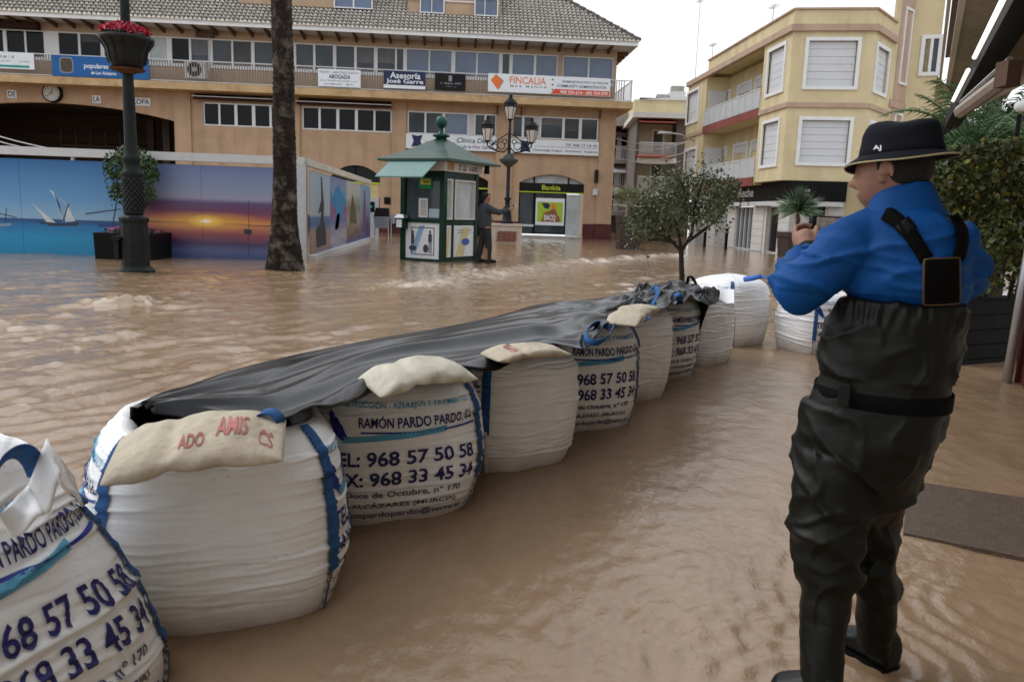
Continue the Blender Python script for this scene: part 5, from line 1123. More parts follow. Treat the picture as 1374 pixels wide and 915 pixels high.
# ================================================================== noise
_rs = np.random.RandomState(11); _P = _rs.permutation(512); _P = np.concatenate([_P, _P, _P]); _G = _rs.uniform(0, 2*np.pi, 512); _GX, _GY = np.cos(_G), np.sin(_G)
def perlin(x, y):
    xi, yi = np.floor(x).astype(int), np.floor(y).astype(int); xf, yf = x - xi, y - yi; xi &= 511; yi &= 511
    u, v = xf*xf*xf*(xf*(xf*6-15)+10), yf*yf*yf*(yf*(yf*6-15)+10)
    def g(ix, iy, dx, dy): h = _P[_P[ix & 511] + (iy & 511)]; return _GX[h]*dx + _GY[h]*dy
    a = g(xi, yi, xf, yf); b = g(xi+1, yi, xf-1, yf); c = g(xi, yi+1, xf, yf-1); d = g(xi+1, yi+1, xf-1, yf-1)
    return (a + u*(b-a)) + v*((c + u*(d-c)) - (a + u*(b-a)))
def fbm(x, y, o=4, r=.5):
    s = 0; a = 1
    for k in range(o): s = s + a*perlin(x*2**k + 17*k, y*2**k + 9*k); a *= r
    return s
# ================================================================== flood water
def polyd(X, Y, pts):
    d = np.full(X.shape, 1e9)
    for (x0, y0), (x1, y1) in zip(pts[:-1], pts[1:]):
        vx, vy = x1-x0, y1-y0; t = np.clip(((X-x0)*vx + (Y-y0)*vy)/(vx*vx+vy*vy), 0, 1); d = np.minimum(d, np.hypot(X-x0-t*vx, Y-y0-t*vy))
    return d
NR, NA_ = 620, 620
rad = .7*np.exp(np.linspace(0, math.log(230/.7), NR)); ang = np.radians(np.linspace(-78, 78, NA_))
R_, A_ = np.meshgrid(rad, ang, indexing='ij'); X_, Y_ = R_*np.sin(A_), R_*np.cos(A_)
fu, fv = np.array((.62, .78)), np.array((-.78, .62))
def waves(X, Y):
    al, ac_ = X*fu[0] + Y*fu[1], X*fv[0] + Y*fv[1]
    side = (X + 1.3)*.855 - (Y - 2.0)*.52                   # >0 on the sheltered side of the bags
    sh = 1/(1 + np.exp(-(side - .15)*6)); sh = sh*(1/(1 + np.exp((Y - 10)*1.2)))
    far = np.clip((Y - 14)/14, 0, 1)
    wx, wy = X + .35*fbm(X*.6, Y*.6, 2), Y + .35*fbm(X*.6 + 40, Y*.6, 2)
    al2, ac2 = wx*fu[0] + wy*fu[1], wx*fv[0] + wy*fv[1]
    chop = .046*fbm(al2*.8, ac2*2.4, 4, .60) + .026*fbm(al2*2.2 + 5, ac2*6.0, 3, .64)
    chop = chop - .012*np.abs(fbm(al2*1.5 + 31, ac2*2.6, 3, .55))
    calm = .0065*fbm(X*2.6, Y*1.4, 3, .5) + .0060*fbm(X*7 + 3, Y*6, 3, .62)
    amp = (.75 + .5*perlin(X*.22, Y*.22))*(1 - .55*far)
    h = chop*amp*(1 - sh) + calm*sh
    return h, sh, side
H_, SH_, SD_ = waves(X_, Y_)
ridge = [tuple(ground(x, y).xy) for x, y in ((560, 381), (612, 374), (668, 368), (705, 362), (748, 355), (800, 351), (872, 345), (900, 343))]
dr = polyd(X_, Y_, ridge); rn = .6 + .9*np.abs(fbm(X_*1.7, Y_*1.1, 3))
H_ += .13*rn*np.exp(-(dr/.5)**2)
foam_glint = np.exp(-(dr/1.1)**2)*1.1*np.clip(rn, .4, 1)
for px, py, s_, a_ in ((182, 405, .5, .11), (175, 408, .35, .08), (290, 418, .3, .05), (170, 449, .3, .05), (640, 366, .4, .10), (5, 436, .4, .07), (75, 424, .3, .05)):
    g = ground(px, py); d2 = ((X_-g.x)**2*.5 + (Y_-g.y)**2*1.6)/s_**2; H_ += a_*np.exp(-d2)*(.6 + fbm(X_*3, Y_*4, 3))
LEGS = [tuple(ground(1103, 938).xy), tuple(ground(1172, 884).xy)]
for k, (lx, ly) in enumerate(LEGS):
    d = np.hypot(X_-lx, Y_-ly); H_ += .0062*np.sin(d*58 + 3*perlin(X_*3, Y_*3))*np.exp(-d/.55)*(d > .05) + .012*np.exp(-((d-.07)/.03)**2)*(1 + perlin(X_*20, Y_*20))
gm = ground(1260, 760); d = np.hypot(X_-gm.x, Y_-gm.y + .4); H_ += .0035*np.sin(d*70 + 3*perlin(X_*4, Y_*4))*np.exp(-((d-.5)/.55)**2)
H_ -= .006
V = np.stack([X_, Y_, H_], -1).reshape(-1, 3)
I = np.arange(NR*NA_).reshape(NR, NA_); Fq = np.stack([I[:-1, :-1], I[1:, :-1], I[1:, 1:], I[:-1, 1:]], -1).reshape(-1, 4)[:, ::-1]
def fast_mesh(name, V, Fq, mat, parent=None, smooth=True):
    me = bpy.data.meshes.new(name); me.vertices.add(len(V)); me.vertices.foreach_set('co', np.ascontiguousarray(V, dtype=np.float32).ravel())
    k = Fq.shape[1]; me.loops.add(len(Fq)*k); me.polygons.add(len(Fq)); me.loops.foreach_set('vertex_index', np.ascontiguousarray(Fq, dtype=np.int32).ravel())
    me.polygons.foreach_set('loop_start', np.arange(0, len(Fq)*k, k, dtype=np.int32)); me.polygons.foreach_set('loop_total', np.full(len(Fq), k, dtype=np.int32))
    me.update(calc_edges=True); me.polygons.foreach_set('use_smooth', [smooth]*len(Fq)); me.materials.append(mat)
    o = bpy.data.objects.new(name, me); COL.objects.link(o)
    if parent is not None: o.parent = parent
    return o
def water_mat():
    m = bpy.data.materials.new('muddy_water'); m.use_nodes = True; n = m.node_tree.nodes; l = m.node_tree.links; b = n['Principled BSDF']
    b.inputs['Roughness'].default_value = .045; b.inputs['IOR'].default_value = 1.33; b.inputs['Specular IOR Level'].default_value = .95
    tc = n.new('ShaderNodeTexCoord')
    mp = n.new('ShaderNodeMapping'); mp.inputs['Rotation'].default_value = (0, 0, math.radians(38)); mp.inputs['Scale'].default_value = (1.7, .6, 1); l.new(tc.outputs['Object'], mp.inputs[0])
    n1 = n.new('ShaderNodeTexNoise'); n1.inputs['Scale'].default_value = .7; n1.inputs['Detail'].default_value = 7; n1.inputs['Roughness'].default_value = .65; l.new(mp.outputs[0], n1.inputs['Vector'])
    cr = n.new('ShaderNodeValToRGB'); cr.color_ramp.elements[0].position = .32; cr.color_ramp.elements[0].color = (.250, .160, .092, 1); cr.color_ramp.elements[1].position = .70; cr.color_ramp.elements[1].color = (.335, .228, .142, 1); l.new(n1.outputs[0], cr.inputs[0])
    at = n.new('ShaderNodeAttribute'); at.attribute_name = 'foam_glint'
    n4 = n.new('ShaderNodeTexNoise'); n4.inputs['Scale'].default_value = 5; n4.inputs['Detail'].default_value = 8; n4.inputs['Roughness'].default_value = .75; l.new(mp.outputs[0], n4.inputs['Vector'])
    r4 = n.new('ShaderNodeMapRange'); r4.inputs[1].default_value = .36; r4.inputs[2].default_value = .60; l.new(n4.outputs[0], r4.inputs[0])
    mm = n.new('ShaderNodeMath'); mm.operation = 'MULTIPLY'; l.new(at.outputs['Fac'], mm.inputs[0]); l.new(r4.outputs[0], mm.inputs[1])
    mx_ = n.new('ShaderNodeMix'); mx_.data_type = 'RGBA'; mx_.inputs[7].default_value = (.62, .54, .44, 1); l.new(mm.outputs[0], mx_.inputs[0]); l.new(cr.outputs[0], mx_.inputs[6]); l.new(mx_.outputs[2], b.inputs['Base Color'])
    # fine ripples
    bz = []
    for sc_, st, ds in (((27, 18, 1), .75, .0055), ((10, 6.5, 1), .55, .010), ((2.6, 1.4, 1), .28, .03)):
        m2 = n.new('ShaderNodeMapping'); m2.inputs['Rotation'].default_value = (0, 0, math.radians(30)); m2.inputs['Scale'].default_value = sc_; l.new(tc.outputs['Object'], m2.inputs[0])
        nn = n.new('ShaderNodeTexNoise'); nn.inputs['Scale'].default_value = 1.0; nn.inputs['Detail'].default_value = 6; nn.inputs['Roughness'].default_value = .6; nn.inputs['Distortion'].default_value = .6; l.new(m2.outputs[0], nn.inputs['Vector'])
        bp = n.new('ShaderNodeBump'); bp.inputs['Strength'].default_value = st; bp.inputs['Distance'].default_value = ds; l.new(nn.outputs[0], bp.inputs['Height'])
        if bz: l.new(bz[-1].outputs[0], bp.inputs['Normal'])
        bz.append(bp)
    l.new(bz[-1].outputs[0], b.inputs['Normal']); return m
wm = water_mat(); wo = fast_mesh('flood_water', V, Fq, wm); tag(wo, 'brown muddy flood water with choppy flow', kind='structure')
fa = wo.data.attributes.new('foam_glint', 'FLOAT', 'POINT')
fo = foam_glint + .6*np.clip(fbm(X_*.5 + 8, Y_*.5, 4)*1.6 - .2, 0, 1)*(1 - SH_)*np.clip((H_ + .006)*28, 0, 1)  # kerb foam, plus pale wave crests coloured in for sky glints
fa.data.foreach_set('value', np.clip(fo, 0, 1).astype(np.float32).ravel())
mb = MB(); mb.quad((-400, -60, -.25), (400, -60, -.25), (400, 600, -.25), (-400, 600, -.25)); tag(obj('ground', mb, M['concrete']), kind='structure')
kp = ridge; mb = MB()
for (x0, y0), (x1, y1) in zip(kp[:-1], kp[1:]):
    d_ = Vector((x1-x0, y1-y0, 0)).normalized(); n_ = Vector((-d_.y, d_.x, 0))*.12
    a, b_ = Vector((x0, y0, 0)), Vector((x1, y1, 0)); mb.hexa([a - n_ - Vector((0,0,.2)), b_ - n_ - Vector((0,0,.2)), b_ + n_ - Vector((0,0,.2)), a + n_ - Vector((0,0,.2)), a - n_ - Vector((0,0,.03)), b_ - n_ - Vector((0,0,.03)), b_ + n_ - Vector((0,0,.03)), a + n_ - Vector((0,0,.03))])
tag(obj('kerb', mb, M['concrete']), kind='structure')

# ================================================================== big bags
def bag_mat():
    m = bpy.data.materials.new('woven_bag'); m.use_nodes = True; n = m.node_tree.nodes; l = m.node_tree.links; b = n['Principled BSDF']; b.inputs['Roughness'].default_value = .5; b.inputs['Specular IOR Level'].default_value = .35
    tc = n.new('ShaderNodeTexCoord'); sp = n.new('ShaderNodeSeparateXYZ'); l.new(tc.outputs['Object'], sp.inputs[0])
    nz = n.new('ShaderNodeTexNoise'); nz.inputs['Scale'].default_value = 5; nz.inputs['Detail'].default_value = 8; nz.inputs['Roughness'].default_value = .68; l.new(tc.outputs['Object'], nz.inputs['Vector'])
    # mud splash along the water line: height above water plus noise
    ma = n.new('ShaderNodeMath'); ma.operation = 'MULTIPLY_ADD'; ma.inputs[1].default_value = .16; l.new(nz.outputs[0], ma.inputs[0]); l.new(sp.outputs[2], ma.inputs[2])
    mr = n.new('ShaderNodeMapRange'); mr.inputs[1].default_value = .07; mr.inputs[2].default_value = .22; mr.inputs[3].default_value = .5; mr.inputs[4].default_value = 0; l.new(ma.outputs[0], mr.inputs[0])
    r2 = n.new('ShaderNodeMapRange'); r2.inputs[1].default_value = .3; r2.inputs[2].default_value = .7; r2.inputs[3].default_value = .93; r2.inputs[4].default_value = 1.04; l.new(nz.outputs[0], r2.inputs[0])
    mu = n.new('ShaderNodeMix'); mu.data_type = 'RGBA'; mu.blend_type = 'MULTIPLY'; mu.inputs[0].default_value = 1; mu.inputs[6].default_value = (.86, .88, .90, 1); l.new(r2.outputs[0], mu.inputs[7])
    n2 = n.new('ShaderNodeTexNoise'); n2.inputs['Scale'].default_value = 55; n2.inputs['Detail'].default_value = 3; l.new(tc.outputs['Object'], n2.inputs['Vector'])
    r3 = n.new('ShaderNodeMapRange'); r3.inputs[1].default_value = .71; r3.inputs[2].default_value = .76; r3.inputs[3].default_value = 0; r3.inputs[4].default_value = .55; l.new(n2.outputs[0], r3.inputs[0])
    x1 = n.new('ShaderNodeMix'); x1.data_type = 'RGBA'; x1.inputs[7].default_value = (.30, .22, .15, 1); l.new(r3.outputs[0], x1.inputs[0]); l.new(mu.outputs[2], x1.inputs[6])
    x2 = n.new('ShaderNodeMix'); x2.data_type = 'RGBA'; x2.inputs[7].default_value = (.30, .19, .11, 1); l.new(mr.outputs[0], x2.inputs[0]); l.new(x1.outputs[2], x2.inputs[6]); l.new(x2.outputs[2], b.inputs['Base Color'])
    # weave and small creases
    mp = n.new('ShaderNodeMapping'); mp.inputs['Scale'].default_value = (7, 7, 26); l.new(tc.outputs['Object'], mp.inputs[0])
    n5 = n.new('ShaderNodeTexNoise'); n5.inputs['Scale'].default_value = 1.4; n5.inputs['Detail'].default_value = 7; n5.inputs['Roughness'].default_value = .6; l.new(mp.outputs[0], n5.inputs['Vector'])
    bp = n.new('ShaderNodeBump'); bp.inputs['Strength'].default_value = .38; bp.inputs['Distance'].default_value = .012; l.new(n5.outputs[0], bp.inputs['Height']); l.new(bp.outputs[0], b.inputs['Normal'])
    return m
BAGM = bag_mat(); STRAP = pm('strap_blue', (.018, .10, .30), .65, .25, 30, .5, 220); SEAM = pm('seam_white', (.58, .58, .58), .7, .1, 20, .4, 150); STITCH = pm('stitch', (.05, .06, .09), .7)
INK = pm('ink_navy', (.022, .022, .12), .55, .3, 12); INKL = pm('ink_sky', (.10, .36, .55), .55, .3, 12); INKD = pm('ink_grey', (.10, .10, .15), .6, .3, 12); INKB = pm('ink_royal', (.02, .035, .26), .5, .2, 8)
SAND = pm('wet_sand', (.20, .13, .075), .95, .25, 8, .5, 60)
class Bag:
    def __init__(s, c, R, h, yaw, seed, prof, lean=(0, 0), expo=3.0, aspect=1.0, tilt=0.0):
        s.c = c; s.R = R; s.h = h; s.yaw = yaw; s.rs = np.random.RandomState(seed); s.prof = prof; s.lean = lean; s.expo = expo; s.asp = aspect
        s.cre = [(s.rs.uniform(.12, .9), s.rs.uniform(-.05, .05), s.rs.uniform(0, 6.28), s.rs.uniform(.004, .012)*(1 if s.rs.rand() < .6 else -.6), s.rs.uniform(0, 6.28), s.rs.uniform(.35, 1.3), s.rs.uniform(.005, .010)) for _ in range(96)]
        s.o = s.rs.uniform(0, 100, 2)
    def pt(s, th, v):          # th: angle about the bag's own axes, v: arc share along the profile
        th = np.mod(np.asarray(th, float), 2*np.pi); v = np.asarray(v, float)
        pv = np.linspace(0, 1, len(s.prof)); rf = np.interp(v, pv, [p[0] for p in s.prof]); zf = np.interp(v, pv, [p[1] for p in s.prof])
        # soften the profile polyline
        for dv in (.03,):
            rf = (rf*2 + np.interp(v-dv, pv, [p[0] for p in s.prof]) + np.interp(v+dv, pv, [p[0] for p in s.prof]))/4
            zf = (zf*2 + np.interp(np.clip(v-dv, 0, 1), pv, [p[1] for p in s.prof]) + np.interp(np.clip(v+dv, 0, 1), pv, [p[1] for p in s.prof]))/4
        ex = s.expo + .6*(zf > .75)
        ca_, sa_ = np.abs(np.cos(th)), np.abs(np.sin(th)); rho = 1/((ca_**ex + sa_**ex)**(1/ex))
        r = s.R*rf*rho
        cx_, sy_ = np.cos(th), np.sin(th); lump = .045*s.R*fbm(cx_*.9 + s.o[0] + zf*.9, sy_*.9 + s.o[1] - zf*1.1, 3, .5)*(rf > .15)
        cr = np.zeros_like(r)
        for z0, sl, ph, am, cen, wid, thk in s.cre:
            dth = np.angle(np.exp(1j*(th - cen))); env = np.exp(-(dth/wid)**2)
            zc_ = z0 + sl*dth + .010*np.sin(3*th + ph) + .005*np.sin(8*th + ph*2) - .02*dth**2
            cr += am*env*np.exp(-((zf - zc_)/thk)**2)
        # vertical tucks gathering at the top
        cr += .010*s.R*np.clip((zf - .72)/.28, 0, 1)*fbm(cx_*4 + s.o[1], sy_*4 + zf*1.2, 3, .6)*2
        r = r + lump*1.0 + cr*np.clip(rf*2, 0, 1)
        z = s.h*zf + .02*fbm(cx_*1.5 + 9 + s.o[0], sy_*1.5 + zf, 2)*np.clip((zf - .6)*2.5, 0, 1)
        x, y = r*np.cos(th), r*np.sin(th)*s.asp
        c_, s_ = math.cos(s.yaw), math.sin(s.yaw); X = x*c_ - y*s_ + s.lean[0]*zf; Y = x*s_ + y*c_ + s.lean[1]*zf
        return np.stack([X, Y, z], -1)
    def pn(s, th, v, d):       # offset along the normal
        e1, e2 = .01, .008
        p = s.pt(th, v); a = s.pt(np.asarray(th)+e1, v) - s.pt(np.asarray(th)-e1, v); b = s.pt(th, np.asarray(v)+e2) - s.pt(th, np.asarray(v)-e2)
        n = np.cross(a, b); n /= np.linalg.norm(n, axis=-1, keepdims=True) + 1e-9
        d = np.asarray(d, float); return p + n*(d[..., None] if d.ndim else d)
OPEN = [(.0, -.16), (.72, -.16), (.87, -.08), (.96, .10), (1.0, .28), (1.01, .44), (.985, .60), (.935, .76), (.87, .88), (.79, .96), (.71, 1.0), (.64, .97), (.60, .92), (.58, .86)]
CLOSED = [(.0, -.16), (.70, -.16), (.84, -.08), (.93, .10), (.985, .28), (1.0, .46), (.985, .64), (.94, .80), (.86, .91), (.74, .965), (.56, 1.0), (.34, 1.025), (.15, 1.04), (0, 1.045)]
def vz(prof, z):               # profile share at a given height share on the outer side
    zs_ = [p[1] for p in prof]; k = max(i for i in range(2, len(prof)) if all(zs_[j] <= zs_[j+1] for j in range(2, i))) if True else 0
    pv = np.linspace(0, 1, len(prof)); k = int(np.argmax(zs_)); return np.interp(z, zs_[2:k+1], pv[2:k+1])
def subdiv2d(vs, fs, L):
    bm = bmesh.new(); bv = [bm.verts.new((x, y, 0)) for x, y in vs]
    for f in fs:
        try: bm.faces.new([bv[i] for i in f])
        except ValueError: pass
    for _ in range(5):
        es = [e for e in bm.edges if e.calc_length() > L]
        if not es: break
        bmesh.ops.subdivide_edges(bm, edges=es, cuts=1); bmesh.ops.triangulate(bm, faces=bm.faces[:])
    bm.verts.index_update(); v = np.array([(q.co.x, q.co.y) for q in bm.verts]); f = [tuple(q.index for q in g.verts) for g in bm.faces]; bm.free(); return v, f
bag_things = []
def make_bag(label, c, R, h, yaw_deg, seed, kind='closed', prints=(), straps=(), lean=(0, 0), expo=3.0, loops=(), aspect=1.0, strap_to=1.0, group='big white sand bags'):
    prof = OPEN if kind == 'open' else CLOSED
    B = Bag(c, R, h, math.radians(yaw_deg), seed, prof, lean, expo, aspect)
    o = thing('sand_bag', label, 'sand bag', group, loc=(c[0], c[1], 0)); o['_'] = 0; del o['_']
    nt_, nv = 300, 240; T, Vv = np.meshgrid(np.linspace(0, 2*np.pi, nt_, endpoint=False), np.linspace(0, 1, nv), indexing='ij')
    Pp = B.pt(T, Vv).reshape(-1, 3); I = np.arange(nt_*nv).reshape(nt_, nv); J = np.roll(I, -1, 0)
    Fq = np.stack([I[:, :-1], J[:, :-1], J[:, 1:], I[:, 1:]], -1).reshape(-1, 4); fast_mesh('bag_body', Pp, Fq, BAGM, o)
    if kind == 'open':
        nr = 14; Tt, Rr = np.meshgrid(np.linspace(0, 2*np.pi, 64, endpoint=False), np.linspace(0, 1, nr), indexing='ij')
        rim = B.pt(Tt, np.full_like(Tt, .96)); cen = np.array([lean[0]*.85, lean[1]*.85, h*.86]); q = cen + (rim - cen)*Rr[..., None]; q[..., 2] = h*.86 + .05*(1-Rr**2) + .02*fbm(q[..., 0]*5, q[..., 1]*5, 3)
        I = np.arange(64*nr).reshape(64, nr); J = np.roll(I, -1, 0); fast_mesh('sand_fill', q.reshape(-1, 3), np.stack([I[:, :-1], J[:, :-1], J[:, 1:], I[:, 1:]], -1).reshape(-1, 4), SAND, o)
    # printed lettering, wrapped on the cloth
    for face, lines in prints:
        per = {}
        for body, u0, u1, z0, z1, ink, curve in lines:
            if body.startswith('#'):
                pts = {'#flag': [(0, 1), (.16, .78), (.30, .16), (.24, 0), (.05, .3)], '#swoosh': [(0, .0), (1, .62), (1, 1), (0, .42)], '#rule': [(0, 0), (1, 0), (1, 1), (0, 1)], '#wing': [(0, .9), (.45, .1), (1, .55), (.95, 1), (.45, .62), (.15, 1)]}[body]
                n_ = len(pts); vs, fs = pts, [tuple(range(n_))]; bm = None
            else: vs, fs = font_mesh(body, .022)
            W_ = (u1-u0)*R*1.6; H__ = (z1-z0)*h
            v2, f2 = subdiv2d([(x*W_, y*H__) for x, y in vs], fs, .016)
            x_, y_ = v2[:, 0]/W_, v2[:, 1]/H__; uu = u0 + (u1-u0)*x_; zz = z0 + (z1-z0)*y_ + curve*(uu**2)
            th = face + np.arctan(uu*.98); pv = vz(prof, np.clip(zz, -.05, .97)); pts3 = B.pn(th, pv, .0055)
            mb = MB(); mb.add(pts3.tolist(), f2); obj('print', mb, {'n': INK, 's': INKL, 'g': INKD, 'b': INKB}[ink], o)
    for k, (th0, z0, z1, wd) in enumerate(straps):
        zz = np.linspace(z0, z1, 50); pv = vz(prof, zz)
        off = (wd/2)/(R*1.22)
        rows = [B.pn(np.full(50, th0 + q*off), pv, .008 + .003*(1-abs(q))) for q in (-1, -.4, .4, 1)]
        mb = MB(); mb.rings([[tuple(r[i]) for r in rows] for i in range(50)], False, False); st = obj('strap', mb, STRAP, o, True)
        mb = MB()
        for i in range(0, 49):
            for q in (-1,):
                a = B.pn(th0 + q*off*1.12, pv[i], .009); b_ = B.pn(th0 + q*off*.80, pv[i], .013); e_ = np.array((0, 0, .0035)); mb.quad(a - e_, b_ - e_, b_ + e_, a + e_)
        obj('stitching', mb, STITCH, st)
        zz = np.linspace(-.04, z0 + .02, 22); pv = vz(prof, zz); rows = [B.pn(np.full(22, th0 + q*off*.55), pv, .010*(1-abs(q)) + .004 + .004*np.sin(np.arange(22)*1.3)) for q in (-1, -.3, .5, 1)]
        mb = MB(); mb.rings([[tuple(r[i]) for r in rows] for i in range(22)], False, False); obj('seam', mb, SEAM, o, True)
        mb = MB()
        for i in range(0, 21): a = B.pn(th0 - off*.7, pv[i], .012); b_ = B.pn(th0 - off*.35, pv[i], .015); e_ = np.array((0, 0, .004)); mb.quad(a - e_, b_ - e_, b_ + e_, a + e_)
        obj('stitching', mb, STITCH, o)
    for pts, wd, mat in loops:
        mb = MB(); P3 = [Vector(p) - Vector((c[0], c[1], 0)) for p in pts]; n = len(P3)
        # smooth the ribbon path
        for _ in range(3):
            Q = [P3[0]]
            for a, b_ in zip(P3[:-1], P3[1:]): Q += [a.lerp(b_, .25), a.lerp(b_, .75)]
            P3 = Q + [P3[-1]]
        prev = None; L = []
        for i, p in enumerate(P3):
            t = (P3[min(i+1, len(P3)-1)] - P3[max(i-1, 0)]).normalized(); w_ = wd[1] - t*wd[1].dot(t); w_.normalize(); L.append((p - w_*wd[0]/2, p + w_*wd[0]/2))
        mb.rings([[a, a.lerp(b_, .5) + Vector((0, 0, .002)), b_] for a, b_ in L], False, False); lo = obj('lifting_loop', mb, mat, o, True)
        sm = lo.modifiers.new('thick', 'SOLIDIFY'); sm.thickness = .004
    bag_things.append((o, B)); return o, B
TXT = [('CONSTRUCCIÓN - AZULEJOS Y PAVIMENTOS', -.95, .82, .815, .875, 's', .03), ('RAMÓN PARDO PARDO, S.L.', -.58, .86, .68, .785, 'n', .035), ('#swoosh', -.78, .42, .585, .685, 's', .03), ('#flag', -1.02, -.0, .60, .80, 'b', .03), ('#rule', -.55, .88, .655, .667, 'b', .035),
       ('TEL: 968 57 50 58', -.98, .80, .435, .54, 'n', .0), ('FAX: 968 33 45 34', -.98, .80, .29, .395, 'n', .0), ('C/ Doce de Octubre, nº 170', -.92, .62, .195, .25, 'g', 0), ('LOS ALCÁZARES (MURCIA)', -.92, .58, .115, .17, 'g', 0), ('ramonpardopardo@terra.es', -.92, .72, .035, .095, 'g', 0)]
TENT = [(0, -.16), (.75, -.16), (.90, -.08), (.98, .06), (1.0, .18), (.96, .34), (.88, .50), (.78, .64), (.68, .77), (.60, .88), (.53, 1.0), (.49, .98), (.46, .92), (.43, .86)]
VX = Vector((1, 0, 0)); q4 = math.pi/4
def G3(px, py, z): return ground(px, py, z)
_open = OPEN
OPEN_KEEP = list(OPEN)
# nearest bag, tent-like, at the left edge
OPEN[:] = TENT
make_bag('white printed bag at the lower left edge, pulled into a peak by its blue strap', (-1.30, 2.06), .44, .74, -25, 1, 'open', [(0, TXT)], [(q4, .12, .97, .055), (-q4, .2, .97, .055)], lean=(-.11, .06), expo=3.2,
         loops=[([G3(52, 640, .72), G3(40, 610, .80), G3(20, 604, .83), G3(-2, 625, .80), G3(-18, 690, .68)], (.05, Vector((.5, -.5, .7))), STRAP)])
mb = MB(); o_, B_ = bag_things[-1]
for (pa, pb_, pc, pd_) in (((38, 650, .72), (62, 588, .84), (80, 640, .76), (60, 690, .66)), ((62, 588, .84), (100, 640, .74), (112, 680, .66), (80, 640, .76)), ((0, 690, .68), (38, 650, .70), (60, 690, .66), (15, 720, .62))):
    L = [G3(*p) - Vector((-1.30, 2.06, 0)) for p in (pa, pb_, pc, pd_)]; n = 8
    for i in range(n):
        for j in range(n):
            f = lambda u, v: (L[0].lerp(L[1], u)).lerp(L[3].lerp(L[2], u), v) + Vector((0, 0, .012*math.sin(u*6)*math.sin(v*5)))
            mb.quad(f(i/n, j/n), f((i+1)/n, j/n), f((i+1)/n, (j+1)/n), f(i/n, (j+1)/n))
fl = weld(obj('top_flap', mb, BAGM, o_, True)); sm = fl.modifiers.new('t', 'SOLIDIFY'); sm.thickness = .006
OPEN[:] = OPEN_KEEP
make_bag('large white bag with a cement sack lying across its open top', (-.87, 2.93), .455, .655, 15, 2, 'open', [(0, TXT), (math.pi, TXT)], [(-q4, .22, .985, .055), (-3*q4, .25, .985, .055)], expo=3.3,
         loops=[([G3(345, 582, .66), G3(344, 566, .72), G3(352, 553, .75), G3(368, 553, .75), G3(378, 566, .72), G3(372, 582, .66)], (.045, Vector((.3, .8, .2))), STRAP)])
make_bag('white bag under the tarp with large navy phone numbers, third from the near end', (-.33, 3.86), .435, .65, -71, 3, 'closed', [(0, TXT)], [(q4, .26, .93, .05)], expo=3.4)
make_bag('plain white bag under the tarp edge, between two printed bags', (.28, 4.59), .415, .665, 32, 4, 'closed', [(math.pi, TXT)], [(-3*q4, .34, .9, .05)], expo=3.0)
make_bag('printed white bag with a round blue loop lying on its top', (.84, 5.43), .41, .725, -70, 5, 'closed', [(0, TXT)], [(q4, .22, .93, .045)], expo=3.0,
         loops=[([G3(818, 440, .74), G3(800, 432, .77), G3(786, 444, .76), G3(785, 456, .73), G3(800, 462, .71), G3(816, 452, .73), G3(824, 434, .76)], (.035, Vector((.5, .2, .8))), STRAP)])
make_bag('narrow plain white bag with folded pale top, right of the blue-loop bag', (1.31, 6.22), .395, .745, 34, 6, 'closed', [], [], expo=3.0)
make_bag('white bag printed with phone and fax lines and a peaked top', (1.84, 7.15), .395, .72, -50, 7, 'closed', [(0, TXT)], [(q4*1.02, .2, .9, .04)], expo=2.7,
         loops=[([G3(868, 430, .70), G3(876, 405, .78), G3(884, 392, .84), G3(878, 384, .86), G3(866, 396, .80)], (.05, Vector((.6, -.4, .5))), STRAP), ([G3(897, 402, .76), G3(905, 394, .82), G3(911, 396, .83), G3(913, 408, .74)], (.05, Vector((.6, -.4, .5))), STRAP)])
make_bag('plain beige-white bag beside the tree trunk, at the tarp end', (2.39, 7.82), .40, .745, 36, 8, 'closed', [], [(q4*-1, .0, .6, .02)], expo=3.0)
make_bag('white bag with one blue strap and a dark raised loop, behind the beige bag', (3.20, 9.02), .43, .76, -150, 9, 'closed', [(0, TXT)], [(q4, .2, .95, .045)], expo=2.8,
         loops=[([G3(925, 392, .72), G3(922, 378, .82), G3(925, 369, .9), G3(931, 374, .86), G3(937, 390, .73)], (.03, Vector((.8, -.4, .2))), STITCH)])
make_bag('white bag with fax print half hidden behind the man', (4.10, 8.60), .42, .66, -72, 10, 'closed', [(0, TXT)], [(-q4, .2, .93, .04)], expo=2.8)
# pale cloth drawn up at the back of the far bag
o_, B_ = bag_things[-2]; mb = MB(); L = [G3(930, 384, .80), G3(985, 390, .78), G3(985, 408, .70), G3(938, 396, .76)]; L = [p - Vector((3.2, 9.02, 0)) for p in L]; n = 10
for i in range(n):
    for j in range(4):
        f = lambda u, v: (L[0].lerp(L[1], u)).lerp(L[3].lerp(L[2], u), v) + Vector((0, 0, .03*math.sin(u*3.1)*(1-v) + .01*math.sin(u*14)))
        mb.quad(f(i/n, j/4), f((i+1)/n, j/4), f((i+1)/n, (j+1)/4), f(i/n, (j+1)/4))
weld(obj('top_flap', mb, BAGM, o_, True))
st = thing('blue_strap', 'loose bright blue strap sticking up over the bags beside the man', 'strap')
mb = MB(); a, b_, c_ = at_dist(999, 375, 9.2), at_dist(1022, 371, 9.1), at_dist(1046, 377, 9.0)
mb.tube([a, a.lerp(b_, .5), b_], [.03, .032, .022], 8); mb.tube([b_, c_, at_dist(1052, 390, 9.0), at_dist(1060, 400, 8.9)], [.012, .012, .012, .01], 6); mb.tube([c_, at_dist(1036, 380, 9), at_dist(1040, 392, 8.9)], .008, 5)
obj('webbing', mb, pm('bright_blue', (.05, .17, .55), .5), st, True)

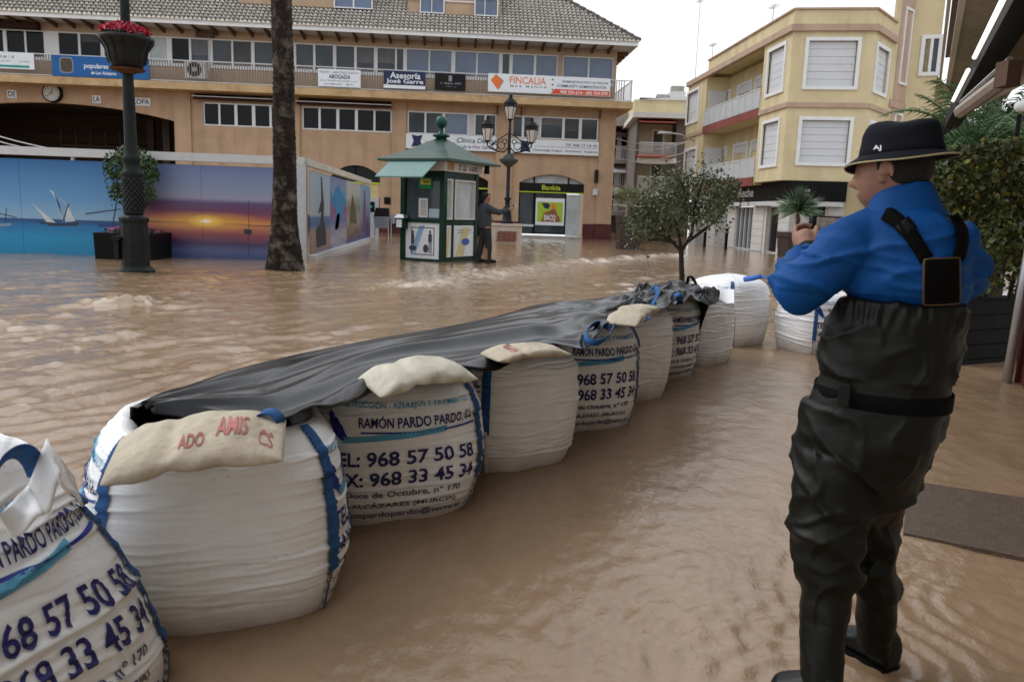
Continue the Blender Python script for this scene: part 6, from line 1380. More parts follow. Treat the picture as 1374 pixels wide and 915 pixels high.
# ================================================================== black tarp over the bags
near = [(205, 571, .62), (295, 568, .655), (385, 588, .64), (460, 546, .67), (500, 518, .68), (560, 503, .68), (632, 502, .66), (690, 482, .69), (745, 466, .70), (782, 474, .68), (800, 444, .745), (832, 432, .75), (858, 412, .77), (905, 404, .78), (965, 398, .76)]
far = [(187, 572, .62), (225, 548, .64), (300, 522, .63), (400, 499, .62), (500, 479, .62), (600, 464, .61), (655, 439, .68), (715, 413, .75), (742, 407, .77), (800, 406, .76), (838, 402, .77), (872, 385, .80), (905, 377, .82), (928, 381, .80), (965, 391, .78)]
def resample(c, n):
    P = np.array([tuple(G3(*p)) for p in c]); d = np.r_[0, np.cumsum(np.linalg.norm(np.diff(P, axis=0), axis=1))]; d /= d[-1]; t = np.linspace(0, 1, n)
    Q = np.stack([np.interp(t, d, P[:, k]) for k in range(3)], -1)
    for _ in range(4): Q[1:-1] = (Q[:-2] + 2*Q[1:-1] + Q[2:])/4
    return Q
NS, NTt = 260, 64; NE, FE_ = resample(near, NS), resample(far, NS)
away = np.tile(np.array([[-.80, .60, 0.]]), (NS, 1))
back = FE_ + away*.30; back[:, 2] = -.05
tt = np.linspace(0, 1, NTt); TP = np.zeros((NS, NTt, 3)); tb_ = .30
for j, t in enumerate(tt):
    if t < tb_: k = t/tb_; TP[:, j] = back + (FE_ - back)*(k**.7 if k > 0 else 0); TP[:, j, 2] = back[:, 2] + (FE_[:, 2] - back[:, 2])*math.sin(k*math.pi/2)
    else: k = (t - tb_)/(1 - tb_); TP[:, j] = FE_ + (NE - FE_)*k; TP[:, j, 2] += -.03*math.sin(math.pi*k)
sA = np.linspace(0, 1, NS)[:, None]*np.ones((1, NTt)); tA = tt[None, :]*np.ones((NS, 1))
# rest on the bag tops
for o_, B in bag_things[1:9]:
    dx, dy = TP[..., 0] - B.c[0], TP[..., 1] - B.c[1]; cth, sth = math.cos(B.yaw), math.sin(B.yaw); lx, ly = dx*cth + dy*sth, -dx*sth + dy*cth
    rr2 = (np.abs(lx/B.R)**3 + np.abs(ly/B.R)**3)**(1/3); top = B.h*np.interp(rr2, [0, .3, .6, .8, .92, 1.0, 1.05], [1.07, 1.06, 1.03, .985, .90, .6, 0]) + .018
    TP[..., 2] = np.maximum(TP[..., 2], top*(tA > .22) - 1*(tA <= .22))
for k_ in (40, 20, 10, 5, 24, 12, 6, 3):      # pulled taut between the bags
    for _ in range(2):
        z_ = TP[..., 2].copy(); z_[k_:-k_] = np.maximum(z_[k_:-k_], .94*(TP[:-2*k_, :, 2] + TP[2*k_:, :, 2])/2 + .06*z_[k_:-k_]); ok = (tA > .28); TP[..., 2] = np.where(ok, z_, TP[..., 2])
for _ in range(3): TP[1:-1, 1:-1, 2] = (TP[:-2, 1:-1, 2] + TP[2:, 1:-1, 2] + TP[1:-1, :-2, 2] + TP[1:-1, 2:, 2] + 4*TP[1:-1, 1:-1, 2])/8
LS = 2*np.pi; am = .55 + .9*np.abs(perlin(sA*3, tA*2 + 60)); wr_ = .012*am*np.sin(LS*(3.0*tA + .9*np.sin(3.1*sA + 1) + 1.3*sA)) + .008*am*np.sin(LS*(6.2*tA - 1.7*sA + .7*np.sin(5*sA))) + .010*np.maximum(np.sin(LS*(4.6*tA + 2.3*sA + .6*np.sin(7*sA))), 0)**4
wr = wr_ + .012*fbm(sA*4 + 2*tA, tA*2.2 + 3, 2, .5) + .034*np.clip((sA - .46)/.12, 0, 1)*(1 - np.abs(perlin(sA*11 - 5*tA + 9, tA*3.5 + sA*4)*2.8)).clip(0, 1)**2.5 + .012*np.clip((sA - .46)/.12, 0, 1)*fbm(sA*22 + 4*tA, tA*7, 2)
rough_end = np.clip((sA - .62)/.1, 0, 1); wr = wr*(1 + .7*rough_end)
TP[..., 2] += wr*np.clip((tA - .27)/.2, 0, 1)
TP[..., 0] += .010*fbm(sA*10, tA*4 + 50, 2)*np.clip(tA/.3, 0, 1); TP[..., 1] += .010*fbm(sA*10 + 70, tA*4, 2)
ed = np.clip((tA - .93)/.07, 0, 1); TP[..., 2] -= ed*(.035 + .03*np.sin(sA*40) + .02*fbm(sA*30, tA*0, 2))
I = np.arange(NS*NTt).reshape(NS, NTt); tm = pm('black_tarp', (.007, .0085, .011), .22, .25, 6, .03, 30, spec=.30)
to = fast_mesh('tarpaulin', TP.reshape(-1, 3), np.stack([I[:-1, :-1], I[1:, :-1], I[1:, 1:], I[:-1, 1:]], -1).reshape(-1, 4), tm); sm = to.modifiers.new('t', 'SOLIDIFY'); sm.thickness = .004; sm.offset = 1
tag(to, 'long creased black plastic tarpaulin draped over the row of white bags', 'tarpaulin')

# ================================================================== cement sacks
paper = pm('sack_paper', (.50, .44, .34), .75, .16, 7, .35, 26, dirt=(.24, .18, .12), dirt_amt=.55, dirt_scale=4); REDI = pm('red_ink', (.40, .14, .12), .7, .5, 14); GREYI = pm('violet_ink', (.20, .16, .22), .6, .3, 14)
def sack(label, a, b_, W_, T_, seed, text=None, sag=.03, mat=None, tilt=0.0):
    a, b_ = Vector(a), Vector(b_); u = (b_ - a); L = u.length; u.normalize(); v = Vector((0, 0, 1)).cross(u).normalized(); nrm = u.cross(v); rs = np.random.RandomState(seed)
    NX, NY = 60, 40; vs = []
    def S(x, t):
        e_ = min(x, 1-x); pin = min(1, (e_/.17))**.55; w_ = W_/2*(.86 + .14*pin)*(1 - .10*math.exp(-((x-.36)/.06)**2)); h_ = T_/2*max(pin, .08)*(1 - .28*math.exp(-((x-.36)/.05)**2))
        cs_, sn_ = math.cos(t), math.sin(t); y = w_*math.copysign(abs(cs_)**.8, cs_); z = h_*math.copysign(abs(sn_)**.75, sn_)
        z += .006*float(perlin(np.array(x*5 + seed), np.array(math.cos(t)*1.1 + 4)))*2*pin; z -= sag*math.sin(math.pi*x)*-.5 + sag*(2*x-1)**2*.6
        y += .006*float(perlin(np.array(x*8.), np.array(math.sin(t) + seed)))*2
        z += tilt*y; return a + u*(L*x) + v*y + nrm*z
    for i in range(NX+1):
        for j in range(NY): vs.append(S(.004 + .992*i/NX, 2*math.pi*j/NY))
    fs = [(i*NY+j, i*NY+(j+1) % NY, (i+1)*NY+(j+1) % NY, (i+1)*NY+j) for i in range(NX) for j in range(NY)] + [tuple(range(NY-1, -1, -1)), tuple(NX*NY+j for j in range(NY))]
    o = thing('cement_sack', label, 'sack', 'cement sacks weighing down the tarp', loc=tuple(a)); raw('sack_body', [p - a for p in vs], fs, mat or paper, o, True)
    if text:
        per = {}
        for body, x0, x1, t0, t1, ink in text:
            w2, f2 = font_mesh(body, .02); v2, f2 = subdiv2d([(x*(x1-x0)*L, y*abs(t1-t0)*W_*.5) for x, y in w2], f2, .02)
            pts = []
            for X, Y in v2:
                x = x0 + X/L; t = t0 + (t1-t0)*Y/(abs(t1-t0)*W_*.5); p = S(x, t); c0_ = a + u*(L*x); n_ = (p - c0_); n_ = (n_ - u*n_.dot(u)).normalized(); pts.append(p + n_*.004 - a)
            mb = MB(); mb.add(pts, f2); obj('print', mb, ink, o)
    return o
PI = math.pi
sack('dusty cement sack with faded red print lying on the nearest open bag', G3(146, 612, .645), G3(382, 582, .70), .30, .085, 3, [('AMIS', .62, .80, 1.15*PI*0+1.9, 1.35, REDI), ('ADO', .42, .56, 2.25, 1.75, REDI), ('CS', .86, .94, 2.2, 1.6, REDI)], .03, None, .22)
sack('pale smooth cement sack on the tarp above the printed bag', G3(494, 514, .70), G3(626, 492, .715), .20, .075, 8, None, .035, pm('sack_pale', (.60, .57, .47), .6, .14, 8, .3, 26, dirt=(.3, .25, .17), dirt_amt=.45, dirt_scale=5), .25)
sack('cement sack with a small red mark, half wrapped in the tarp edge', G3(656, 477, .72), G3(752, 468, .73), .24, .06, 14, [('S', .20, .30, 2.2, 1.4, REDI)], .02)
sack('small beige cement sack under the rumpled tarp beside the folded-top bag', G3(832, 432, .78), G3(868, 412, .80), .22, .07, 21, None, .03)
# ================================================================== people
from mathutils import noise as mnoise
from mathutils.bvhtree import BVHTree
def remeshed(name, mb, voxel, mats, parent=None, it=6, disp=None, fac=.5):
    me = bpy.data.meshes.new('tmp'); me.from_pydata([tuple(v) for v in mb.v], [], mb.f); me.update()
    bm = bmesh.new(); bm.from_mesh(me); bmesh.ops.recalc_face_normals(bm, faces=bm.faces); bm.to_mesh(me); bm.free()
    t = bpy.data.objects.new('tmp', me); COL.objects.link(t)
    r = t.modifiers.new('r', 'REMESH'); r.mode = 'VOXEL'; r.voxel_size = voxel; r.use_smooth_shade = True
    s_ = t.modifiers.new('s', 'SMOOTH'); s_.factor = fac; s_.iterations = it
    dg = bpy.context.evaluated_depsgraph_get(); me2 = bpy.data.meshes.new_from_object(t.evaluated_get(dg)); bpy.data.objects.remove(t); bpy.data.meshes.remove(me)
    me2.name = name
    if disp:
        no = [v.normal.copy() for v in me2.vertices]
        for v, n_ in zip(me2.vertices, no): v.co += n_*disp(v.co, n_)
        me2.update()
    me2.materials.clear()
    for m in (mats if isinstance(mats, list) else [mats]): me2.materials.append(m)
    me2.polygons.foreach_set('use_smooth', [True]*len(me2.polygons)); o = bpy.data.objects.new(name, me2); COL.objects.link(o)
    if parent is not None: o.parent = parent
    return o
skin = pm('skin', (.30, .155, .105), .5, .12, 14, .15, 120); skin.node_tree.nodes['Principled BSDF'].inputs['Subsurface Weight'].default_value = .08; skin.node_tree.nodes['Principled BSDF'].inputs['Subsurface Radius'].default_value = (.01, .004, .002)
hairm = pm('hair', (.012, .010, .009), .6, .3, 40, .5, 200)
M0 = Vector((1.30, 2.23, 0)); Dm = M0.length; Wd = M0.normalized(); Rt = Vector((Wd.y, -Wd.x, 0))
def mp(px, py, dt=0.0):
    d = ray(px, py); t = (Dm + dt)/(d.x*Wd.x + d.y*Wd.y); return Vector((0, 0, CAM_H)) + d*t
def ring(c, a, b, ax=None, ay=None, n=28, ex=2.3):
    ax = ax or Rt; ay = ay or Wd; out = []
    for k in range(n):
        t = 2*math.pi*k/n; ct, st_ = math.cos(t), math.sin(t)
        out.append(c + ax*(a*math.copysign(abs(ct)**(2/ex), ct)) + ay*(b*math.copysign(abs(st_)**(2/ex), st_)))
    return out
def sec(rows, mb, n=28):
    rs = []
    for py, xl, xr, b, dt in rows:
        l, r = mp(xl, py, dt), mp(xr, py, dt); rs.append(ring((l + r)/2, (r - l).length/2, b, n=n))
    if rs[0][0].z > rs[-1][0].z: rs = rs[::-1]
    mb.rings(rs)
man = thing('person', 'man in black bucket hat, blue jacket and dark chest waders photographing the flood', 'person', loc=(M0.x, M0.y, 0)); MI = Vector((M0.x, M0.y, 0))
def part(o):
    o.matrix_parent_inverse = Matrix.Translation(-MI); return o
def fold(p, sx, sz, seed): return mnoise.fractal(Vector((p.x*sx + seed, p.y*sx, p.z*sz)), 1.0, 2.0, 3)
# -- body (head, neck, trunk, arms, hands, legs) as one surface
fw = (-Rt*.93 + Wd*.36).normalized(); lf = Vector((0, 0, 1)).cross(fw); HC = mp(1199, 229, .0)
pitch_ = math.radians(6); fw2 = fw*math.cos(pitch_) - Vector((0, 0, 1))*math.sin(pitch_); up2 = fw2.cross(lf) if fw2.cross(lf).z > 0 else -fw2.cross(lf)
def HP(x, y, z): return HC + fw2*x + lf*y + up2*z
mb = MB(); nu, nv = 72, 56; hv = []
for i in range(nv+1):
    ps = math.pi*i/nv
    for j in range(nu):
        ph = 2*math.pi*j/nu; x, y, z = math.sin(ps)*math.cos(ph), math.sin(ps)*math.sin(ph), -math.cos(ps)
        X, Y, Z = x*.100, y*.078, z*.122
        if Z < -.015:
            k = min((-Z-.015)/.107, 1); Y *= 1 - .30*k**1.2
            if X < 0: X *= 1 - .45*k
            else: X = X*(1 + .10*k) + .022*k*max(x, 0)**.5
        g = lambda zz, yy, sz, sy: math.exp(-((Z-zz)/sz)**2 - ((Y-yy)/sy)**2) if X > 0 else 0
        X += .030*g(-.028, 0, .014, .013) + .018*g(-.008, 0, .02, .011) + .008*g(.018, 0, .012, .05) - .010*(g(.002, .030, .012, .014) + g(.002, -.030, .012, .014)) + .010*g(-.064, 0, .007, .022) + .009*g(-.079, 0, .006, .018) - .006*g(-.0715, 0, .003, .024) - .006*g(-.05, 0, .006, .03) + .010*g(-.108, 0, .014, .022)
        hv.append(HP(X, Y, Z))
mb.add(hv, [(i*nu+j, i*nu+(j+1) % nu, (i+1)*nu+(j+1) % nu, (i+1)*nu+j) for i in range(nv) for j in range(nu)])
for s_ in (1, -1):
    pts = []
    for k in range(11):
        a = math.radians(-60 + 30*k*.9); pts.append(HP(-.012 + .020*math.cos(a), s_*(.079 + .010*(k/10)), -.012 + .031*math.sin(a)))
    mb.tube(pts, [.006]*11, 8); mb.tube([HP(-.01, s_*.070, -.02), HP(-.008, s_*.083, -.010), HP(-.012, s_*.082, .008)], [.011, .012, .009], 8)
mb.tube([HP(-.02, 0, -.06), mp(1212, 275, .0), mp(1214, 300, 0)], [.058, .060, .075], 20)
sec([(300, 1160, 1270, .08, 0), (340, 1150, 1290, .10, 0), (420, 1150, 1285, .10, 0), (520, 1130, 1265, .11, 0), (640, 1105, 1205, .09, 0)], mb)
EL, WL = mp(1071, 391, -.10), mp(1085, 341, .10)
mb.tube([mp(1165, 315, -.04), mp(1115, 355, -.09), EL, mp(1079, 362, .02), WL], [.06, .05, .045, .04, .030], 12)
ER, WR = mp(1290, 380, .12), mp(1142, 322, .30)
mb.tube([mp(1280, 318, .02), ER, WR], [.06, .045, .03], 12)
for rows in ([(620, 1085, 1170, .08, -.02), (760, 1078, 1140, .07, -.10), (890, 1085, 1124, .05, -.22), (930, 1088, 1122, .05, -.24)], [(620, 1160, 1212, .07, .05), (740, 1162, 1192, .05, .07), (835, 1166, 1184, .03, .08)]): sec(rows, mb, 16)
# left hand closed on the phone: palm, four fingers, thumb
def hp(px, py, dt): return mp(px, py, dt)
mb.tube([WL, hp(1083, 332, .125), hp(1080, 322, .150), hp(1079, 314, .165)], [.027, .034, .038, .030], 12)
mb.tube([hp(1088, 334, .12), hp(1088, 322, .15), hp(1087, 314, .17)], [.022, .028, .022], 10)
FR4 = [((1067, 314, .165), (1068, 305, .19), (1080, 302, .225), (1094, 304, .232)), ((1066, 320, .16), (1066, 311, .195), (1079, 308, .232), (1094, 310, .236)), ((1067, 326, .155), (1067, 318, .19), (1080, 314, .23), (1094, 316, .232)), ((1070, 331, .15), (1071, 324, .18), (1082, 321, .212), (1094, 321, .215))]
for i, f in enumerate(FR4): mb.tube([hp(1080, 318 + 3*i, .155)] + [hp(*p) for p in f], [.011, .0105, .0100, .0092, .0075], 10)
mb.tube([hp(1089, 332, .118), hp(1095, 322, .130), hp(1096, 311, .155), hp(1096, 303.5, .175)], [.014, .0125, .0105, .0085], 10)
# right hand behind the other end of the phone
mb.tube([WR, hp(1135, 318, .27), hp(1128, 312, .25)], [.026, .034, .028], 12)
for i in range(4): mb.tube([hp(1130, 310 + 4*i, .255), hp(1122, 306 + 5*i, .265), hp(1116, 305 + 5*i, .262), hp(1111, 306 + 5*i, .255)], [.011, .0105, .0095, .008], 8)
mb.tube([hp(1134, 314, .245), hp(1128, 305, .225), hp(1121, 302, .215)], [.013, .011, .009], 8)
body = part(remeshed('body', mb, .0052, skin, man, 3))
# hair below the hat
mb = MB(); hv = []
for i in range(25):
    ps = math.pi*.10 + math.pi*.52*i/24
    for j in range(49):
        ph = math.radians(84) + math.radians(192)*j/48; x, y, z = math.sin(ps)*math.cos(ph), math.sin(ps)*math.sin(ph), math.cos(ps)
        Z = z*.122; X = x*.1035; Y = y*.0815
        if Z < -.015: X *= 1 - .42*min((-Z-.015)/.107, 1); Y *= 1 - .25*min((-Z-.015)/.107, 1)
        cut = -.055 if abs(ph - math.pi) < 1.0 else (-.055 + .055*min((abs(ph - math.pi) - 1.0)/.5, 1))
        if Z < cut: Z = cut + (Z - cut)*.15
        hv.append(HP(X, Y, Z + .002))
mb.add(hv, [(i*49+j, i*49+j+1, (i+1)*49+j+1, (i+1)*49+j) for i in range(24) for j in range(48)])
ho = part(obj('hair', mb, hairm, man, True)); sm = ho.modifiers.new('t', 'SOLIDIFY'); sm.thickness = .012; sm.offset = 0
# -- waders
wad = pm('wader_rubber', (.0052, .0055, .0036), .48, .25, 6, .06, 50, spec=.22)
mb = MB()
sec([(401, 1125, 1305, .142, 0), (408, 1124, 1305, .144, 0), (430, 1114, 1299, .150, 0), (455, 1107, 1295, .157, 0), (490, 1102, 1286, .160, 0), (512, 1098, 1280, .160, 0), (530, 1091, 1279, .162, 0), (550, 1084, 1274, .168, 0), (580, 1073, 1271, .176, 0), (605, 1068, 1258, .170, 0), (640, 1064, 1234, .152, 0), (668, 1066, 1216, .130, 0), (692, 1080, 1200, .10, .0), (712, 1100, 1182, .06, .0)], mb)
sec([(600, 1070, 1190, .165, -.01), (630, 1065, 1186, .160, -.025), (660, 1062, 1178, .150, -.05), (700, 1061, 1166, .128, -.08), (735, 1063, 1156, .110, -.105), (752, 1069, 1150, .098, -.115), (768, 1066, 1152, .098, -.125), (790, 1071, 1142, .088, -.14), (830, 1072, 1138, .080, -.17), (870, 1074, 1134, .074, -.20), (915, 1076, 1132, .068, -.23), (948, 1078, 1132, .066, -.24)], mb)
sec([(600, 1150, 1258, .150, .03), (630, 1150, 1236, .142, .045), (660, 1148, 1226, .130, .06), (690, 1148, 1215, .112, .07), (705, 1150, 1206, .100, .07), (722, 1146, 1210, .098, .07), (745, 1147, 1206, .088, .075), (790, 1148, 1206, .080, .08), (835, 1148, 1203, .072, .08), (856, 1149, 1199, .063, .08), (872, 1151, 1197, .060, .08)], mb)
# belly of the trousers hanging behind the thigh
mb.tube([mp(1225, 560, .04), mp(1238, 600, .06), mp(1215, 650, .06), mp(1190, 690, .05)], [.05, .055, .05, .04], 14)
zb = mp(1190, 524, 0).z; zt_ = mp(1190, 402, 0).z
def wd(p, n_):
    q = p - MI; lat = q.dot(Rt); d = .016*fold(p, 3.2, 4.2, 3.1) + .004*fold(p, 8, 13, 8.7)
    # diagonal drag folds
    d += .013*(1 - min(abs(mnoise.noise(Vector((lat*4.5 + p.z*4, p.z*4.2 - lat*3, q.dot(Wd)*3 + 5))))*3.8, 1))**1.6 + .009*(1 - min(abs(mnoise.noise(Vector((lat*8 - p.z*6 + 7, p.z*7 + lat*3, q.dot(Wd)*5 + 15))))*3.8, 1))**1.8 - .004
    if p.z < .52: d += .005*math.sin(p.z*42 + lat*9 + 4*mnoise.noise(p*4))*min(1, (p.z - .12)/.15 if p.z > .12 else 0)
    if p.z < .25: d *= .35
    if abs(p.z - zb) < .05: d = d*.3 - .003
    if p.z > zt_ - .11:
        a = math.atan2(q.dot(Wd), lat); e_ = max(0, min(1, (p.z - zt_ + .09)/.05))*max(0, min(1, (zt_ + .004 - p.z)/.02)); d = d*(1 - .5*e_) + .0065*e_*(mnoise.noise(Vector((a*11 + p.z*4, p.z*9, 3.3))) + .5*math.sin(a*31 + 9*mnoise.noise(p*7)))
    return d
wo_ = part(remeshed('waders', mb, .0075, wad, man, 14, wd))
# belt
mb = MB(); rs = []
for py, xl, xr, b in ((516, 1094, 1281, .160), (517, 1093, 1282, .1615), (536, 1090, 1279, .161), (537, 1091, 1278, .1595)):
    l, r = mp(xl, py + 6, 0), mp(xr, py - 2, 0); rs.append(ring((l + r)/2, (r - l).length/2, b, n=48))
mb.rings(rs[::-1], False); bl = part(obj('belt', mb, pm('belt_black', (.003, .003, .004), .8, .2, 40, .2, 200, spec=.1), man, True)); sm = bl.modifiers.new('t', 'SOLIDIFY'); sm.thickness = .003
mb = MB(); c = mp(1133, 530, -.175); mb.hexa([c + Rt*x + Wd*y + Vector((0, 0, z)) for z in (-.035, .035) for x, y in ((-.016, -.008), (.016, -.012), (.016, .008), (-.016, .012))]); part(bevel(obj('belt_loop', mb, wad, man), .004))
# boots
bootm = pm('boot_rubber', (.005, .0065, .0075), .36, .25, 8, .1, 60, spec=.25)
def boot(heel, toe, top, shaft_r):
    u = (toe - heel); L = u.length; u.normalize(); v = Vector((-u.y, u.x, 0)); mb = MB(); rs = []
    for x, w_, h_ in ((-.02, .034, .07), (.0, .046, .12), (.12, .050, .14), (.3, .048, .125), (.5, .050, .095), (.7, .055, .078), (.88, .050, .062), (.97, .036, .048), (1.0, .018, .03)):
        c = heel + u*(L*x); rs.append([c + v*(w_*math.cos(t)) + Vector((0, 0, max(-.02, h_*.5 + h_*.52*math.sin(t)))) for t in [2*math.pi*k/16 for k in range(16)]])
    mb.rings(rs); mb.tube([heel + u*(L*.22) + Vector((0, 0, .04)), (heel + u*(L*.2)).lerp(top, .5) + Vector((0, 0, .02)), top], [.047, .050, shaft_r], 16)
    o = part(remeshed('boot', mb, .006, bootm, man, 4)); 
    mb = MB(); rs = []
    for x, w_ in ((-.03, .02), (0, .042), (.3, .046), (.7, .053), (.9, .048), (1.01, .018)):
        c = heel + u*(L*x); rs.append([c + v*w_ + Vector((0, 0, -.03)), c - v*w_ + Vector((0, 0, -.03)), c - v*w_ + Vector((0, 0, .012)), c + v*w_ + Vector((0, 0, .012))])
    mb.rings(rs); so_ = obj('sole', mb, M['near_black'], o)
boot(ground(1196, 900) + Vector((0, 0, .0)), ground(1124, 856), mp(1174, 846, .08), .050); boot(ground(1120, 956), ground(1034, 924), mp(1104, 925, -.235), .045)
# -- jacket
jm = pm('jacket_blue', (.001, .060, .235), .65, .12, 5, .06, 300, spec=.2)
mb = MB()
sec([(426, 1146, 1284, .10, 0), (412, 1141, 1290, .112, 0), (402, 1134, 1300, .130, 0), (396, 1130, 1306, .146, 0), (385, 1130, 1308, .152, 0), (355, 1132, 1308, .152, 0), (328, 1130, 1304, .145, 0), (308, 1134, 1296, .130, 0), (295, 1146, 1284, .112, 0), (288, 1162, 1268, .090, 0), (283, 1172, 1258, .07, 0)], mb)
mb.tube([mp(1172, 322, -.03), mp(1142, 330, -.065), mp(1112, 355, -.09), mp(1084, 380, -.10), EL, mp(1066, 384, -.05), mp(1074, 365, .01), mp(1081, 350, .06), mp(1086, 341, .095)], [.085, .085, .082, .082, .080, .074, .060, .050, .042], 18)
mb.tube([mp(1272, 322, .01), mp(1291, 345, .05), mp(1292, 378, .10), mp(1270, 380, .17), mp(1200, 350, .26), mp(1148, 324, .29)], [.072, .068, .068, .06, .05, .042], 16)
def jd(p, n_):
    q = p - MI; lat = q.dot(Rt); d = .010*fold(p, 4, 6, 20.0)
    d += .014*(1 - min(abs(mnoise.noise(Vector((lat*4 + p.z*3, p.z*10 - lat*2, q.dot(Wd)*4 + 2))))*3.6, 1))**2 - .003 + .010*(1 - min(abs(mnoise.noise(Vector((lat*3 + 11, p.z*19 + lat*5, q.dot(Wd)*3))))*3.2, 1))**2*max(0, min(1, (zt_ + .24 - p.z)/.12))*max(0, min(1, (p.z - zt_ - .015)/.05))
    if p.z < zt_ + .02: d = -.004
    return d
jo = part(remeshed('jacket', mb, .0068, jm, man, 5, jd))
# standing collar as its own band
mb = MB(); rs = []
for k, (pyl, pyr, xl, xr, b) in enumerate(((293, 289, 1150, 1276, .098), (288, 282, 1157, 1268, .090), (276, 270, 1163, 1262, .084), (262, 258, 1171, 1257, .080), (250, 246, 1181, 1252, .075), (246, 243, 1186, 1250, .070), (252, 247, 1188, 1247, .066), (268, 262, 1182, 1250, .066))):
    l, r = mp(xl, pyl, 0), mp(xr, pyr, 0); cc_ = (l + r)/2; R0 = ring(cc_, (r - l).length/2, b, ax=(r - l).normalized(), n=40)
    rs.append([p + (p - cc_).normalized()*(.003*math.sin(i*2*math.pi/40*3 + k*.9)) for i, p in enumerate(R0)])
mb.rings(rs, False); co_ = part(obj('collar', mb, jm, man, True)); sb = co_.modifiers.new('s', 'SUBSURF'); sb.levels = 1; sb.render_levels = 2
mb = MB(); rs = []
for d_ in (0, .004): 
    c = WL.lerp(mp(1081, 350, .06), .30 + d_*0); ax = (WL - mp(1081, 350, .06)).normalized(); e1 = ax.orthogonal().normalized(); e2 = ax.cross(e1)
for s_, r_ in ((-.014, .040), (-.012, .0435), (.012, .0415), (.014, .038)): rs.append([WL + ax*(s_ + .004) + e1*(r_*math.cos(t)) + e2*(r_*math.sin(t)) for t in [2*math.pi*k/24 for k in range(24)]])
mb.rings(rs, False); part(obj('watch', mb, M['near_black'], man, True))
# -- braces and back panel laid on the jacket
dg = bpy.context.evaluated_depsgraph_get(); bvj = BVHTree.FromPolygons([v.co.copy() for v in jo.data.vertices], [tuple(p.vertices) for p in jo.data.polygons]); bvw = BVHTree.FromPolygons([v.co.copy() for v in wo_.data.vertices], [tuple(p.vertices) for p in wo_.data.polygons])
def onj(px, py, off):
    o_ = Vector((0, 0, CAM_H)); d = ray(px, py).normalized(); best = None
    for bv in (bvj, bvw):
        h = bv.ray_cast(o_, d, 6)
        if h[0] is not None and (best is None or h[3] < best[3]): best = h
    if best is None: return mp(px, py, -.1)
    return best[0] - d*off*.5 + best[1]*off*.5*(1 if best[1].dot(d) < 0 else -1)
def strip(name, ctr, hw, mat, off=.012, n=18, th=.003):
    P = []
    for i in range(n):
        t = i/(n-1)*(len(ctr)-1); k = min(int(t), len(ctr)-2); f = t-k; x = ctr[k][0]*(1-f) + ctr[k+1][0]*f; y = ctr[k][1]*(1-f) + ctr[k+1][1]*f
        dx, dy = ctr[k+1][0]-ctr[k][0], ctr[k+1][1]-ctr[k][1]; L = math.hypot(dx, dy); nx, ny = -dy/L, dx/L
        P.append([onj(x + nx*hw*q, y + ny*hw*q, off) for q in (-1, -.33, .33, 1)])
    for _ in range(3):
        P = [P[0]] + [[(P[i-1][j] + P[i][j]*2 + P[i+1][j])/4 for j in range(4)] for i in range(1, n-1)] + [P[-1]]
    mb = MB(); mb.rings(P, False, False); o = part(obj(name, mb, mat, man, True)); sm = o.modifiers.new('t', 'SOLIDIFY'); sm.thickness = th; sm.offset = 0; return o
brace = pm('brace_black', (.0035, .003, .003), .85, .2, 40, .2, 200, spec=.08); pipe_o = pm('piping_brown', (.09, .045, .02), .6)
strip('brace', [(1187, 287), (1205, 298), (1222, 315), (1243, 349)], 10, brace)
strip('brace', [(1279, 289), (1288, 305), (1289, 325), (1284, 350)], 8, brace)
strip('brace_buckle', [(1210, 299), (1222, 313)], 11, M['near_black'], .011, 6, .005)
P = [[onj(1234 + 55*u/7 + (0 if v else 0), 344 + 70*v/8 - 2*u/7, .020) for u in range(8)] for v in range(9)]
for _ in range(4):
    Q = [[p.copy() for p in r] for r in P]
    for i in range(9):
        for j in range(8):
            nb_ = [Q[a][b] for a, b in ((i-1, j), (i+1, j), (i, j-1), (i, j+1)) if 0 <= a < 9 and 0 <= b < 8]; P[i][j] = (Q[i][j]*2 + sum(nb_, Vector()) )/(2 + len(nb_))
mb = MB(); mb.rings(P, False, False); bp_ = part(obj('back_panel', mb, brace, man, True)); sm = bp_.modifiers.new('t', 'SOLIDIFY'); sm.thickness = .004; sm.offset = 0
mb = MB(); per = [P[0][j] for j in range(8)] + [P[i][7] for i in range(1, 9)] + [P[8][j] for j in range(6, -1, -1)] + [P[i][0] for i in range(7, 0, -1)]; mb.tube(per + [per[0]], .0032, 6); obj('piping', mb, pipe_o, bp_, True)
# -- hat
hatm = pm('hat_cotton', (.005, .006, .011), .85, .4, 12, .15, 200, spec=.2)
HT = mp(1209, 208, .0); fh = (fw*math.cos(math.radians(5)) - Vector((0, 0, 1))*math.sin(math.radians(5))); uh = fh.cross(lf); uh = uh if uh.z > 0 else -uh
def hring(a, b, z, n=56, dx=0, wob=0.0, droop=0.0):
    a, b, z = a*.87, b*.87, z*.78
    return [HT + fh*(a*math.cos(t) + dx) + lf*(b*math.sin(t)) + uh*(z + wob*math.sin(2*t + .6) + wob*.5*math.sin(3*t) - droop*max(math.cos(t), 0)**1.5) for t in [2*math.pi*k/n for k in range(n)]]
mb = MB(); rs = [hring(.134, .112, -.004), hring(.131, .110, .02, wob=.001), hring(.125, .106, .045, wob=.003), hring(.121, .104, .070, wob=.004), hring(.115, .100, .090, wob=.005, dx=-.003), hring(.105, .092, .104, wob=.006, dx=-.004), hring(.083, .073, .113, wob=.006, dx=-.006), hring(.05, .045, .117, wob=.005, dx=-.006), hring(.01, .01, .118, dx=-.006)]
mb.rings(rs, False); mb.poly(rs[-1]); ht = part(obj('hat', mb, hatm, man, True)); sm = ht.modifiers.new('t', 'SOLIDIFY'); sm.thickness = .003
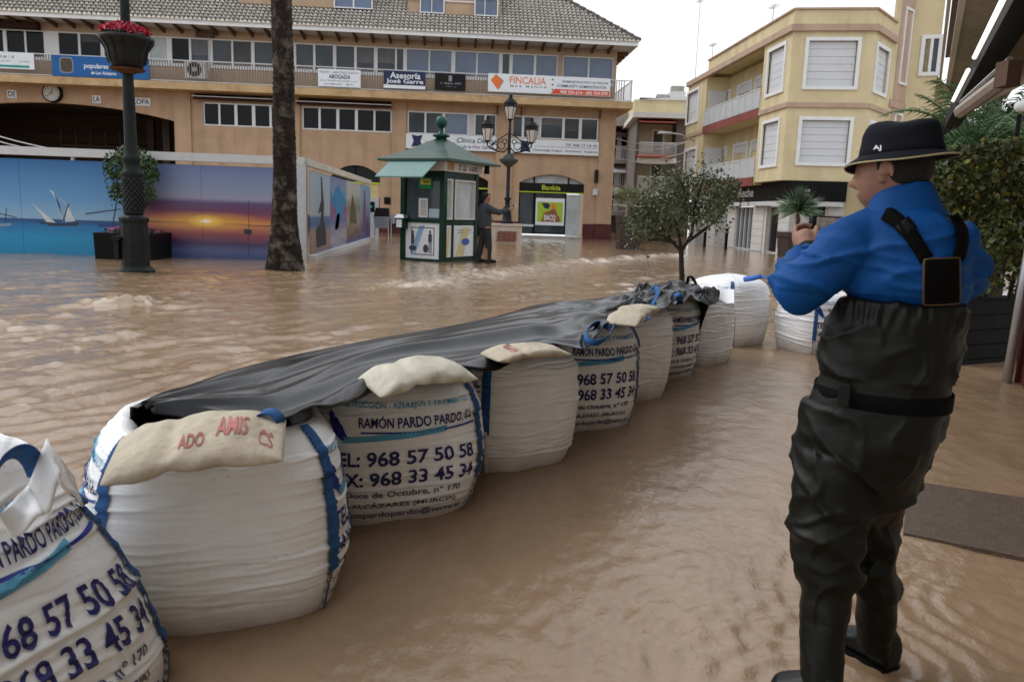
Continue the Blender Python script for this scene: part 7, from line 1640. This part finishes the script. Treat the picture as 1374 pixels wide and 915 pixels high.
mb = MB(); brim = [hring(.132, .111, -.002), hring(.145, .122, -.012, wob=.002, droop=.003), hring(.163, .134, -.020, wob=.004, droop=.010), hring(.178, .143, -.022, wob=.006, droop=.020)]
mb.rings(brim, False); br_ = obj('brim', mb, hatm, ht, True); sm = br_.modifiers.new('t', 'SOLIDIFY'); sm.thickness = .004
mb = MB(); mb.tube(brim[-1] + [brim[-1][0]], .0026, 6); obj('piping', mb, pm('piping_cream', (.42, .36, .20), .6), ht, True)
mb = MB(); R1 = hring(.1335, .1125, .006); mb.tube(R1 + [R1[0]], .0012, 5); obj('stitching', mb, M['near_black'], ht)
lg = mp(1177, 199, -.118); vs, fs = font_mesh('AJ', .02); ax_ = Rt; bvh = BVHTree.FromPolygons([Vector(v.co) for v in ht.data.vertices], [tuple(p.vertices) for p in ht.data.polygons])
pts = []
for x, y in vs:
    d = ray(1171.5 + 11*x, 203 - 8*y + 0).normalized(); h = bvh.ray_cast(Vector((0, 0, CAM_H)), d, 6); pts.append(h[0] - d*.004 if h[0] is not None else mp(1171.5 + 11*x, 203 - 8*y, -.12))
mb = MB(); mb.add(pts, fs); obj('emblem', mb, M['aluminium'], ht)
# -- phone held in both hands
ph = thing('phone', 'black smartphone held up sideways in the hands of the man in the hat', 'phone')
c = mp(1120, 305.5, .235); pu = (Rt*.98 + Wd*.15 + Vector((0, 0, -.02))).normalized(); pn_ = (-Wd*.93 + Rt*.15 + Vector((0, 0, .25))); pn_ = (pn_ - pu*pn_.dot(pu)).normalized(); pv_ = pn_.cross(pu)
if pv_.z < 0: pv_ = -pv_
mb = MB(); mb.hexa([c + pu*x*.072 + pv_*y*.037 + pn_*z for z in (-.005, .005) for x, y in ((-1, -1), (1, -1), (1, 1), (-1, 1))]); bevel(obj('body', mb, M['near_black'], ph), .004, 3)
mb = MB(); mb.poly([c + pu*x*.058 + pv_*y*.031 + pn_*.0056 for x, y in ((-1, -1), (1, -1), (1, 1), (-1, 1))]); obj('screen', mb, pm('screen_grey', (.26, .21, .18), .2, .5, 45), ph)

# ================================================================== man by the kiosk
K0 = ground(650, 352.5); k2 = thing('person', 'dark-clothed man beside the kiosk holding a phone out at arm length', 'person', loc=K0); u_ = px_m(K0)
sz = 92/u_/1.72
X3, Y3, Z3_ = Vector((.94, .34, 0)), Vector((-.34, .94, 0)), Vector((0, 0, 1))
def kp_(x, y, z): return (X3*x + Y3*y + Z3_*z)*sz
def part2(name, tubes, mat, vox=.012, it=3):
    mb = MB()
    for pts, rr3 in tubes: mb.tube([kp_(*p) for p in pts], [r*sz for r in rr3], 14)
    return remeshed(name, mb, vox, mat, k2, it)
part2('body', [([(.02, 0, 1.72), (.02, 0, 1.68), (.02, 0, 1.60), (.03, 0, 1.52), (.0, 0, 1.46), (-.02, 0, 1.40)], [.03, .085, .10, .075, .055, .06]), ([(.10, 0, 1.60), (.128, 0, 1.585), (.10, 0, 1.57)], [.012, .016, .012]), ([(-.02, 0, 1.42), (-.02, 0, 1.0)], [.10, .12]),
     ([(.0, -.17, 1.36), (.25, -.19, 1.27), (.52, -.17, 1.32)], [.05, .045, .035]), ([(.52, -.17, 1.32), (.60, -.165, 1.34), (.65, -.16, 1.36)], [.032, .04, .03]), ([(.62, -.19, 1.35), (.68, -.19, 1.39), (.70, -.17, 1.41)], [.014, .012, .01]), ([(.64, -.15, 1.36), (.69, -.15, 1.41), (.69, -.14, 1.44)], [.013, .012, .01]), ([(.64, -.13, 1.34), (.69, -.12, 1.38), (.69, -.12, 1.41)], [.012, .011, .009]),
     ([(.0, .17, 1.36), (.06, .20, 1.1), (.22, .12, 1.02), (.28, .08, 1.04)], [.05, .045, .035, .035]), ([(.0, -.1, .9), (.05, -.12, .5), (.0, -.13, .08)], [.08, .06, .05]), ([(.0, .1, .9), (.0, .1, .5), (-.1, .12, .1)], [.08, .06, .05])], skin, .010)
part2('hair', [([(.0, 0, 1.735), (-.01, 0, 1.70), (-.025, 0, 1.62), (-.03, 0, 1.55)], [.05, .098, .098, .06]), ([(.08, 0, 1.70), (.09, 0, 1.66)], [.04, .03])], hairm, .010, 2)
jk = pm('jacket_grey', (.035, .042, .055), .75, .25, 6, .2, 60)
part2('jacket', [([(-.02, 0, 1.47), (-.02, 0, 1.40), (-.03, 0, 1.25), (-.02, 0, 1.05), (-.01, 0, .93), (0, 0, .90)], [.075, .145, .175, .17, .165, .155]), ([(-.02, -.15, 1.37), (.12, -.20, 1.29), (.27, -.20, 1.255), (.42, -.18, 1.29), (.55, -.17, 1.325)], [.095, .085, .078, .065, .05]), ([(-.02, .15, 1.37), (.0, .21, 1.2), (.06, .22, 1.06), (.22, .13, 1.02)], [.09, .08, .07, .055])], jk, .012)
part2('trousers', [([(0, 0, 1.0), (0, 0, .92), (.0, 0, .84)], [.14, .155, .15]), ([(.01, -.08, .86), (.04, -.10, .60), (.06, -.11, .42), (.05, -.12, .12), (.05, -.12, -.05)], [.11, .095, .085, .078, .075]), ([(-.01, .08, .86), (-.02, .10, .60), (-.06, .11, .42), (-.13, .12, .12), (-.14, .12, -.05)], [.11, .095, .085, .078, .075])], pm('trousers_dark', (.018, .018, .02), .7, .25, 6), .012)
for y, x in ((-.12, .05), (.12, -.14)): part2('boot', [([(x - .03, y, .04), (x + .08, y - .02, .05), (x + .2, y - .03, .035)], [.055, .055, .04]), ([(x, y, .02), (x, y, .26)], [.06, .075])], bootm, .012)
p2 = thing('phone', 'tiny phone in the outstretched hand of the man by the kiosk', 'phone'); c = K0 + kp_(.70, -.155, 1.43)
mb = MB(); mb.hexa([c + X3*x*.012 + Y3*y*.075 + Z3_*z*.04 for z in (-1, 1) for x, y in ((-1, -1), (1, -1), (1, 1), (-1, 1))]); bevel(obj('body', mb, M['sign_white'], p2), .004)
mb = MB(); mb.poly([c - X3*.0125 + Y3*y*.065 + Z3_*z*.034 for y, z in ((-1, -1), (1, -1), (1, 1), (-1, 1))]); obj('screen', mb, M['near_black'], p2)
# ------------------------------------------------------------------ put each thing's empty at its base
bpy.context.view_layer.update()
for o in [x for x in SC.objects if x.type == 'EMPTY' and x.parent is None and x.location.length < 1e-6]:
    pts = [ch.matrix_world @ Vector(c) for ch in o.children_recursive if ch.type == 'MESH' for c in ch.bound_box]
    if not pts: continue
    lo = Vector([min(p[k] for p in pts) for k in range(3)]); hi = Vector([max(p[k] for p in pts) for k in range(3)])
    b = Vector(((lo.x + hi.x)/2, (lo.y + hi.y)/2, max(lo.z, 0)))
    for ch in o.children: ch.matrix_parent_inverse = Matrix.Translation(-b) @ ch.matrix_parent_inverse
    o.location = b
for o in SC.objects:
    if o.parent is None and o.type == 'MESH' and 'kind' not in o and 'category' not in o: print('untagged', o.name)

for o in SC.objects:
    if o.parent is not None and o.name.split('.')[0] in ('stitching', 'small_print', 'printed_figures', 'scale_relief', 'hour_marks', 'dots', 'blossoms', 'rail', 'railing', 'side_railing', 'balcony_rail', 'array', 'stems'): o['kind'] = 'stuff'
